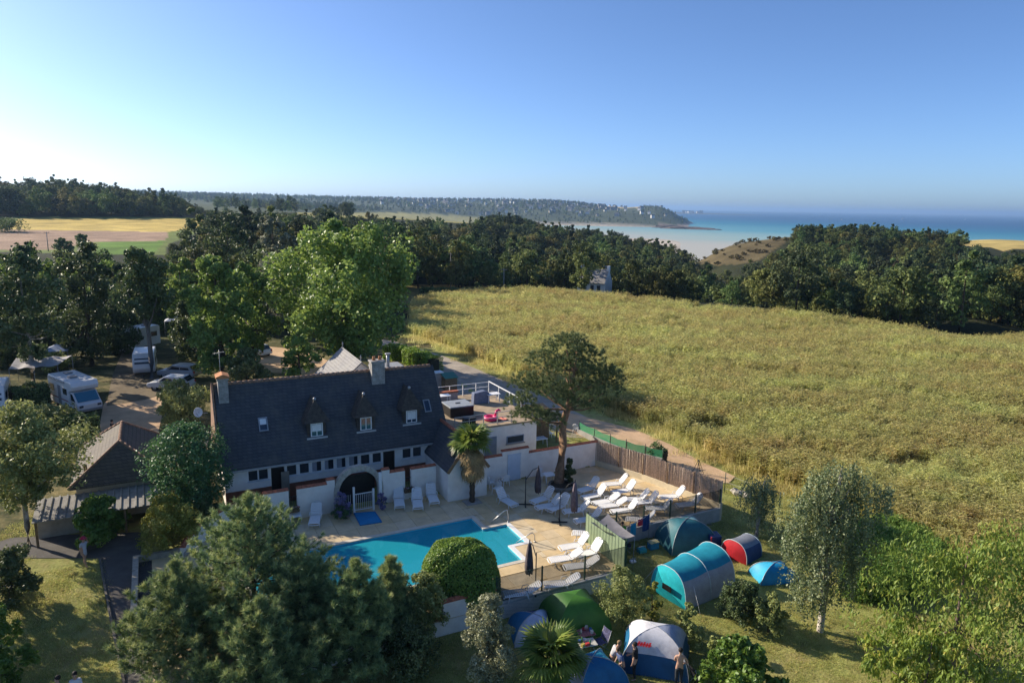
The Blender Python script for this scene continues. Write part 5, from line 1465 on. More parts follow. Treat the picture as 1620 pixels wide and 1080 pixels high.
tree_px('round_bush', 'round bush on the far edge of the crop field beside the low hedge', (755, 464), 446, 10, LM['dhedge'], 87, .0, 'dome', leaf=(.3, .2), K=8, sub=7, per=30, r0=.05, z0=0, cat='bush')
tree_px('round_bush', 'smallest of three round bushes at the far edge of the crop field', (778, 465), 450, 7, LM['dhedge'], 88, .0, 'dome', leaf=(.3, .2), K=8, sub=7, per=30, r0=.05, z0=0, cat='bush')
tree_px('round_bush', 'round bush standing alone in the crop field', (806, 465), 449, 7, LM['dhedge'], 89, .0, 'dome', leaf=(.3, .2), K=8, sub=7, per=30, r0=.05, z0=0, cat='bush')
# ---- weeping birch
def weeping(label, g, h, lobes, seed, m, dens=46, per=46):
    """weeping crown: strands of small leaves hanging from several lobes (x, y, z, radius)"""
    rng = np.random.default_rng(seed)
    t = thing('weeping_birch', label, 'tree', g)
    b = MB()
    b.tube([(0, 0, -.2), (.05, 0, h * .3), (-.08, .05, h * .55), (.1, 0, h * .78), (.25, 0, h * .9)], [.17, .14, .10, .05, .015], 8)
    P, N, T = [], [], []
    for x, y, z, r in lobes:
        zs = max(.8, z * .72)
        b.tube([(0, 0, zs), (x * .6, y * .6, z * .95), (x, y, z + r * .3)], [.05, .03, .01], 5)
        for k in range(int(dens * r * r)):
            d = unit(rng.normal(0, 1, 3)); d[2] = abs(d[2]) * .8
            s = np.array([x * 1.12, y, z]) + d * r * rng.uniform(.5, 1.35)
            ln = min(s[2] - .3, rng.uniform(.6, 2.3))
            q = rng.uniform(0, 1, per)
            o = d[:2] * .22
            p = s + np.stack([o[0] * np.sin(q * 1.6), o[1] * np.sin(q * 1.6), -ln * q], 1) + rng.normal(0, .075, (per, 3))
            P.append(p); N.append(np.tile([d[0], d[1], .5], (per, 1))); T.append(np.full(per, rng.uniform(0, 1)))
    P, N, T = np.concatenate(P), np.concatenate(N), np.concatenate(T)
    V, F = leaf_geo(P, N, .115, .085, rng, .4, .8)
    link('crown', tri_mesh('crown', V, F, np.repeat(np.clip(T * .6 + rng.uniform(0, .4, len(P)), 0, 1), 4), m), t)
    b.build('trunk', M_bark_birch, t, recalc=False)
weeping('weeping birch with a white trunk on the lawn beyond the blue tent', gp(1297, 998, -.8), 9.0,
        [(.2, 0, 8.3, .75), (1.1, .2, 7.6, .85), (1.9, 0, 7.3, .6), (-.3, .2, 7.5, .9), (-1.1, 0, 6.6, .85), (.7, -.3, 6.6, .95), (-.2, .5, 6.2, 1.0), (-.7, -.4, 5.4, 1.0), (.9, .3, 5.3, .95), (-1.5, .4, 5.3, .6),
         (.1, -.6, 4.4, 1.0), (-1.0, .2, 4.1, .8), (1.0, -.1, 4.0, .75), (-.3, .5, 3.2, .85), (-.9, -.4, 2.8, .7), (.4, -.5, 2.9, .6), (-.5, 0, 2.0, .55)], 91, LM['birch'])
weeping('small weeping birch at the corner of the netted fence', gp(1196, 850, -.8), 4.3, [(0, 0, 3.6, .7), (-.5, 0, 3.0, .7), (.5, .2, 2.9, .65), (0, -.3, 2.2, .7), (.3, 0, 1.5, .5)], 92, LM['birch'])
# ---- cherry trees bottom right
for i, (bp_, top, half, lab) in enumerate((((1500, 1085), 846, 150, 'large cherry tree with drooping yellow green leaves by the lawn'), ((1625, 1060), 832, 130, 'cherry tree with drooping leaves at the edge of the crop field'), ((1455, 1150), 1000, 85, 'lower cherry tree with drooping leaves reaching over the lawn'))):
    g = gp(*bp_, -.8)
    h = at(bp_[0], top, g.y).z - g.z
    R = half * g.length / FPX
    tree('cherry_tree', lab, 'tree', g, h, h * .10, R, LM['cherry'], 95 + i, leaf=(.23, .09), K=22, sub=8, per=40, form='round', r0=.13, bark=mat('cherry_bark', (.18, .13, .11), .9, .3, 6), droop=.8, jit=.6, prim=.36, shell=.35)
# ---- palms
def fan_leaf(b, rng, L, n=22, droop=.25, m=0):
    """fan of pleated blades, leaf stalk along +x"""
    V, F = [], []
    for k in range(n):
        a = math.radians(-125 + 250 * k / (n - 1))
        ln = L * (1 - .28 * abs(k / (n - 1) - .5) * 2) * rng.uniform(.9, 1.05)
        d = np.array([math.cos(a), math.sin(a), 0]); s = np.array([-math.sin(a), math.cos(a), 0])
        w = L * .075
        p0 = np.zeros(3); p1 = d * ln * .55 + np.array([0, 0, .03]); p2 = d * ln + np.array([0, 0, -ln * droop * rng.uniform(.5, 1.5)])
        i = len(V)
        V += [p0, p1 - s * w + np.array([0, 0, -.02]), p2, p1 + s * w + np.array([0, 0, -.02]), p1 + np.array([0, 0, .02])]
        F += [(i, i + 1, i + 4), (i, i + 4, i + 3), (i + 1, i + 2, i + 4), (i + 4, i + 2, i + 3)]
    return np.array(V), np.array(F)
def fan_palm(name, label, g, h, L, seed, n_live, n_dead, r0):
    rng = np.random.default_rng(seed)
    t = thing(name, label, 'palm', g)
    b = MB()
    prof = []
    for i in range(18):
        z = -.1 + (h + .1) * i / 17
        prof.append((r0 * (1.0 + .22 * (i % 2) - .15 * i / 17), z))
    b.lathe([(0, -.1)] + prof + [(0, h + .05)], 10)
    b.build('trunk', mat('palm_fibre', (.105, .075, .05), .95, .4, 9, .9, 20), t)
    for kind, n in (('live', n_live), ('dead', n_dead)):
        for k in range(n):
            el = rng.uniform(-15, 75) if kind == 'live' else rng.uniform(-75, -22)
            az = k * 137.5 + rng.uniform(-15, 15)
            st = L * (.75 if kind == 'live' else .55) * rng.uniform(.8, 1.15)
            V, F = fan_leaf(None, rng, L * (1 if kind == 'live' else .75), 22 if kind == 'live' else 14, .30 if kind == 'live' else .6)
            V[:, 0] += st
            R_ = np.array((Matrix.Rotation(math.radians(az), 3, 'Z') @ Matrix.Rotation(math.radians(-el), 3, 'Y') @ Matrix.Rotation(rng.uniform(-.5, .5), 3, 'X')))
            V = V @ R_.T + np.array([0, 0, h - (.0 if kind == 'live' else rng.uniform(0, 1.7))])
            me_ = tri_mesh('frond', V, F, np.clip(rng.uniform(0, 1) * .5 + rng.uniform(0, .5, len(V)), 0, 1), LM['palm' if kind == 'live' else 'dead'])
            o = link('frond' if kind == 'live' else 'dead_frond', me_, t)
            sb = MB(); e = R_ @ np.array([st, 0, 0]); sb.tube([(0, 0, h - .05), tuple(e + np.array([0, 0, V[0, 2] - e[2] if False else h]))], [.022, .012], 4)
            sb.build('stalk', LM['palm' if kind == 'live' else 'dead'], o, recalc=False)
    return t
fan_palm('fan_palm', 'fan palm with a shaggy brown skirt in front of the white gable wing', W(*site(747, 793), 0), 3.95, 1.0, 101, 28, 64, .17)
g = site(747, 794)
slab = site_thing('palm_base_slab', 'small pale square slab round the foot of the fan palm', 'slab', g[0], g[1], .006)
b = MB(); b.prism([(-.55, -.45), (-.14, -.45), (-.14, .45), (-.55, .45)], 0, .04); b.prism([(.14, -.45), (.55, -.45), (.55, .45), (.14, .45)], 0, .04); b.prism([(-.138, -.45), (.138, -.45), (.138, -.2), (-.138, -.2)], 0, .04); b.prism([(-.138, .2), (.138, .2), (.138, .45), (-.138, .45)], 0, .04); b.build('surface', M_conc, slab)
fan_palm('fan_palm', 'low fan palm with bright green fronds between silvery shrub and blue tent', gp(872, 1092, -.8), 1.5, 1.0, 102, 34, 8, .20)
# cycad-like plant by the campsite path
cyc = thing('banana_plant', 'dark tropical plant with long arching leaves behind the hipped shed', 'plant', gp(212, 702, .1))
rng = np.random.default_rng(103)
for k in range(16):
    az = k * 2.4; el = rng.uniform(.3, 1.3); Ln = rng.uniform(1.3, 2.0)
    V, F = [], []
    for i in range(7):
        q = i / 6
        c = np.array([math.cos(az) * math.cos(el) * Ln * q, math.sin(az) * math.cos(el) * Ln * q, .3 + math.sin(el) * Ln * q - .55 * q * q * Ln * .6])
        s = np.array([-math.sin(az), math.cos(az), 0]) * .17 * math.sin(math.pi * min(1, q * .9 + .08))
        V += [c - s, c + np.array([0, 0, -.04]), c + s]
        if i: 
            j = 3 * i
            F += [(j - 3, j - 2, j + 1), (j - 3, j + 1, j), (j - 2, j - 1, j + 2), (j - 2, j + 2, j + 1)]
    link('leaf', tri_mesh('leaf', np.array(V), np.array(F), np.full(len(V), rng.uniform(0, .8)), LM['holly']), cyc)
b = MB(); b.tube([(0, 0, -.1), (0, 0, .8)], [.16, .1], 8); b.build('stem', M_bark, cyc)

# ------------------------------------------------------------------ scattered cover: crops, weeds, lawn, far woods
def scatter(name, label, cat, pts, rot, scl, which, protos, kind='stuff'):
    me_ = bpy.data.meshes.new(name)
    me_.vertices.add(len(pts)); me_.vertices.foreach_set('co', np.asarray(pts, np.float32).ravel())
    for nm, arr, ty in (('rot', rot, 'FLOAT'), ('scl', scl, 'FLOAT'), ('which', which, 'INT')):
        a = me_.attributes.new(nm, ty, 'POINT'); a.data.foreach_set('value', np.asarray(arr, np.float32 if ty == 'FLOAT' else np.int32))
    o = tag(link(name, me_), label, cat, kind=kind)
    ng = bpy.data.node_groups.new(name, 'GeometryNodeTree')
    ng.interface.new_socket('Geometry', in_out='INPUT', socket_type='NodeSocketGeometry')
    ng.interface.new_socket('Geometry', in_out='OUTPUT', socket_type='NodeSocketGeometry')
    N, Lk = ng.nodes, ng.links
    gi, go = N.new('NodeGroupInput'), N.new('NodeGroupOutput')
    def attr(nm, ty):
        a = N.new('GeometryNodeInputNamedAttribute'); a.data_type = ty; a.inputs[0].default_value = nm; return a.outputs[0]
    r_, s_, w_ = attr('rot', 'FLOAT'), attr('scl', 'FLOAT'), attr('which', 'INT')
    cx_ = N.new('ShaderNodeCombineXYZ'); Lk.new(r_, cx_.inputs['Z'])
    jn = N.new('GeometryNodeJoinGeometry')
    for i, pr in enumerate(protos):
        oi = N.new('GeometryNodeObjectInfo'); oi.inputs['Object'].default_value = pr; oi.inputs['As Instance'].default_value = True; oi.transform_space = 'ORIGINAL'
        cm = N.new('FunctionNodeCompare'); cm.data_type = 'INT'; cm.operation = 'EQUAL'
        Lk.new(w_, cm.inputs[2]); cm.inputs[3].default_value = i
        ip = N.new('GeometryNodeInstanceOnPoints')
        Lk.new(gi.outputs[0], ip.inputs['Points']); Lk.new(cm.outputs[0], ip.inputs['Selection'])
        Lk.new(oi.outputs['Geometry'], ip.inputs['Instance']); Lk.new(cx_.outputs[0], ip.inputs['Rotation']); Lk.new(s_, ip.inputs['Scale'])
        Lk.new(ip.outputs[0], jn.inputs[0])
    Lk.new(jn.outputs[0], go.inputs[0])
    md = o.modifiers.new('scatter', 'NODES'); md.node_group = ng
    return o
# crop: a few real clumps stand in the field as patterns for the rest
rng = np.random.default_rng(111)
def crop_clump(seed, n=26, h=1.55, spread=.55):
    rng = np.random.default_rng(seed)
    V, F, T = [], [], []
    for k in range(n):
        x, y = rng.normal(0, spread * .55, 2); hh = h * rng.uniform(.7, 1.15); az = rng.uniform(0, 6.28)
        s = np.array([math.cos(az), math.sin(az), 0]) * .018
        ln = np.array([rng.normal(0, .10), rng.normal(0, .10), 0])
        p = np.array([x, y, 0]); i = len(V); tt = rng.uniform(0, 1)
        V += [p - s, p + s, p + ln * .5 + s * .8 + np.array([0, 0, hh * .6]), p + ln * .5 - s * .8 + np.array([0, 0, hh * .6]), p + ln + np.array([0, 0, hh])]
        F += [(i, i + 1, i + 2), (i, i + 2, i + 3), (i + 3, i + 2, i + 4)]; T += [tt] * 5
        for q in range(5):       # leaves and seed head
            z = hh * rng.uniform(.35, 1.0); a2 = rng.uniform(0, 6.28); L_ = rng.uniform(.18, .34); w = rng.uniform(.03, .055)
            d = np.array([math.cos(a2), math.sin(a2), rng.uniform(.1, .9)]); sd_ = np.array([-math.sin(a2), math.cos(a2), 0]) * w
            c = p + ln * (z / hh) + np.array([0, 0, z]); i = len(V)
            V += [c, c + d * L_ * .5 + sd_, c + d * L_ + np.array([0, 0, -.08]), c + d * L_ * .5 - sd_]
            F += [(i, i + 1, i + 2), (i, i + 2, i + 3)]; T += [min(1, tt * .6 + rng.uniform(0, .4))] * 4
    return tri_mesh('crop_clump', np.array(V), np.array(F), T, LM['crop'])
# crop material: patches of greener and browner growth across the field
nt = LM['crop'].node_tree
hs = [q for q in nt.nodes if q.type == 'HUE_SAT'][0]
ge = nt.nodes.new('ShaderNodeNewGeometry'); no = nt.nodes.new('ShaderNodeTexNoise'); no.inputs['Scale'].default_value = .055; no.inputs['Detail'].default_value = 6; no.inputs['Roughness'].default_value = .65
mp = nt.nodes.new('ShaderNodeMapping'); mp.inputs['Rotation'].default_value = (0, 0, .35); mp.inputs['Scale'].default_value = (1, 2.4, 0)
nt.links.new(ge.outputs['Position'], mp.inputs['Vector']); nt.links.new(mp.outputs[0], no.inputs['Vector'])
cr2 = nt.nodes.new('ShaderNodeValToRGB')
cr2.color_ramp.elements[0].position = .34; cr2.color_ramp.elements[0].color = (.93, .86, .76, 1)
cr2.color_ramp.elements[1].position = .64; cr2.color_ramp.elements[1].color = (1.02, 1.12, 1.0, 1)
nt.links.new(no.outputs['Fac'], cr2.inputs[0])
mm = nt.nodes.new('ShaderNodeVectorMath'); mm.operation = 'MULTIPLY'
src = hs.inputs['Color'].links[0].from_socket
nt.links.new(src, mm.inputs[0]); nt.links.new(cr2.outputs[0], mm.inputs[1]); nt.links.new(mm.outputs[0], hs.inputs['Color'])
crop_protos = []
for i in range(4):
    q = U(1110 + 90 * i, 655 + 20 * i, -.15)
    o = link('crop_clump', crop_clump(120 + i))
    tag(o, 'tall yellow green stalks standing at the edge of the crop field', 'crop', kind='stuff')
    o.location = (q.x, q.y, gz(q.x, q.y)); crop_protos.append(o)
bx0, bx1 = min(p[0] for p in CROP), max(p[0] for p in CROP)
by0, by1 = min(p[1] for p in CROP), max(p[1] for p in CROP)
pts = []
for (ya, yb, st) in ((by0, 75, .50), (75, 110, .62), (110, by1, .80)):
    gx, gy = np.meshgrid(np.arange(bx0, min(bx1, 130), st), np.arange(ya, yb, st))
    gx = gx.ravel() + rng.uniform(-st / 2, st / 2, gx.size); gy = gy.ravel() + rng.uniform(-st / 2, st / 2, gy.size)
    k = in_poly(gx, gy, CROP) & (np.abs(gx) < gy * .80 + 3)
    pts.append(np.stack([gx[k], gy[k]], 1))
pts = np.concatenate(pts)
edge_keep = rng.uniform(0, 1, len(pts)) < .96
pts = pts[edge_keep]
pz = ground_z(pts[:, 0], pts[:, 1])
patch = np.sin(pts[:, 0] * .13 + 1.5 * np.sin(pts[:, 1] * .09)) * np.sin(pts[:, 1] * .17 + pts[:, 0] * .05)
flat_ = (np.sin(pts[:, 0] * .21 + 2.2 * np.sin(pts[:, 1] * .06 + 1)) * np.sin(pts[:, 1] * .33 + .6 * np.sin(pts[:, 0] * .11)) > .88) | (np.abs(((pts[:, 0] * .50 + pts[:, 1] * .866) % 24) - 12) < .45)
scatter('crop_field', 'tall ripening yellow green crop covering the big field', 'crop', np.column_stack([pts, pz - .02]), rng.uniform(0, 6.28, len(pts)),
        rng.uniform(.75, 1.2, len(pts)) * (1 + .10 * patch) * np.where(flat_, .55, 1), rng.integers(0, 4, len(pts)), crop_protos)
# tall weeds
def weed_clump(seed, n=30, h=1.2):
    rng = np.random.default_rng(seed)
    P = np.column_stack([rng.normal(0, .22, n * 14), rng.normal(0, .22, n * 14), h * rng.uniform(.05, 1.0, n * 14)])
    V, F = leaf_geo(P, np.tile([0, 0, 1.], (len(P), 1)), .20, .05, rng, -.25, 1.0)
    return tri_mesh('weed_clump', V, F, np.repeat(rng.uniform(0, 1, len(P)), 4), LM['weed'])
WEED = pxpoly([(1350, 850), (1400, 838), (1470, 870), (1500, 900), (1420, 950), (1340, 945), (1330, 890)], -.7)
wx_ = [p[0] for p in WEED]; wy_ = [p[1] for p in WEED]
gx = rng.uniform(min(wx_), max(wx_), 900); gy = rng.uniform(min(wy_), max(wy_), 900)
k = in_poly(gx, gy, WEED); gx, gy = gx[k], gy[k]
wpro = []
for i in range(2):
    o = link('weed_clump', weed_clump(130 + i)); tag(o, 'tall green nettle clump beside the weeping birch', 'weeds', kind='stuff')
    o.location = gp(1385 + 30 * i, 905, -.7); wpro.append(o)
scatter('tall_weeds', 'thick patch of tall bright green weeds behind the weeping birch', 'weeds', np.column_stack([gx, gy, ground_z(gx, gy)]), rng.uniform(0, 6.28, len(gx)), rng.uniform(.7, 1.25, len(gx)), rng.integers(0, 2, len(gx)), wpro)
# rough verge along the field edge and grass tufts on the lawns
def tuft(seed, n=26, h=.16, sp=.22, m='weed', w=.012):
    rng = np.random.default_rng(seed)
    V, F, T = [], [], []
    for k in range(n):
        p = np.array([*rng.normal(0, sp, 2), 0]); a = rng.uniform(0, 6.28); s = np.array([math.cos(a), math.sin(a), 0]) * w
        t_ = p + np.array([*rng.normal(0, h * .5, 2), h * rng.uniform(.5, 1.2)]); i = len(V)
        V += [p - s, p + s, t_]; F.append((i, i + 1, i + 2)); T += [rng.uniform(0, 1)] * 3
    return tri_mesh('grass_tuft', np.array(V), np.array(F), T, m)
M_grass = leaf_mat('grass_blade', (.24, .28, .075), (.38, .40, .13), (.56, .48, .23), .45, .7, .2, .3)
gpro = []
for i in range(3):
    o = link('grass_tuft', tuft(140 + i, 40, .13, .22, M_grass)); tag(o, 'short lawn grass tuft beside the tents', 'grass', kind='stuff')
    o.location = gp(1180 + 40 * i, 930 + 20 * i, -.8); gpro.append(o)
gx = rng.uniform(-30, 40, 60000); gy = rng.uniform(18, 62, 60000)
s_, y_ = to_site(gx, gy)
k = (np.abs(gx) < gy * .78) & ~in_poly(s_, y_, [(a * 1.02, b * 1.02) for a, b in DECK_S]) & ~in_poly(gx, gy, CROP) & ~((s_ < 14) & (y_ > 3.5) & (s_ > -24) & (y_ < 30)) & (y_ < 25)
ppx, ppy = projn(np.column_stack([gx, gy, np.full(len(gx), -.8)]))
k &= ~in_poly(ppx, ppy, [(-60, 900), (20, 872), (110, 868), (225, 862), (225, 900), (232, 960), (262, 1080), (290, 1180), (215, 1180), (196, 1080), (170, 960), (160, 905), (40, 905), (-60, 940)])
k &= ~in_poly(ppx, ppy, [(900, 655), (960, 660), (1010, 680), (1090, 700), (1150, 730), (1163, 742), (1140, 750), (1080, 735), (1000, 705), (940, 684)])
gx, gy = gx[k], gy[k]
scatter('lawn_grass', 'short grass of the camping lawns', 'grass', np.column_stack([gx, gy, ground_z(gx, gy) - .01]), rng.uniform(0, 6.28, len(gx)), rng.uniform(.4, 1.0, len(gx)), rng.integers(0, 3, len(gx)), gpro)
vpro = []
for i in range(2):
    o = link('verge_tuft', tuft(150 + i, 60, .55, .35, LM['crop'], .02)); tag(o, 'dry long grass tuft at the foot of the crop field', 'grass', kind='stuff')
    o.location = gp(1210 + 60 * i, 742 + 25 * i, -.4); vpro.append(o)
vx, vy = [], []
for i in range(9):
    a, c = CROP[i], CROP[i + 1]
    n = int(math.hypot(c[0] - a[0], c[1] - a[1]) * 9)
    q = rng.uniform(0, 1, n); off = rng.exponential(.7, n)
    d = Vector((c[0] - a[0], c[1] - a[1], 0)).normalized()
    vx.append(a[0] + (c[0] - a[0]) * q - abs(d.y) * off * .5); vy.append(a[1] + (c[1] - a[1]) * q - off * .8)
vx, vy = np.concatenate(vx), np.concatenate(vy)
scatter('verge_grass', 'long dry grass verge along the crop field', 'grass', np.column_stack([vx, vy, ground_z(vx, vy)]), rng.uniform(0, 6.28, len(vx)), rng.uniform(.5, 1.2, len(vx)), rng.integers(0, 2, len(vx)), vpro)

# ---- woods beyond: prototypes, the largest 300 as trees of their own, the rest as one mass
def wood_proto(seed, h, R, form, K=12, sub=7, per=34, leaf=(.48, .36)):
    rng = np.random.default_rng(seed)
    prims, cs, rs = crown_clumps(rng, h * .10, h, R, K, sub, form, .40, .46)
    P, N, idx = blob_points(cs, rs, per, rng, 1.0, .18)
    V, F = leaf_geo(P, N * .9 + np.array([0, 0, .35]), leaf[0], leaf[1], rng, 0, .55)
    ct = rng.uniform(0, 1, len(cs))
    tint = np.clip(.6 * ct[idx] + .4 * rng.uniform(0, 1, len(P)), 0, 1)
    return tri_mesh('crown', V, F, np.repeat(tint, 4), LM[('forest', 'forest_b', 'forest', 'forest_c', 'forest_b', 'forest_c', 'forest')[seed % 7]]), trunk_mesh('trunk', h, .22, prims, M_bark, rng, limbs=4, n=6)
WP = [wood_proto(200, 10, 4.2, 'round'), wood_proto(201, 11.5, 4.6, 'round'), wood_proto(202, 9, 4.6, 'dome'), wood_proto(203, 12, 3.6, 'tall'), wood_proto(204, 8, 3.8, 'dome'), wood_proto(205, 10.5, 5.0, 'dome'), wood_proto(206, 13, 3.2, 'cone')]
rng = np.random.default_rng(210)
def wood_points(r0, r1, sp):
    th_n = lambda r: int(1.56 * r / sp)
    out = []
    r = r0
    while r < r1:
        n = th_n(r)
        t_ = np.linspace(-.78, .78, n) + rng.uniform(-.5, .5, n) * sp / r
        q = r + rng.uniform(-.5, .5, n) * sp
        out.append(np.stack([q * np.sin(t_), q * np.cos(t_)], 1))
        r += sp * .9
    return np.concatenate(out)
def clear_view(P, H, polys):
    """true where a tree of height H would not stand on, or hide, an open field"""
    ok = np.ones(len(P), bool)
    for f in (0, .35, .7, 1.0):
        a, c = projn(P + np.array([0, 0, 1.]) * (H * f)[:, None])
        for poly in polys: ok &= ~in_poly(a, c, poly)
    return ok
NEARP = wood_points(96, 640, 6.6)
X, Y = NEARP[:, 0], NEARP[:, 1]
Z = ground_z(X, Y)
a, c = projn(np.column_stack([X, Y, Z]))
r = np.hypot(X, Y)
H = rng.uniform(.5, 1.32, len(X)) * (1 + .18 * np.sin(X * .03) * np.sin(Y * .027))
keep = ~in_poly(X, Y, CROP)
field_zone = [tuple(U(q[0], q[1], 0)[:2]) for q in ((600, 500), (640, 458), (820, 454), (930, 466), (1090, 478), (1300, 502), (1620, 527), (2100, 575), (2100, 1000), (1400, 1000), (600, 620))]
keep &= ~in_poly(X, Y, field_zone)
keep &= ~((a < 640) & (r < 106)) & ~((a > 600) & (r < 125))
keep &= ~((a < 660) & (a > 180) & (r < 112))
open_up = [[(-300, 343), (336, 344), (332, 358), (262, 384), (262, 402), (150, 402), (150, 392), (0, 394), (-300, 396)], GOLD_B, [(q[0], q[1] - 1) for q in PALE], YELLOW_R, HEATH]
PT = np.column_stack([X, Y, Z])
keep &= clear_view(PT, H * 10, open_up)
keep &= ~in_poly(a, c, SCRUB) | (rng.uniform(0, 1, len(X)) < .12)
# the wood must not stand in front of the sea: tree tops stay under the skyline of the photograph
SKY = np.array([(-300, 285), (0, 284), (40, 279), (100, 277), (160, 283), (200, 287), (260, 300), (320, 330), (360, 338), (480, 336), (560, 316), (610, 322), (640, 334), (700, 340), (760, 345), (790, 338), (830, 344), (850, 352),
                (900, 356), (950, 362), (1000, 366), (1040, 374), (1080, 392), (1110, 398), (1150, 376), (1190, 362), (1230, 355), (1300, 356), (1380, 355), (1440, 362), (1500, 362), (1560, 368), (1620, 362), (2000, 362)], float)
for _ in range(3):
    ta, tc_ = projn(PT + np.array([0, 0, 1.]) * (H * 10.4)[:, None])
    lim = np.interp(ta, SKY[:, 0], SKY[:, 1])
    H = np.where(tc_ < lim, H * .8, H)
ta, tc_ = projn(PT + np.array([0, 0, 1.]) * (H * 10.4)[:, None])
keep &= (tc_ >= np.interp(ta, SKY[:, 0], SKY[:, 1]) - 1.5)
keep &= (Z > SEA + 4)
keep &= (a > -60) & (a < 1690)
hid = (r > 470) & (a > 860)                  # seaward slopes stay open
keep &= ~hid
PT, H, r, a, c = PT[keep], H[keep], r[keep], a[keep], c[keep]
which = rng.choice(len(WP), len(PT), p=[.18, .18, .17, .12, .14, .17, .04]); rot = rng.uniform(0, 6.28, len(PT))
# what shows largest: nearest and not behind the crest of the next tree
dep = r.copy()
order = np.argsort(dep)
sel = order[:300]
msk = np.zeros(len(PT), bool); msk[sel] = True
roots = []
for i in sel:
    lk = ['rounded', 'tall rounded', 'domed', 'slender tall', 'low domed', 'broad domed', 'pointed'][which[i]]
    if a[i] > 1100: lab, grp = lk + ' dark tree in the wood below the heath hill', 'trees of the wood below the heath hill'
    elif a[i] > 640: lab, grp = lk + ' dark tree at the edge of the wood beyond the crop field', 'trees of the wood beyond the crop field'
    else: lab, grp = lk + ' tree beyond the campsite towards the golden field', 'trees beyond the campsite'
    t = thing('broadleaf_tree', lab, 'tree', PT[i], rot[i], grp)
    t.scale = (H[i] * 1.0,) * 3
    link('crown', WP[which[i]][0], t); link('trunk', WP[which[i]][1], t)
    roots.append(t)
protos = []
for w_i in range(len(WP)):
    protos.append(next(ch for t in roots for ch in t.children if ch.data == WP[w_i][0]))
scatter('far_woodland', 'dark green woodland covering the slopes between the crop field and the bay', 'woodland', PT[~msk], rot[~msk], H[~msk], which[~msk], protos)
print('wood trees', len(PT))
# hedgerow trees and copses of the far plateau and the headland
FP = wood_points(640, 3600, 26)
X, Y = FP[:, 0], FP[:, 1]; Z = ground_z(X, Y); r = np.hypot(X, Y)
a, c = projn(np.column_stack([X, Y, Z]))
patch = np.sin(X * .006 + 2 * np.sin(Y * .003)) + np.sin(Y * .0075 + X * .004 + 1.3)
k = (Z > SEA + 7) & (a > -40) & (a < 1100) & ((patch > -.35) | (rng.uniform(0, 1, len(X)) < .35)) & ~((r < 1500) & (a > 830))
PTf = np.column_stack([X, Y, Z])
k &= clear_view(PTf, np.full(len(X), 14.), [BEACH_FIELD] + open_up[:4])
k &= rng.uniform(0, 1, len(X)) < .85
ta, tc_ = projn(PTf + np.array([0, 0, 19.]))
k &= (tc_ >= np.interp(ta, SKY[:, 0], SKY[:, 1]) - 1) | (ta > 340) | (r > 1700)
PTf = PTf[k]; n = len(PTf)
scatter('headland_trees', 'hazy trees and hedges of the far plateau and headland', 'woodland', PTf, rng.uniform(0, 6.28, n), rng.uniform(.7, 1.5, n) * np.where(PTf[:, 0] > 330, .7, 1), rng.integers(0, len(WP), n), protos)
print('far trees', n)
# heath and scrub tufts on the hill
hx = wood_points(330, 470, 3.4)
X, Y = hx[:, 0], hx[:, 1]; Z = ground_z(X, Y); a, c = projn(np.column_stack([X, Y, Z]))
k = (in_poly(a, c, HEATH) & (rng.uniform(0, 1, len(X)) < .12)) | in_poly(a, c, [(q[0], q[1]) for q in SCRUB])
hx = np.column_stack([X, Y, Z])[k]; n = len(hx)
M_heath = leaf_mat('heath_leaf', (.10, .105, .045), (.20, .17, .08), (.30, .22, .12), .2, .8, .1, .3)
hp = link('heath_bush', wood_proto(240, 1.5, 1.2, 'dome', 6, 5, 16, (.3, .2))[0]); hp.data.materials[0] = M_heath
tag(hp, 'low brown heather bush on the crest of the heath hill', 'bush')
hp.location = hx[0]
scatter('heath_scrub', 'brown heather and low scrub on the hill above the bay', 'heath', hx[1:], rng.uniform(0, 6.28, n - 1), rng.uniform(.6, 1.6, n - 1), np.zeros(n - 1), [hp])
# ------------------------------------------------------------------ sun loungers
def make_lounger(back_deg):
    r = thing('sun_lounger', 'x', 'sun lounger')
    b = MB()
    for s in (-1, 1): b.tube([(0.02, s * .30, .26), (.06, s * .31, .33), (.5, s * .31, .34), (1.28, s * .31, .34)], .028, 6)
    for i in range(11):
        x = .06 + i * .112
        b.box(x, x + .085, -.31, .31, .335, .36)
    b.tube([(0.02, -.30, .26), (0.0, 0, .25), (0.02, .30, .26)], .028, 6)
    b.build('seat', M_plastic, r)
    a = math.radians(back_deg)
    Mx = Matrix.Translation((1.24, 0, .35)) @ Matrix.Rotation(-a, 4, 'Y')
    b = MB()
    for i in range(7): b.box(.06 + i * .105, .06 + i * .105 + .082, -.30, .30, -.012, .014, Mx)
    for s in (-1, 1): b.tube([Mx @ Vector(p) for p in ((0, s * .31, 0), (.45, s * .31, 0), (.74, s * .29, 0), (.82, s * .20, 0))], .026, 6)
    b.tube([Mx @ Vector(p) for p in ((.82, -.2, 0), (.85, 0, 0), (.82, .2, 0))], .03, 6)
    b.build('backrest', M_plastic, r)
    for x, dx in ((.30, -.06), (1.22, .12)):
        for s in (-1, 1):
            b = MB(); b.tube([(x, s * .30, .34), (x + dx * .3, s * .33, .2), (x + dx, s * .33, .0)], [.032, .028, .024], 6); b.build('leg', M_plastic, r)
    for s in (-1, 1):
        b = MB(); b.tube([(1.05, s * .33, .34), (1.12, s * .37, .50), (1.38, s * .37, .52), (1.52, s * .36, .36), (1.5, s * .34, .12)], .022, 6); b.build('arm', M_plastic, r)
    return r
L50, L30 = make_lounger(52), make_lounger(30)
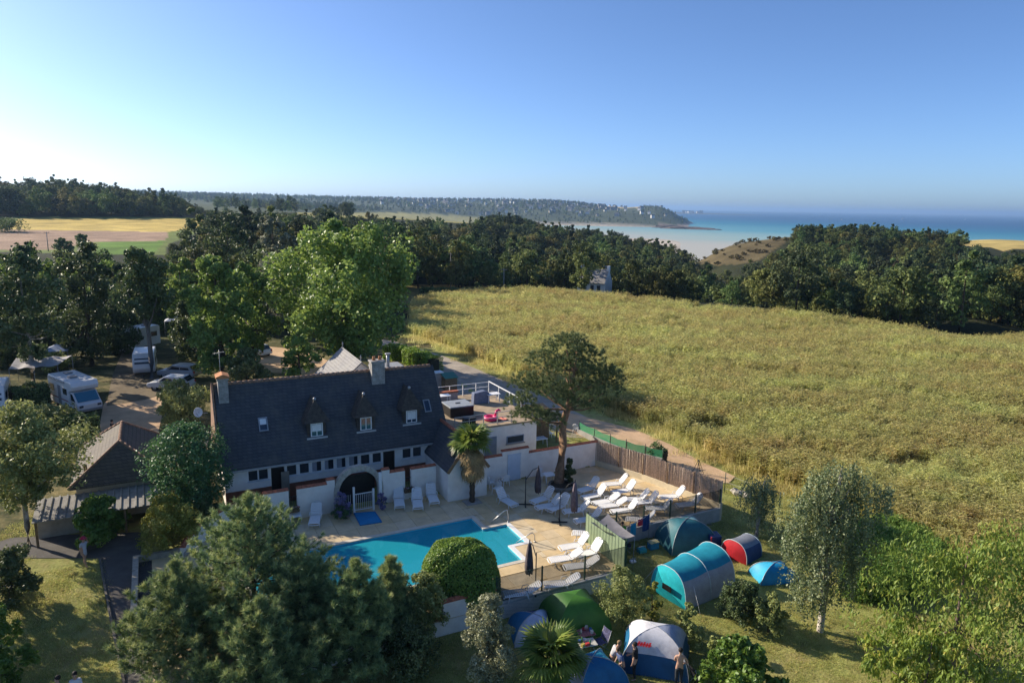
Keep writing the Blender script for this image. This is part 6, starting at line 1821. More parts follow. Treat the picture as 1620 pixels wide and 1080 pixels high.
def place_lounger(foot, head, label, group, proto, used=[]):
    f = U(foot[0], foot[1], .33); hd = U(head[0], head[1], .92 if proto is L50 else .72)
    d = hd - f
    ang = math.atan2(d.y, d.x)
    loc = (f.x, f.y, .004)
    if proto.name not in used:
        used.append(proto.name); proto.location = loc; proto.rotation_euler = (0, 0, ang); tag(proto, label, group=group); return proto
    return dup(proto, loc, ang, label, group)
LG = 'white sun loungers on the pool deck'
NB = 'white sun lounger facing the shallow pool end among the crowded rows'
for f, h, lab, pr in [
    ((815, 799), (795, 775), 'white sun lounger alone between the fan palm and the first parasol', L50),
    ((841, 794), (867, 773), 'white sun lounger beside the foot of the folded parasol by the garden wall', L50),
    ((848, 803), (880, 784), 'white sun lounger second from the folded parasol by the garden wall', L50),
    ((868, 807), (894, 783), 'white sun lounger under the arm of the striped folded parasol', L50),
    ((891, 809), (926, 792), 'white sun lounger behind the striped folded parasol', L50),
    ((909, 824), (941, 806), 'white sun lounger beside the corner of the green screen', L50),
    ((914, 777), (937, 758), 'white sun lounger closest to the planter of the Scots pine', L50),
    ((921, 787), (955, 768), NB, L50), ((953.6, 766), (981, 752), 'white sun lounger furthest back towards the reed fence corner', L50),
    ((968.5, 779), (1001, 761), NB, L50), ((938, 796), (971, 782), NB, L30), ((947, 801), (978, 789), NB, L30),
    ((967, 809), (993, 793), NB, L50), ((985, 790), (1012, 776), NB, L50), ((1000, 795), (1025, 780), NB, L50), ((1020, 803), (1040, 790), NB, L50),
    ((1043, 786), (1061, 772), 'white sun lounger against the low cream wall of the reed fence', L50),
    ((1070, 799), (1091, 784), 'white sun lounger in the corner of reed fence and netted fence', L50),
    ((990, 820), (1012, 808), 'white sun lounger behind the netted fence near the clothes line', L50),
    ((885.5, 866.7), (920, 846), 'white sun lounger in full sun closest to the green screen', L50),
    ((868, 886), (913, 870), 'white sun lounger in full sun facing the pool beside the third parasol', L30),
    ((910.5, 880.5), (941, 856), 'white sun lounger with its back to the green screen louvre', L50),
    ((892.5, 897), (937, 882), 'white sun lounger just behind the lower netted fence', L30),
    ((632.5, 801), (630, 771), 'white sun lounger against the pool wall closest to the gate', L50),
    ((661.7, 803), (659, 773.6), 'white sun lounger in the middle of the three against the pool wall', L50),
    ((688, 794.5), (680, 764), 'white sun lounger against the pool wall beside the gable wing', L50),
    ((496, 829), (500.6, 797), 'white sun lounger by the wall beside the low white table', L50),
    ((456, 838), (439, 824), 'white sun lounger partly hidden by the tall pine beside the hose reel', L30),
    ((795, 940), (822, 926), 'white sun lounger behind the lower net near the planter wall', L30),
    ((858, 925), (884, 912), 'white sun lounger behind the lower net beside the third parasol', L30),
    ((905, 842), (926, 834), 'white sun lounger half behind the green screen', L30)]:
    place_lounger(f, h, lab, LG, pr)
# ------------------------------------------------------------------ folded cantilever parasols
M_can = mat('grey_canopy', (.10, .085, .095), .9, .3, 4, .4, 14)
M_can_b = mat('striped_canopy', (.20, .165, .19), .9, .45, 7, .4, 14)
def parasol(label, base, top, tip, low, m, dark=True):
    """base, pole top, canopy top and canopy foot as photograph pixels with heights"""
    pb = U(base[0], base[1], 0)
    r = thing('folded_parasol', label, 'parasol', pb)
    pt = U(top[0], top[1], top[2]) - pb; pt.x, pt.y = 0, 0
    ct = at(tip[0], tip[1], pb.y + tip[2]) - pb
    mm_ = M_dark if dark else M_galv
    b = MB(); b.tube([(0, 0, 0), (0, 0, pt.z)], .03, 8); b.build('pole', mm_, r)
    b = MB(); b.bar((-.5, 0, .04), (.5, 0, .04), .07, .06); b.bar((0, -.5, .045), (0, .5, .045), .07, .06); b.build('cross_base', mm_, r)
    b = MB(); md = Vector((0, 0, pt.z * .92)).lerp(ct, .55) + Vector((0, 0, .18)); b.tube([(0, 0, pt.z * .88), md, ct], .025, 6); b.build('arm', mm_, r)
    b = MB()
    H_ = low
    n = 14; prof = [(.03, 0), (.09, -.12), (.15, -.45), (.21, -.9), (.25, -H_ * .8), (.20, -H_), (.05, -H_ * .98)]
    vs = []
    for k, (rd, z) in enumerate(prof):
        for j in range(n):
            a_ = 2 * math.pi * j / n; q = rd * (1.22 if j % 2 else .72)
            vs.append((ct.x + q * math.cos(a_) * .8, ct.y + q * math.sin(a_), ct.z + z + (.06 * math.sin(j * 2.2) if k > 3 else 0)))
    b.add(vs, [(i * n + j, i * n + (j + 1) % n, (i + 1) * n + (j + 1) % n, (i + 1) * n + j) for i in range(len(prof) - 1) for j in range(n)], True)
    b.build('canopy', m, r)
    b = MB(); b.tube([ct + Vector((0, 0, -.05)), ct + Vector((0, 0, .14))], .03, 6); b.build('hub', mm_, r)
parasol('dark folded parasol on a curved arm beside the garden wall door', (831, 798), (833, 757, 2.0), (852, 739, .2), 1.75, M_can)
parasol('striped grey folded parasol on a curved arm in the middle of the loungers', (885, 826), (887, 779, 2.1), (910, 762, 0), 1.95, M_can_b)
parasol('dark folded parasol hanging by the netted fence near the shallow pool end', (847, 936), (848, 880, 2.2), (838, 857, .3), 1.75, M_can)
# ------------------------------------------------------------------ white garden furniture
def make_chair():
    r = thing('garden_chair', 'x', 'chair')
    b = MB(); b.box(-.23, .23, -.22, .22, .40, .44); b.build('seat', M_plastic, r, .02)
    b = MB()
    for i in range(6): b.box(-.21 + i * .074, -.21 + i * .074 + .05, .205, .23, .44, .84)
    b.tube([(-.24, .22, .44), (-.23, .25, .8), (0, .27, .90), (.23, .25, .8), (.24, .22, .44)], .025, 6); b.build('backrest', M_plastic, r)
    for i in (-1, 1):
        for j in (-1, 1):
            b = MB(); b.tube([(i * .21, j * .2, .42), (i * .24, j * .25, 0)], .024, 6); b.build('leg', M_plastic, r)
        b = MB(); b.tube([(i * .25, .2, .62), (i * .27, -.15, .64), (i * .25, -.22, .42)], .022, 6); b.build('armrest', M_plastic, r)
    return r
def make_table(w, d, h):
    r = thing('garden_table', 'x', 'table')
    b = MB(); b.box(-w / 2, w / 2, -d / 2, d / 2, h - .05, h); b.build('table_top', M_plastic, r, .03)
    for i in (-1, 1):
        for j in (-1, 1):
            b = MB(); b.tube([(i * (w / 2 - .07), j * (d / 2 - .07), h - .05), (i * (w / 2 - .03), j * (d / 2 - .03), 0)], .03, 6); b.build('leg', M_plastic, r)
    return r
ch = make_chair()
def put(o, px, py, z, ang, lab, grp=None):
    p = U(px, py, z); o.location = (p.x, p.y, z + .004); o.rotation_euler = (0, 0, ang); tag(o, lab, group=grp); return o
put(ch, 856, 760, 0, .6, 'white plastic armchair beside the table near the Scots pine')
put(make_table(.8, .8, .7), 868, 764, 0, .4, 'square white plastic table beside the Scots pine planter')
put(make_table(.75, .6, .42), 467, 824, 0, SITE_ANG, 'low white plastic table by the hose reel')
for px, py, an, lab in ((776, 771, 2.2, 'white plastic armchair against the white gable wing'), (786, 781, -.6, 'white plastic armchair beside the black bag by the garden wall'), (799, 768, 3.6, 'white plastic armchair below the pale blue door')):
    p = U(px, py, 0); dup(ch, (p.x, p.y, .004), an, lab)
p = U(790, 769, 0)
bag = thing('black_bag', 'black bag standing among the white chairs by the garden wall', 'bag', (p.x, p.y, .004), .4)
b = MB(); b.extrude([(-.2, -.12, 0), (.2, -.12, 0), (.18, -.12, .38), (-.16, -.12, .42)], (0, .24, 0)); b.build('body', M_black, bag, .05)
b = MB(); b.tube([(-.1, 0, .4), (-.06, 0, .55), (.06, 0, .55), (.1, 0, .4)], .015, 5); b.build('strap', M_black, bag)
for px, py, an, lab in ((871, 690, 1.0, 'white chair in the dark patio behind the garden wall'), (912, 683, 2.6, 'white chair beside the timber lean-to')):
    p = U(px, py, 0); dup(ch, (p.x, p.y, gz(p.x, p.y) + .01), an, lab)
p = U(852, 706, .0)
tb = make_table(1.3, .8, .72); tb.location = (p.x, p.y, gz(p.x, p.y) + .01); tb.rotation_euler = (0, 0, SITE_ANG); tag(tb, 'grey blue patio table behind the garden wall')
p = W(*site(446, 822), .0)
hr = thing('hose_reel', 'dark hose reel with coiled hose against the pool wall', 'hose reel', (p.x, p.y, .004), SITE_ANG)
b = MB()
for k in range(5):
    b.lathe([(.22 + .055 * k + .025 * math.cos(t), .025 * math.sin(t) + .0) for t in np.linspace(0, 2 * math.pi, 8)], 22)
o = b.build('coil', mat('hose', (.13, .14, .11), .6, .3, 8), hr); o.rotation_euler = (math.radians(80), 0, 0); o.location = (0, 0, .58)
b = MB(); b.box(-.5, .5, .10, .16, 0, 1.1); b.build('back_board', M_black, hr)
b = MB(); b.tube([(0, -.1, .58), (0, .12, .58)], .05, 8); b.build('axle', M_galv, hr)
p = W(-10.0, 4.35, 0)
for s_, y_, lab in ((-10.05, 4.30, 'flower box with small red flowers on the left pool wall opening'), (-2.58, 4.30, 'flower box with dry plants on the pool wall opening by the loungers')):
    fb = site_thing('flower_box', lab, 'planter', s_, y_, .55)
    b = MB(); b.box(-.32, .32, -.12, .10, 0, .2); b.build('trough', M_wood, fb)
    rg = np.random.default_rng(9)
    P = np.column_stack([rg.uniform(-.34, .34, 160), rg.uniform(-.2, .12, 160), rg.uniform(.05, .40, 160)])
    V, F = leaf_geo(P, np.tile([0, -.5, .8], (160, 1)), .10, .06, rg)
    link('flowers', tri_mesh('flowers', V, F, np.repeat(rg.uniform(0, 1, 160), 4), leaf_mat('geranium', (.07, .10, .03), (.14, .10, .05), (.45, .06, .07), .2)), fb)
# ------------------------------------------------------------------ tents
def fabric(name, c, rough=.55): return mat(name, c, rough, .16, 2.2, .55, 2.6, spec=.3)
def panel_mesh(b, P, nu, nv):
    vs = [P(u / nu, v / nv) for v in range(nv + 1) for u in range(nu + 1)]
    b.add(vs, [(v * (nu + 1) + u, v * (nu + 1) + u + 1, (v + 1) * (nu + 1) + u + 1, (v + 1) * (nu + 1) + u) for v in range(nv) for u in range(nu)], True)
def dome_tent(label, loc, rz, lx, ly, h, cols, poles=True, skirt=None, sag=.10, name='dome_tent', pw_=.8):
    t = thing(name, label, 'tent', loc, rz)
    C = [Vector((-lx / 2, -ly / 2, 0)), Vector((lx / 2, -ly / 2, 0)), Vector((lx / 2, ly / 2, 0)), Vector((-lx / 2, ly / 2, 0))]
    def pole(i, v):
        a = v * math.pi / 2
        return Vector((C[i % 4].x * math.cos(a) ** pw_, C[i % 4].y * math.cos(a) ** pw_, h * math.sin(a)))
    for i in range(4):
        def P(u, v, i=i):
            a, c = pole(i, v), pole(i + 1, v)
            p = a.lerp(c, u)
            k = 4 * u * (1 - u)
            f = 1 - sag * k * math.sin(math.pi * min(1, v * .9 + .1))
            return Vector((p.x * f, p.y * f, p.z * (1 + .0 * k)))
        lo, hi = (0, 1)
        if skirt:
            b = MB(); panel_mesh(b, lambda u, v: P(u, v * .38), 10, 4); b.build('skirt_panel', skirt[i % len(skirt)], t, recalc=False)
            b = MB(); panel_mesh(b, lambda u, v: P(u, .36 + v * .64) * 1.012, 10, 8); b.build('fly_panel', cols[i % len(cols)], t, recalc=False)
        else:
            b = MB(); panel_mesh(b, P, 10, 10); b.build('fly_panel', cols[i % len(cols)], t, recalc=False)
    if poles:
        for i in (0, 1):
            b = MB(); b.tube([pole(i, v) * 1.01 for v in np.linspace(0, 1, 9)] + [pole(i + 2, v) * 1.01 for v in np.linspace(1, 0, 9)][1:], .018, 6); b.build('pole', M_galv, t)
    return t
def tunnel_tent(label, p0, p1, w, h, top, side, end, hoops=3, taper=(1, 1), n=16, split=.42, extra=None):
    d = p1 - p0; d.z = 0
    ln = d.length
    t = thing('tunnel_tent', label, 'tent', p0, math.atan2(d.y, d.x))
    def S_(u, v):      # u along, v round
        k = taper[0] + (taper[1] - taper[0]) * u
        hump = 1 - .05 * abs(math.sin(math.pi * u * (hoops - 1)))
        a = math.pi * v
        return Vector((u * ln, -w / 2 * k * math.copysign(abs(math.cos(a)) ** .8, math.cos(a)), h * k * hump * math.sin(a) ** .8))
    for nm, v0, v1, m in (('side_panel', 0, split * .62, side), ('roof_panel', split * .62, 1 - split * .62, top), ('side_panel', 1 - split * .62, 1, side)):
        b = MB(); panel_mesh(b, lambda u, v: S_(u, v0 + (v1 - v0) * v), 18, 8); b.build(nm, m, t, recalc=False)
    for e in (0, 1):
        b = MB(); vs = [S_(e, v / n) + Vector(((-.0 if e == 0 else .0), 0, 0)) for v in range(n + 1)]
        c = Vector((e * ln + (-.35 if e == 0 else .25), 0, h * .35))
        b.add(vs + [c], [(i, i + 1, n + 1) for i in range(n)] + [(0, n + 1, n)], True); b.build('end_panel', end, t, recalc=False)
    for k in range(hoops):
        b = MB(); b.tube([S_(k / (hoops - 1), v / 16) * 1.0 + Vector((0, 0, .01)) for v in range(17)], .022, 6); b.build('pole', mat('pale_pole', (.5, .6, .62), .5), t)
    return t
LZ = -.8
def lp(px, py): return gp(px, py, LZ)
F_turq, F_grey, F_cyan = fabric('turquoise_fabric', (.015, .25, .34)), fabric('grey_fabric', (.34, .34, .37)), fabric('cyan_fabric', (.02, .46, .52))
tt = tunnel_tent('big turquoise and grey tunnel tent on the camping lawn', lp(1056, 948), lp(1128, 916), 2.9, 2.15, F_turq, F_grey, F_cyan, 3, (.86, 1.0))
b = MB(); b.box(-.37, -.33, -.5, .1, .75, 1.05); b.build('door_window', M_black, tt)
for y_ in (-2.2, 2.0):
    b = MB(); b.tube([(0.4, y_ * .6, 1.3), (0.1, y_, 0)], .008, 4); b.build('guy_line', M_frame, tt)
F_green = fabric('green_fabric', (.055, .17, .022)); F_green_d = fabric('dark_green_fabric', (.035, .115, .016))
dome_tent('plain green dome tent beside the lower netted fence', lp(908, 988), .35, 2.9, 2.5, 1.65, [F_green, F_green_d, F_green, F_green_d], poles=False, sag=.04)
F_lil, F_navy, F_blue = fabric('lilac_fabric', (.50, .52, .64)), fabric('navy_fabric', (.02, .045, .13)), fabric('blue_fabric', (.012, .13, .28))
dome_tent('small white dome tent with navy ends next to the green tent', lp(842, 1004), .2, 2.1, 1.7, 1.15, [F_lil, F_lil, F_navy, F_blue])
F_wht = fabric('white_fabric', (.60, .60, .63)); F_gb = fabric('grey_blue_fabric', (.33, .37, .48)); F_db = fabric('deep_blue_fabric', (.012, .085, .19))
wt = dome_tent('white and blue dome tent with a red logo beside the standing people', lp(1036, 1046), -.25, 3.0, 2.4, 1.75, [F_wht, F_gb, F_wht, F_wht], skirt=[F_db, F_db, F_db, F_blue])
b = MB()      # red logo: slanted strokes printed on the left fly panel
for k in range(5):
    x0 = k * .12
    b.extrude([(x0, 0, .0), (x0 + .075, 0, 0), (x0 + .14, 0, .20 - .03 * (k % 2)), (x0 + .06, 0, .20 - .03 * (k % 2))], (0, .006, 0))
b.extrude([(-.05, 0, .07), (.62, 0, .05), (.63, 0, .10), (-.04, 0, .12)], (0, .0062, 0))
lg = b.build('logo', mat('red_print', (.60, .03, .04), .5, .1), wt); lg.matrix_local = Matrix.Translation((-.80, -.90, 1.26)) @ Matrix.Rotation(math.radians(-38), 4, 'X')
bt = dome_tent('blue tent with pale stripes at the edge of the palm', lp(936, 1082), .5, 2.6, 1.9, 1.35, [F_blue, fabric('sky_fabric', (.03, .30, .42)), F_blue, F_lil])
F_teal, F_ltl = fabric('teal_fabric', (.025, .125, .155)), fabric('light_teal_fabric', (.16, .33, .36))
tl = dome_tent('teal dome tent with a pale wedge panel below the netted fence', lp(1084, 862), .3, 3.1, 2.2, 1.75, [F_teal, F_ltl, F_teal, F_teal])
b = MB(); b.extrude([(.9, -1.35, 0), (1.75, -1.15, 0), (1.75, -1.15, .9), (.9, -1.35, 1.05)], (.12, .75, 0)); b.build('porch_panel', F_navy, tl)
b = MB(); b.extrude([(.86, -1.37, 0), (.96, -1.34, 0), (.96, -1.34, 1.06), (.86, -1.37, 1.06)], (.02, .06, 0)); b.build('porch_trim', mat('red_trim', (.45, .04, .05), .6), tl)
F_red = fabric('red_fabric', (.50, .02, .03)); F_sl = fabric('slate_fabric', (.20, .22, .26))
rt = tunnel_tent('small red and dark blue tunnel tent beside the small birch', lp(1160, 885), lp(1186, 872), 1.8, 1.2, F_sl, F_navy, F_red, 2, (1.0, .9))
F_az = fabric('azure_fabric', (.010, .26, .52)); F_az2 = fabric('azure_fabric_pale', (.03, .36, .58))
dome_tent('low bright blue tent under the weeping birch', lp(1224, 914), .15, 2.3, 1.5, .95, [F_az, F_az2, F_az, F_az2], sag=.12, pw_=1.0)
# grey tarp awning between the green screen and poles
tp_ = [U(934, 825, 1.75), U(962, 812, 1.6), U(989, 833, 1.65), U(1004, 847, 1.35), U(968, 843, 1.8)]
aw = thing('tarp_awning', 'grey tarpaulin awning stretched over the kitchen corner by the green screen', 'awning', (tp_[0].x, tp_[0].y, LZ))
o0 = Vector((tp_[0].x, tp_[0].y, LZ))
b = MB()
def Ta(u, v):
    a, c = (tp_[0] - o0).lerp(tp_[4] - o0, v), (tp_[1] - o0).lerp(tp_[3] - o0, v)
    return a.lerp(c, u) + Vector((0, 0, -.22 * 4 * u * (1 - u) - .10 * 4 * v * (1 - v)))
panel_mesh(b, Ta, 12, 8); b.build('tarp', fabric('tarp_grey', (.24, .23, .24), .7), aw, recalc=False)
for q in (tp_[3], tp_[1]):
    b = MB(); b.tube([q - o0, Vector((q.x - o0.x, q.y - o0.y, 0))], .018, 6); b.build('pole', M_galv, aw)
cl = [U(992, 833, .75), U(1013, 822, .85), U(1028, 812, 1.0)]
ln_ = thing('clothes_line', 'thin clothes line strung along the netted fence', 'clothes line', (cl[0].x, cl[0].y, LZ))
o1 = Vector((cl[0].x, cl[0].y, LZ))
b = MB(); b.tube([cl[0] - o1, cl[1] - o1 + Vector((0, 0, -.05)), cl[2] - o1], .01, 5); b.build('cord', M_frame, ln_)
b = MB(); b.tube([cl[0] - o1, Vector((0, 0, 0))], .018, 6); b.build('pole', M_galv, ln_)
b = MB(); q_ = cl[2] - o1; b.tube([q_, (q_.x, q_.y, 0)], .018, 6); b.build('pole', M_galv, ln_)
for k, (f, lab, c, w, hgt) in enumerate(((.28, 'turquoise towel hanging on the clothes line', (.01, .22, .38), .5, .85), (.58, 'red garment hanging on the clothes line', (.45, .03, .05), .45, .45), (.84, 'dark blue towel hanging on the clothes line', (.015, .05, .17), .6, 1.0))):
    q = cl[0].lerp(cl[2], f) - o1
    d = (cl[2] - cl[0]).normalized(); d.z = 0
    tw = thing('hanging_towel', lab, 'towel', o1 + q)
    b = MB(); panel_mesh(b, lambda u, v: d * (u - .5) * w + Vector((.03 * math.sin(u * 7), .05 * math.sin(u * 6 + 1), -v * hgt)), 8, 4); b.build('cloth', fabric('towel_cloth_%s' % 'abc'[k], c, .9), tw, recalc=False)
def small_box(name, label, cat, px, py, dims, m, lid=None, rz=.4):
    p = lp(px, py); r = thing(name, label, cat, p, rz)
    w, d, h = dims
    b = MB(); b.box(-w / 2, w / 2, -d / 2, d / 2, 0, h); b.build('body', m, r, .02)
    if lid: b = MB(); b.box(-w / 2 - .015, w / 2 + .015, -d / 2 - .015, d / 2 + .015, h + .001, h + .06); b.build('lid', lid, r, .015)
    b = MB(); b.tube([(-w / 2 - .02, 0, h * .8), (-w / 2 - .02, 0, h + .12), (w / 2 + .02, 0, h + .12), (w / 2 + .02, 0, h * .8)], .012, 5); b.build('handle', M_frame, r)
small_box('cool_box', 'blue cool box with a pale yellow lid on the lawn', 'cool box', 1033, 867, (.6, .4, .42), fabric('cooler_blue', (.02, .22, .40)), mat('cream_lid', (.55, .50, .25), .5))
small_box('storage_crate', 'turquoise plastic crate lying before the kitchen corner', 'crate', 1015, 873, (.5, .38, .25), fabric('crate_turquoise', (.02, .28, .32)))
small_box('white_bag', 'small white bag lying on the lawn', 'bag', 1001, 889, (.35, .25, .12), M_paint)
small_box('camp_stove', 'dark camping stove on the ground beside the teal tent', 'stove', 1066, 868, (.5, .35, .3), M_black)
def camp_table(label, px, py, w, d, h, m, clutter, seed, rz=.3):
    p = lp(px, py); r = thing('camp_table', label, 'table', p, rz)
    b = MB(); b.box(-w / 2, w / 2, -d / 2, d / 2, h - .03, h); b.build('table_top', m, r, .01)
    for s in (-1, 1):
        b = MB(); b.bar((s * w * .4, -d / 2, 0), (s * w * .4, d / 2, h - .03), .03); b.build('leg', M_galv, r)
        b = MB(); b.bar((s * w * .37, d / 2, 0), (s * w * .37, -d / 2, h - .03), .03); b.build('leg', M_galv, r)
    rg = random.Random(seed)
    for k in range(clutter):
        kind = rg.choice(['bottle', 'bowl', 'box'])
        x, y = rg.uniform(-w * .42, w * .42), rg.uniform(-d * .4, d * .4)
        c = rg.choice([(.5, .05, .05), (.6, .58, .55), (.05, .12, .35), (.5, .4, .1), (.08, .3, .12), (.55, .5, .45)])
        o = thing({'bottle': 'bottle', 'bowl': 'bowl', 'box': 'food_box'}[kind], '%s on the %s' % ({'bottle': 'small bottle', 'bowl': 'shallow bowl', 'box': 'little food packet'}[kind], label), {'bottle': 'bottle', 'bowl': 'bowl', 'box': 'packet'}[kind], p + Matrix.Rotation(rz, 3, 'Z') @ Vector((x, y, h + .002)), rg.uniform(0, 3), 'tableware on the camping tables')
        m_ = mat('ware_%d' % int(c[0] * 100 + c[1] * 1000), c, .5)
        b = MB()
        if kind == 'bottle': b.lathe([(0, 0), (.045, 0), (.045, .16), (.018, .21), (.018, .26), (0, .26)], 10); b.build('bottle_body', m_, o)
        elif kind == 'bowl': b.lathe([(0, .0), (.06, 0), (.12, .07), (.115, .07), (.055, .012), (0, .012)], 12); b.build('bowl_body', m_, o)
        else: b.box(-.09, .09, -.06, .06, 0, .14); b.build('packet_body', m_, o)
    return r
M_tt = mat('table_grey', (.40, .40, .42), .5, .1); M_tr = mat('table_cloth_red', (.40, .16, .16), .8, .5, 9)
camp_table('pale folding table in front of the green dome tent', 920, 1002, .85, .6, .6, M_tt, 5, 1)
camp_table('red patterned table nearer the fan palm', 926, 1018, .8, .6, .62, M_tr, 6, 2)
camp_table('white topped table beside the blue striped tent', 928, 1034, .85, .6, .6, mat('table_white', (.55, .53, .48), .6, .3, 7), 6, 3)
camp_table('cluttered kitchen table under the tarpaulin', 976, 868, 1.1, .6, .7, mat('table_lime', (.30, .36, .14), .6, .3, 6), 8, 4)
def folding_chair(label, px, py, rz, m):
    p = lp(px, py); r = thing('camping_chair', label, 'chair', p, rz)
    b = MB(); panel_mesh(b, lambda u, v: Vector(((u - .5) * .5, (v - .5) * .45, .42 - .06 * 4 * u * (1 - u))), 6, 4); b.build('seat', m, r, recalc=False)
    b = MB(); panel_mesh(b, lambda u, v: Vector(((u - .5) * .5, .22 + v * .16, .44 + v * .5 )), 6, 4); b.build('backrest', m, r, recalc=False)
    for s in (-1, 1):
        b = MB(); b.tube([(s * .26, -.25, 0), (s * .26, .24, .46), (s * .26, .40, .95)], .014, 6); b.build('leg', M_galv, r)
        b = MB(); b.tube([(s * .26, .28, 0), (s * .26, -.22, .44)], .014, 6); b.build('leg', M_galv, r)
    return r
M_bk = fabric('black_canvas', (.02, .02, .025), .8)
folding_chair('blue and white patterned camping chair by the green screen', 980, 900, .4, mat('patterned_canvas', (.45, .47, .60), .8, .6, 14, stain=(.05, .08, .30)))
folding_chair('black camping chair in the shade under the tarpaulin', 992, 872, 1.4, M_bk)
folding_chair('black camping chair facing the cluttered kitchen table', 974, 884, -.6, M_bk)
folding_chair('dark camping chair beside the white topped table', 950, 1026, -1.0, mat('floral_canvas', (.10, .10, .20), .8, .6, 12))
folding_chair('small white folding stool beside the red tent', 1149, 902, .8, M_frame)
folding_chair('black camping chair half hidden beside the fig bush', 1104, 1082, 2.0, M_bk)
# ------------------------------------------------------------------ people
def skin_obj(name, verts, edges, radii, m, parent, levels=1):
    me_ = bpy.data.meshes.new(name); me_.from_pydata(verts, edges, [])
    o = link(name, me_, parent)
    me_.materials.append(m)
    sk = o.modifiers.new('skin', 'SKIN'); sk.use_smooth_shade = True
    ss = o.modifiers.new('subdivision', 'SUBSURF'); ss.levels = levels; ss.render_levels = levels
    if not me_.skin_vertices: 
        bm = bmesh.new(); bm.from_mesh(me_); bm.verts.layers.skin.verify(); bm.to_mesh(me_); bm.free()
    for i, r_ in enumerate(radii):
        me_.skin_vertices[0].data[i].radius = (r_, r_) if not isinstance(r_, tuple) else r_
        me_.skin_vertices[0].data[i].use_root = (i == 0)
    return o
M_skin = mat('skin', (.50, .30, .21), .6, .08, 6); M_hair_b = mat('brown_hair', (.09, .055, .03), .8, .3, 20); M_hair_d = mat('dark_hair', (.02, .015, .012), .7, .3, 20); M_hair_l = mat('fair_hair', (.30, .20, .10), .8, .3, 20)
def person(label, loc, rz, h=1.72, bend=0.0, knee=0.0, stride=.12, arms=(('down', 0), ('down', 0)), top=None, bottom=None, shorts=False, hair=M_hair_b, hat=None, head_turn=0.0, sleeves=.5, dress=False):
    r = thing('person', label, 'person', loc, rz)
    s = h / 1.72
    V, E, R_ = [], [], []
    def v(p, rad, parent=None):
        V.append(tuple(Vector(p) * s)); R_.append(rad * s)
        if parent is not None: E.append((parent, len(V) - 1))
        return len(V) - 1
    cb, sb_ = math.cos(bend), math.sin(bend)
    def T(x, y, z):      # torso bends forward (towards -y) about the hip
        return (x, y * cb - (z - .92) * sb_, .92 + (z - .92) * cb + y * sb_)
    pel = v((0, 0, .92), .125)
    wst = v(T(0, 0, 1.08), .115, pel); chst = v(T(0, -.01, 1.28), .135, wst); nkb = v(T(0, .01, 1.43), .07, chst); nck = v(T(0, -.005, 1.50), .052, nkb)
    h1 = v(T(0, -.02, 1.58), .078, nck); h2 = v(T(0, -.015, 1.66), .085, h1); v(T(0, -.01, 1.71), .055, h2)
    v(T(0, -.115, 1.60), .018, h1)      # nose
    J = {}
    for sd_, nm in ((-1, 'l'), (1, 'r')):
        hip = v((sd_ * .09, 0, .86), .092, pel)
        st = stride * sd_
        kn = v((sd_ * .10, -.03 - knee * .15 + st * .5, .49), .060, hip)
        an = v((sd_ * .10, .02 + st, .09), .040, kn)
        fo = v((sd_ * .11, -.05 + st, .035), .038, an); v((sd_ * .12, -.16 + st, .028), .030, fo)
        sh_ = v(T(sd_ * .17, .01, 1.38), .058, chst)
        mode, k = arms[0 if sd_ < 0 else 1]
        if mode == 'down': e, w_ = (sd_ * .22, .02, 1.13), (sd_ * .23, -.05, .90)
        elif mode == 'front': e, w_ = (sd_ * .21, -.06, 1.12), (sd_ * .12, -.25, 1.06)
        elif mode == 'hip': e, w_ = (sd_ * .33, .04, 1.15), (sd_ * .18, -.08, 1.0)
        elif mode == 'reach': e, w_ = (sd_ * .20, -.14, 1.18), (sd_ * .17, -.36, 1.10)
        else: e, w_ = (sd_ * .26, -.08, 1.35), (sd_ * .14, -.10, 1.58)
        el_ = v(T(*e), .042, sh_); wr = v(T(*w_), .030, el_)
        e_, ww = Vector(T(*e)), Vector(T(*w_))
        dr_ = (ww - e_).normalized()
        pm = v(ww + dr_ * .06, .034, wr)
        side = dr_.cross(Vector((sd_, .2, .1))).normalized()
        for q, ln__ in ((-.03, .075), (-.01, .085), (.01, .08), (.03, .062)):
            f1 = v(ww + dr_ * (.08 + ln__ * .5) + side * q, .010, pm); v(ww + dr_ * (.08 + ln__) + side * q * 1.1 + Vector((0, -.015, 0)), .008, f1)
        th1 = v(ww + dr_ * .06 + side * -.045 + Vector((0, -.02, 0)), .011, pm); v(ww + dr_ * .095 + side * -.055 + Vector((0, -.025, 0)), .009, th1)
        J[nm] = (T(sd_ * .17, .01, 1.38), T(*e), T(*w_), (sd_ * .09, 0, .86), (sd_ * .10, -.03 - knee * .15 + st * .5, .49), (sd_ * .10, .02 + st, .09))
    skin_obj('body', V, E, R_, M_skin, r)
    if top:
        V, E, R_ = [], [], []
        a = v(T(0, 0, .95 if not dress else .90), .150); c = v(T(0, 0, 1.10), .136, a); d = v(T(0, -.005, 1.28), .152, c); v(T(0, .01, 1.42), .085, d)
        if dress: g0 = v((0, 0, .62), .20, a)
        for nm in 'lr':
            sh_ = v(J[nm][0], .074, d); m_ = v(Vector(J[nm][0]).lerp(Vector(J[nm][1]), max(.15, sleeves * 1.6 if sleeves < .6 else 1.0)), .056, sh_)
            if sleeves > .7: v(Vector(J[nm][1]).lerp(Vector(J[nm][2]), .9), .045, m_)
        skin_obj('shirt' if not dress else 'dress', V, E, R_, top, r)
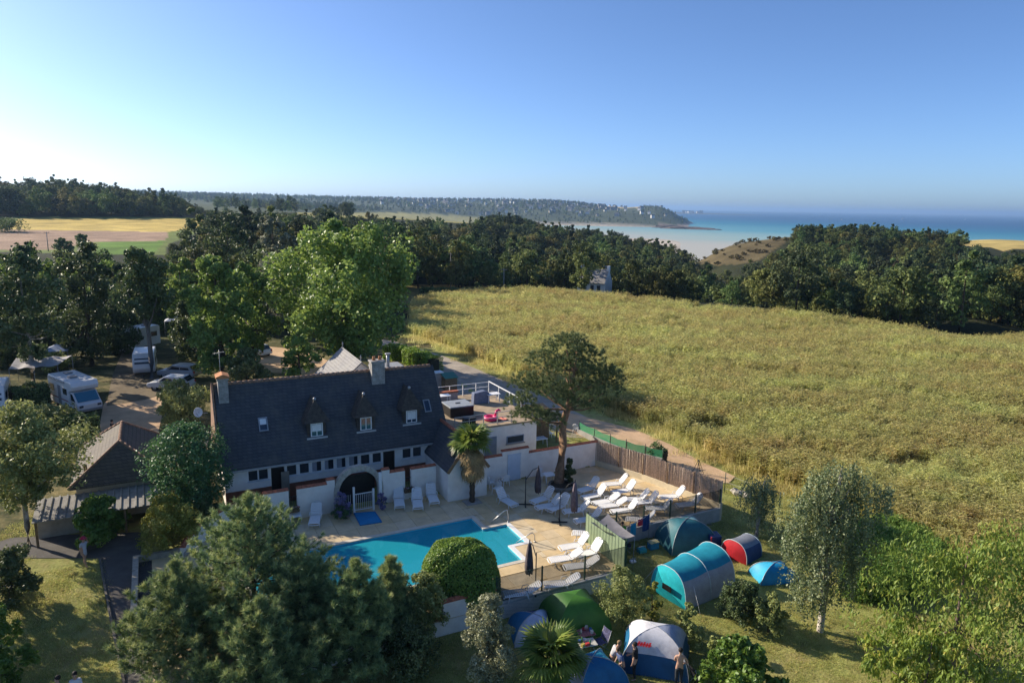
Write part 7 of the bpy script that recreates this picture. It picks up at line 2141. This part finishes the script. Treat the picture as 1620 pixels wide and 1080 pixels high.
    if bottom:
        V, E, R_ = [], [], []
        a = v((0, 0, .95), .142); c = v((0, 0, .87), .140, a)
        for nm in 'lr':
            hp_ = v(Vector(J[nm][3]), .108, c); kk = v(Vector(J[nm][3]).lerp(Vector(J[nm][4]), .85 if shorts else 1.0), .090 if shorts else .074, hp_)
            if not shorts: v(Vector(J[nm][4]).lerp(Vector(J[nm][5]), .95), .058, kk)
        skin_obj('shorts' if shorts else 'trousers', V, E, R_, bottom, r)
    hd = Vector(T(0, .012, 1.655)) * s
    b = MB(); b.ball(hd + Vector((0, .012, .018)) * s, (.098 * s, .112 * s, .105 * s), 12, 8); b.build('hair', hair, r)
    for sd_ in (-1, 1):
        b = MB(); q = Vector(T(sd_ * .032, -.098, 1.63)) * s; b.ball(q, .011 * s, 6, 4); b.build('eye', M_black, r)
        b = MB(); q = Vector(T(sd_ * .083, -.005, 1.61)) * s; b.ball(q, (.012 * s, .02 * s, .03 * s), 6, 4); b.build('ear', M_skin, r)
    if hat:
        b = MB(); q = Vector(T(0, 0, 1.70)) * s; b.lathe([(.20 * s, -.02), (.11 * s, .0), (.105 * s, .06), (.06 * s, .10), (0, .105)], 14, q); b.build('hat', hat, r)
    return r
C_ = lambda n, c: fabric('cloth_' + n, c, .9)
pp = lambda px, py: gp(px, py, LZ)
person('person in a pale grey top and black shorts bending forward beside the tents', pp(966, 1067), 1.9, 1.68, .55, .3, .10, (('reach', 0), ('front', 0)), C_('pale_grey', (.50, .50, .52)), C_('black', (.02, .02, .022)), True, M_hair_l)
person('person in a white and navy shirt leaning beside the group near the tents', pp(983, 1078), -1.2, 1.74, .35, .2, .16, (('front', 0), ('front', 0)), C_('navy_shirt', (.10, .14, .28)), C_('navy_shorts', (.02, .03, .07)), True, M_hair_b)
person('person dressed all in black standing by the white and blue tent', pp(1003, 1074), -2.0, 1.76, .08, 0, .05, (('front', 0), ('down', 0)), C_('black', (.02, .02, .022)), C_('black', (.02, .02, .022)), False, M_hair_d, sleeves=.5)
person('bare backed man in dark trousers standing on the sunny lawn', pp(1073, 1084), 3.0, 1.78, .02, 0, .06, (('hip', 0), ('front', 0)), None, C_('charcoal', (.04, .045, .05)), False, M_hair_d)
person('person in a red hat and pale dress walking on the tarmac path', pp(135, 894), 1.2, 1.62, .05, .1, .22, (('down', 0), ('up', 0)), C_('pale_dress', (.55, .56, .62)), None, False, M_hair_b, hat=C_('red_hat', (.55, .04, .08)), dress=True)
q = U(118, 1066, .85); person('person in a white shirt on the shady lawn at the foot of the view', gxy(q.x, q.y), .5, 1.72, 0, 0, .1, (('down', 0), ('front', 0)), C_('white_shirt', (.62, .62, .63)), C_('charcoal', (.04, .045, .05)), False, M_hair_d)
q = U(90, 1071, .85); person('dark clothed person beside the one in the white shirt', gxy(q.x, q.y), -.8, 1.70, 0, 0, .1, (('front', 0), ('down', 0)), C_('black', (.02, .02, .022)), C_('black', (.02, .02, .022)), False, M_hair_d)
person('dark clothed person walking on the sandy path behind the hipped shed', gp(180, 697, .1), 2.6, 1.75, 0, 0, .2, (('down', 0), ('down', 0)), C_('black', (.02, .02, .022)), C_('charcoal', (.04, .045, .05)), False, M_hair_d)
person('person in a bright green shirt behind the cluttered kitchen table', pp(984, 863), -.4, 1.66, .3, 0, .05, (('reach', 0), ('front', 0)), C_('green_shirt', (.10, .40, .05)), C_('white_trousers', (.5, .5, .5)), False, M_hair_d)
# ------------------------------------------------------------------ vehicles
M_vwhite = mat('vehicle_white', (.68, .68, .67), .3, .06, 2, spec=.5); M_vgrey = mat('vehicle_grey', (.24, .245, .25), .4, .1, 3)
M_screen = glass_mat('windscreen', (.03, .16, .24), .08)
def wheel(par, x, y, r_=.33, w=.2):
    b = MB(); b.lathe([(r_ * .62, -w / 2), (r_ * .95, -w / 2), (r_, -w * .3), (r_, w * .3), (r_ * .95, w / 2), (r_ * .62, w / 2)], 18)
    o = b.build('wheel', M_rubber, par); o.rotation_euler = (math.pi / 2, 0, 0); o.location = (x, y, r_)
    b = MB(); b.lathe([(0, -w * .42), (r_ * .62, -w * .42), (r_ * .62, w * .42), (0, w * .42)], 14); b.build('rim', M_galv, o)
def side_win(par, x0, x1, y, z0, z1, s, m=M_glass, nm='window'):
    b = MB(); b.box(x0, x1, min(y, y + s * .02), max(y, y + s * .02), z0, z1); b.build(nm, m, par, .01)
def motorhome(label, loc, rz):
    r = thing('motorhome', label, 'motorhome', loc, rz)
    w = 1.1
    b = MB(); b.extrude([(-3.0, -w, .45), (1.5, -w, .45), (1.5, -w, 1.9), (2.15, -w, 2.1), (2.3, -w, 2.45), (2.1, -w, 2.85), (-2.8, -w, 2.9), (-3.0, -w, 2.7)], (0, 2 * w, 0)); b.build('living_box', M_vwhite, r, .08)
    b = MB(); b.extrude([(1.5, -.98, .45), (3.0, -.98, .45), (3.02, -.98, .95), (2.75, -.98, 1.15), (1.95, -.98, 1.92), (1.5, -.98, 1.92)], (0, 1.96, 0)); b.build('cab', M_vwhite, r, .06)
    b = MB(); b.extrude([(2.76, -.86, 1.18), (2.02, -.86, 1.88), (2.05, -.86, 1.90), (2.79, -.86, 1.20)], (0, 1.72, 0)); b.build('windscreen', M_screen, r)
    for s in (-1, 1):
        b = MB(); b.extrude([(1.62, s * .985, 1.2), (2.55, s * .985, 1.2), (1.98, s * .985, 1.80), (1.62, s * .985, 1.80)], (0, s * .012, 0)); b.build('cab_window', M_glass, r)
        b = MB(); b.box(2.96, 3.06, s * .72 - .16, s * .72 + .16, .72, .92); b.build('headlight', M_glass_sky, r, .02)
        side_win(r, -2.5, -1.6, s * (w + .003), 1.55, 2.15, s); side_win(r, .35, 1.2, s * (w + .003), 1.6, 2.15, s)
        wheel(r, 2.2, s * .9); wheel(r, -1.7, s * .95)
    b = MB(); b.box(-.75, -.15, -w - .03, -w - .004, .55, 2.25); b.build('door', M_vgrey, r, .02)
    b = MB(); b.box(2.9, 3.12, -.95, .95, .36, .56); b.build('bumper', M_vgrey, r, .04)
    for x, y in ((-1.6, .1), (.2, -.2)):
        b = MB(); b.box(x - .35, x + .35, y - .3, y + .3, 2.9, 3.02); b.build('roof_hatch', M_vgrey, r, .03)
    b = MB(); b.box(-2.4, .9, -w - .13, -w - .01, 2.62, 2.76); b.build('awning_case', M_galv, r, .02)
    b = MB(); b.box(-2.9, 1.4, -w - .006, -w - .003, 1.02, 1.12); b.build('stripe', mat('stripe_red', (.35, .10, .09), .5), r)
    return r
def caravan(label, loc, rz, ln=4.6):
    r = thing('caravan', label, 'caravan', loc, rz)
    h = ln / 2; w = 1.05
    b = MB(); b.extrude([(-h, -w, .5), (h - .15, -w, .5), (h + .1, -w, .95), (h - .05, -w, 1.7), (h - .5, -w, 2.5), (-h + .45, -w, 2.58), (-h + .05, -w, 2.1), (-h - .08, -w, 1.2)], (0, 2 * w, 0)); b.build('body', M_vwhite, r, .10)
    b = MB(); b.extrude([(h + .02, -.85, 1.45), (h - .25, -.85, 2.0), (h - .22, -.85, 2.02), (h + .05, -.85, 1.47)], (0, 1.7, 0)); b.build('front_window', M_glass, r)
    b = MB(); b.extrude([(-h - .08, -.75, 1.4), (-h - .06, -.75, 1.42), (-h + .06, -.75, 2.02), (-h + .03, -.75, 2.02)], (0, 1.5, 0)); b.build('rear_window', M_glass, r)
    for s in (-1, 1):
        side_win(r, -h + .5, -h + 1.4, s * (w + .003), 1.3, 1.95, s); side_win(r, h - 1.7, h - .75, s * (w + .003), 1.35, 1.95, s); wheel(r, -.1, s * .92, .31)
    b = MB(); b.box(-.35, .3, -w - .025, -w - .004, .58, 2.2); b.build('door', M_vgrey, r, .02)
    b = MB(); b.bar((h, -.4, .5), (h + 1.2, 0, .45), .06); b.bar((h, .4, .5), (h + 1.2, 0, .45), .06); b.tube([(h + 1.1, 0, 0), (h + 1.1, 0, .6)], .03, 6); b.build('drawbar', M_dark, r)
    for s in (-1, 1):
        b = MB(); b.box(-h - .12, -h - .04, s * .8 - .1, s * .8 + .1, .75, 1.05); b.build('tail_lamp', mat('lamp_red', (.4, .02, .02), .3), r, .02)
    return r
def car(label, loc, rz, m):
    r = thing('parked_car', label, 'car', loc, rz)
    w = .86
    b = MB(); b.extrude([(-2.05, -w, .35), (2.05, -w, .35), (2.1, -w, .62), (1.95, -w, .82), (1.05, -w, .95), (-1.95, -w, 1.0), (-2.1, -w, .7)], (0, 2 * w, 0)); b.build('body', m, r, .10)
    b = MB(); b.extrude([(-1.95, -.74, .96), (1.1, -.74, .96), (.35, -.70, 1.45), (-.2, -.68, 1.5), (-1.5, -.68, 1.46)], (0, 1.46, 0)); b.build('cabin', m, r, .06)
    b = MB(); b.extrude([(1.06, -.64, 1.02), (.40, -.62, 1.44), (.44, -.62, 1.46), (1.12, -.64, 1.02)], (0, 1.28, 0)); b.build('windscreen', M_glass, r)
    b = MB(); b.extrude([(-1.97, -.62, 1.05), (-1.6, -.62, 1.42), (-1.57, -.62, 1.43), (-1.94, -.62, 1.03)], (0, 1.24, 0)); b.build('rear_window', M_glass, r)
    for s in (-1, 1):
        y = s * .765
        for q in ([(-1.55, 1.03), (-.55, 1.03), (-.55, 1.38), (-1.35, 1.36)], [(-.45, 1.03), (.75, 1.03), (.3, 1.37), (-.45, 1.38)]):
            b = MB(); b.extrude([(a, y - s * .045, c) for a, c in q], (0, s * .035, 0)); b.build('side_window', M_glass, r)
        b = MB(); b.box(2.0, 2.1, s * .6 - .17, s * .6 + .17, .62, .76); b.build('headlight', M_frame, r, .03)
        b = MB(); b.box(-2.1, -2.0, s * .68 - .1, s * .68 + .1, .68, .92); b.build('tail_lamp', mat('lamp_red', (.4, .02, .02)), r, .03)
        b = MB(); b.box(.75, .95, s * .88 - .08, s * .88 + .08, .98, 1.1); b.build('mirror', m, r, .03)
        for x in (-1.3, 1.3): wheel(r, x, s * .76, .31, .19)
    return r
def vp(px, py): return gp(px, py, .4)
motorhome('white motorhome with a blue windscreen parked beside the dark hedge', vp(122, 645), math.radians(-38))
caravan('white caravan partly seen behind the dark hedge', vp(-8, 650), math.radians(-60))
caravan('white caravan behind the bare grey trunk of the dark round tree', vp(231, 590), math.radians(-66), 4.2)
motorhome('white motorhome shaded by trees behind the caravan', vp(214, 553), math.radians(-112))
car('white parked car beside the yellowish upright bush', vp(272, 616), math.radians(178), M_vwhite)
car('silver grey parked car behind the white one', vp(285, 597), math.radians(172), mat('car_silver', (.42, .45, .48), .3, .05, 3, metal=.3))
car('pale parked car under the leafy tree', vp(405, 562), math.radians(150), M_vwhite)
car('red parked car far back under the campsite trees', vp(184, 548), math.radians(20), mat('car_red', (.16, .02, .03), .35, .1))
# awnings by the caravans
a0 = [vp(18, 618), vp(95, 615), vp(118, 604), vp(30, 604)]
an = thing('caravan_awning', 'pale grey stretched awning roof beside the motorhome', 'awning', a0[0])
b = MB()
def An(u, v):
    p = (a0[0] - a0[0]).lerp(a0[1] - a0[0], u).lerp((a0[3] - a0[0]).lerp(a0[2] - a0[0], u), v)
    return Vector((p.x, p.y, 2.1 + .35 * v - .12 * math.sin(u * 9.4) ** 2))
panel_mesh(b, An, 16, 5); b.build('canopy', fabric('pale_awning', (.46, .44, .44)), an, recalc=False)
for q in ((0, 0), (1, 0), (0, 1), (1, 1), (.5, 0)):
    e = An(*q); b = MB(); b.tube([(e.x, e.y, 0), e], .02, 6); b.build('pole', M_galv, an)
def gazebo(label, px, py, w, h, c):
    r = thing('sun_canopy', label, 'canopy', vp(px, py), .4)
    b = MB(); e = w / 2
    b.add([(-e, -e, h), (e, -e, h), (e, e, h), (-e, e, h), (0, 0, h + .6)], [(0, 1, 4), (1, 2, 4), (2, 3, 4), (3, 0, 4)]); b.build('canopy_top', fabric('canopy_%d' % px, c), r)
    for i in (-1, 1):
        for j in (-1, 1):
            b = MB(); b.tube([(i * e * .97, j * e * .97, 0), (i * e * .97, j * e * .97, h)], .02, 6); b.build('pole', M_galv, r)
gazebo('pale blue canopy among the campsite trees behind the motorhome', 93, 583, 2.4, 2.1, (.36, .42, .55))
gazebo('white canopy glimpsed between the dark round tree and leafy tree', 277, 530, 2.4, 2.2, (.58, .60, .66))
# ------------------------------------------------------------------ beside the road and the path
p = gp(703, 616, .1)
bs = thing('bin_store', 'wooden bin store with a green lid beside the gravel road', 'bin store', p, SITE_ANG)
for i in range(6):
    b = MB(); b.box(-.1 + i * .22, .11 + i * .22, -.6, -.55, 0, 1.3); b.build('plank', M_wood, bs)
b = MB(); b.box(-.1, 1.21, -.549, .6, 0, 1.25); b.build('body', M_wood, bs)
b = MB(); b.extrude([(-.2, -.75, 1.32), (1.3, -.75, 1.32), (1.3, .7, 1.62), (-.2, .7, 1.62)], (0, 0, .06)); b.build('lid', mat('green_lid', (.04, .20, .14), .5), bs)
ub = thing('utility_cabinet', 'pale grey cabinet with a white top next to the bin store', 'cabinet', gp(693, 612, .1), SITE_ANG)
b = MB(); b.box(-.45, .45, -.45, .45, 0, 1.6); b.build('body', mat('cabinet_grey', (.33, .34, .34), .6), ub, .02)
b = MB(); b.box(-.5, .5, -.5, .5, 1.601, 1.7); b.build('top', M_frame, ub, .02)
b = MB(); b.box(-.35, .35, -.47, -.452, .15, 1.4); b.build('door', mat('cabinet_door', (.40, .41, .41), .6), ub)
fp = thing('flower_barrel', 'flower barrel on the verge beside the gravel road', 'planter', gp(676, 572, .1))
b = MB(); b.lathe([(0, 0), (.28, 0), (.36, .45), (.30, .9), (.27, .9), (.30, .5), (0, .8)], 14); b.build('barrel', mat('barrel_wood', (.42, .30, .20), .8, .2, 5), fp)
rg = np.random.default_rng(4); P = rg.normal(0, .2, (120, 3)) * np.array([1, 1, .6]) + np.array([0, 0, 1.05]); V, F = leaf_geo(P, np.tile([0, 0, 1.], (120, 1)), .16, .1, rg)
link('flowers', tri_mesh('flowers', V, F, np.repeat(rg.uniform(0, 1, 120), 4), LM['fig']), fp)
tr_ = thing('metal_trestle', 'dark metal A-frame trestle on the grass beside the sandy path', 'trestle', gp(1104, 749, -.4), .3)
for s in (-1, 1):
    for j in (-1, 1):
        b = MB(); b.bar((s * .35, j * .3, 0), (0, j * .05, 1.1), .035); b.build('leg', M_dark, tr_)
b = MB(); b.bar((0, -.1, 1.1), (0, .1, 1.1), .05); b.build('top_bar', M_dark, tr_)
b = MB(); b.bar((-.2, 0, .45), (.2, 0, .45), .03); b.build('cross_bar', M_dark, tr_)
pf_ = [gp(1146, 778, -.5), gp(1232, 810, -.6), gp(1188, 793, -.5)]
wf = thing('wire_fence', 'thin dark post and wire fence between sandy path and small birch', 'fence', pf_[0])
for q in pf_:
    b = MB(); e = q - pf_[0]; b.tube([e + Vector((0, 0, -.2)), e + Vector((0, 0, 1.5))], .03, 6); b.build('post', M_green_post, wf)
for z in (.3, .8, 1.35):
    b = MB(); b.tube([Vector((0, 0, z)), pf_[1] - pf_[0] + Vector((0, 0, z))], .008, 4); b.build('wire', M_galv, wf)
rng = np.random.default_rng(77)
for i in range(7):
    px, py = 1160 + i * 4 + rng.uniform(-2, 2), 777 + i * 2 + rng.uniform(-2, 2)
    b = MB(); rr2 = rng.uniform(.18, .32); b.ball((0, 0, rr2 * .5), (rr2 * 1.3, rr2, rr2 * .8), 7, 5, False)
    me_ = b.mesh('rock', M_stone)
    for v_ in me_.vertices: v_.co *= 1 + rng.uniform(-.16, .16)
    o = link('rock', me_); o.location = gp(px, py, -.5); tag(o, 'grey garden rock in the row by the small birch', 'rock', 'rocks by the small birch')
# ------------------------------------------------------------------ distance: cottage, poles, town, boats
q = at(941, 452, 166); q.z = -.6
cg = thing('cottage', 'white cottage with a grey slate roof at the far edge of the crop field', 'house', q, math.radians(-25))
b = MB(); b.extrude([(-3.4, -2.6, -2), (-3.4, 2.6, -2), (-3.4, 2.6, 2.8), (-3.4, 0, 5.6), (-3.4, -2.6, 2.8)], (6.8, 0, 0)); b.build('wall', M_paint, cg)
for s in (-1, 1):
    b = MB(); b.extrude([(-3.3, s * 2.9, 2.55), (3.3, s * 2.9, 2.55), (3.3, s * .002, 5.65), (-3.3, s * .002, 5.65)], (0, 0, .15)); b.build('roof', M_slate_pale, cg)
for x in (-3.2, 3.2):
    b = MB(); b.box(x - .3, x + .3, -.4, .4, 5.2, 6.6); b.build('chimney', M_paint, cg)
for x in (-1.8, .2, 1.8):
    b = MB(); b.box(x - .4, x + .4, -2.64, -2.605, 1.0, 2.2); b.build('window', M_glass, cg)
def pole_(label, px, py, Y, top, arms=True):
    q = at(px, py, Y); g = gz(q.x, Y)
    r = thing('utility_pole', label, 'pole', (q.x, Y, g))
    h = at(px, top, Y).z - g
    b = MB(); b.tube([(0, 0, -.3), (0, 0, h)], [.14, .09], 8); b.build('pole', mat('pole_grey', (.34, .32, .30), .9), r)
    if arms:
        b = MB(); b.bar((-.8, 0, h - .25), (.8, 0, h - .25), .1); b.build('cross_arm', mat('pole_grey', (.34, .32, .30)), r)
        for x in (-.7, 0, .7):
            b = MB(); b.lathe([(.05, 0), (.07, .1), (.04, .22), (0, .24)], 8, (x, 0, h - .2)); b.build('insulator', M_glass_sky, r)
pole_('tall pole standing beside the white cottage', 957, 455, 168, 420)
pole_('utility pole against the dark wood beyond the crop field', 797, 450, 170, 425)
pole_('utility pole in the dark wood beside the low hedge', 713, 448, 172, 400)
pole_('utility pole at the corner of the brown field', 76, 392, 215, 367)
pole_('twin armed power pole beside the small golden field', 395, 352, 300, 336)
for i in range(9):
    pass
HM = [mat('far_wall_%s' % n, c, .8, .1) for n, c in (('white', (.66, .65, .62)), ('cream', (.55, .49, .40)), ('grey', (.30, .29, .28)))]
M_fr = mat('far_slate', (.10, .10, .115), .8, .2)
def far_house_mesh(w, d, h, m):
    b = MB()
    b.extrude([(-w / 2, -d / 2, -3), (-w / 2, d / 2, -3), (-w / 2, d / 2, h), (-w / 2, 0, h + d * .42), (-w / 2, -d / 2, h)], (w, 0, 0))
    b.mat = 1
    for s in (-1, 1): b.extrude([(-w / 2 - .3, s * (d / 2 + .4), h - .35), (w / 2 + .3, s * (d / 2 + .4), h - .35), (w / 2 + .3, s * .01, h + d * .42 + .1), (-w / 2 - .3, s * .01, h + d * .42 + .1)], (0, 0, .3))
    b.box(w / 2 - 1.2, w / 2 - .2, -.5, .5, h + d * .3, h + d * .42 + 1.4)
    return b.mesh('far_house', [m, M_fr])
HMESH = [far_house_mesh(11, 8, 5.5, HM[0]), far_house_mesh(14, 9, 6.5, HM[0]), far_house_mesh(9, 8, 5, HM[1]), far_house_mesh(17, 9, 8, HM[2]), far_house_mesh(10, 8, 6.5, HM[0])]
rng = np.random.default_rng(300)
cand = rng.uniform(0, 1, (6000, 2))
cnt = 0
hp_all = []
for u, v in cand:
    px, Y = 600 + 470 * u, 2560 + 1050 * v
    x = at(px, 330, Y).x; z = gz(x, Y)
    if z < -18: continue
    dens = .15 + .85 * math.exp(-((px - 690) / 60) ** 2) + .8 * math.exp(-((px - 910) / 55) ** 2) + .35 * math.exp(-((px - 800) / 50) ** 2)
    if rng.uniform() > dens * .5: continue
    if any((x - a_) ** 2 + (Y - b_) ** 2 < 22 ** 2 for a_, b_ in hp_all): continue
    hp_all.append((x, Y))
    o = link('far_house', HMESH[rng.integers(0, 5)]); o.location = (x, Y, z + 1.5); o.rotation_euler = (0, 0, rng.uniform(-.7, .7)); o.scale = (.95, .95, 1.0)
    tag(o, 'small pale house in the hazy town on the headland across the bay', 'house', 'houses of the town across the bay')
    cnt += 1
    if cnt >= 230: break
for i, (px, Y, lab) in enumerate(((100, 350, 0),)):
    pass
# far spit with its harbour buildings
b = MB()
sp_ = []
for px, h in ((1040, 6), (1080, 9), (1105, 9), (1130, 5), (1165, 3), (1196, 1.2)):
    q = at(px, 337, 8600); sp_.append((q.x, h))
for i in range(len(sp_) - 1):
    (x0, h0), (x1, h1) = sp_[i], sp_[i + 1]
    b.add([(x0, 8300, SEA - 2), (x1, 8300, SEA - 2), (x1, 8400, SEA + h1), (x0, 8400, SEA + h0), (x1, 9000, SEA + h1 * 1.4), (x0, 9000, SEA + h0 * 1.4)], [(0, 1, 2, 3), (3, 2, 4, 5)])
tag(b.build('far_spit', mat('spit_land', (.10, .10, .08), .9, .3, .01), recalc=False), kind='structure')
for i in range(14):
    px = rng.uniform(1075, 1115); q = at(px, 337, 8450 + rng.uniform(0, 200))
    o = link('harbour_house', HMESH[i % 5]); o.location = (q.x, q.y, SEA + 11); o.scale = (2.2, 2.2, 2.4); o.rotation_euler = (0, 0, rng.uniform(-.5, .5))
    tag(o, 'pale harbour building on the far spit of land', 'building', 'harbour buildings on the spit')
# rocks at the tip of the headland
for px, Y, w, h in ((1062, 2350, 60, 9), (1085, 2280, 75, 7), (1110, 2240, 55, 5), (1128, 2220, 30, 3)):
    q = at(px, 350, Y)
    b = MB(); b.ball((0, 0, 0), (w, w * .45, h), 14, 8, False)
    me_ = b.mesh('rock', mat('shore_rock', (.15, .11, .085), .95, .3, .05))
    for v_ in me_.vertices: v_.co *= 1 + rng.uniform(-.22, .22)
    o = link('shore_rock', me_); o.location = (q.x, Y, SEA); tag(o, 'low brown rocks off the tip of the headland', 'rocks', 'rocks off the headland')
def boat(label, px, Y, s):
    x = at(px, 345, Y).x
    r = thing('sailing_boat', label, 'boat', (x, Y, SEA), .4)
    b = MB(); b.extrude([(-5 * s, -1.4 * s, .1), (4.5 * s, -1.4 * s, .1), (5.5 * s, -1.4 * s, 1.4 * s), (-5 * s, -1.4 * s, 1.3 * s)], (0, 2.8 * s, 0)); b.build('hull', M_paint, r)
    b = MB(); b.tube([(0, 0, 1), (0, 0, 14 * s)], .12 * s, 6); b.build('mast', M_galv, r)
    b = MB(); b.extrude([(-.2, 0, 2 * s), (-4.6 * s, 0, 2 * s), (-.2, 0, 13.5 * s)], (0, .08, 0)); b.build('sail', M_paint, r)
    b = MB(); b.extrude([(.3, 0, 2 * s), (4.8 * s, 0, 1.8 * s), (.3, 0, 11.5 * s)], (0, .08, 0)); b.build('sail', M_paint, r)
boat('white sailing boat far out on the blue sea above the wooded hill', 1428, 6300, 1.7)
boat('small white sailing boat nearer the heath hill on the blue sea', 1332, 5200, .9)
boat('tiny white sailing boat towards the far right of the bay', 1527, 7000, 1.0)
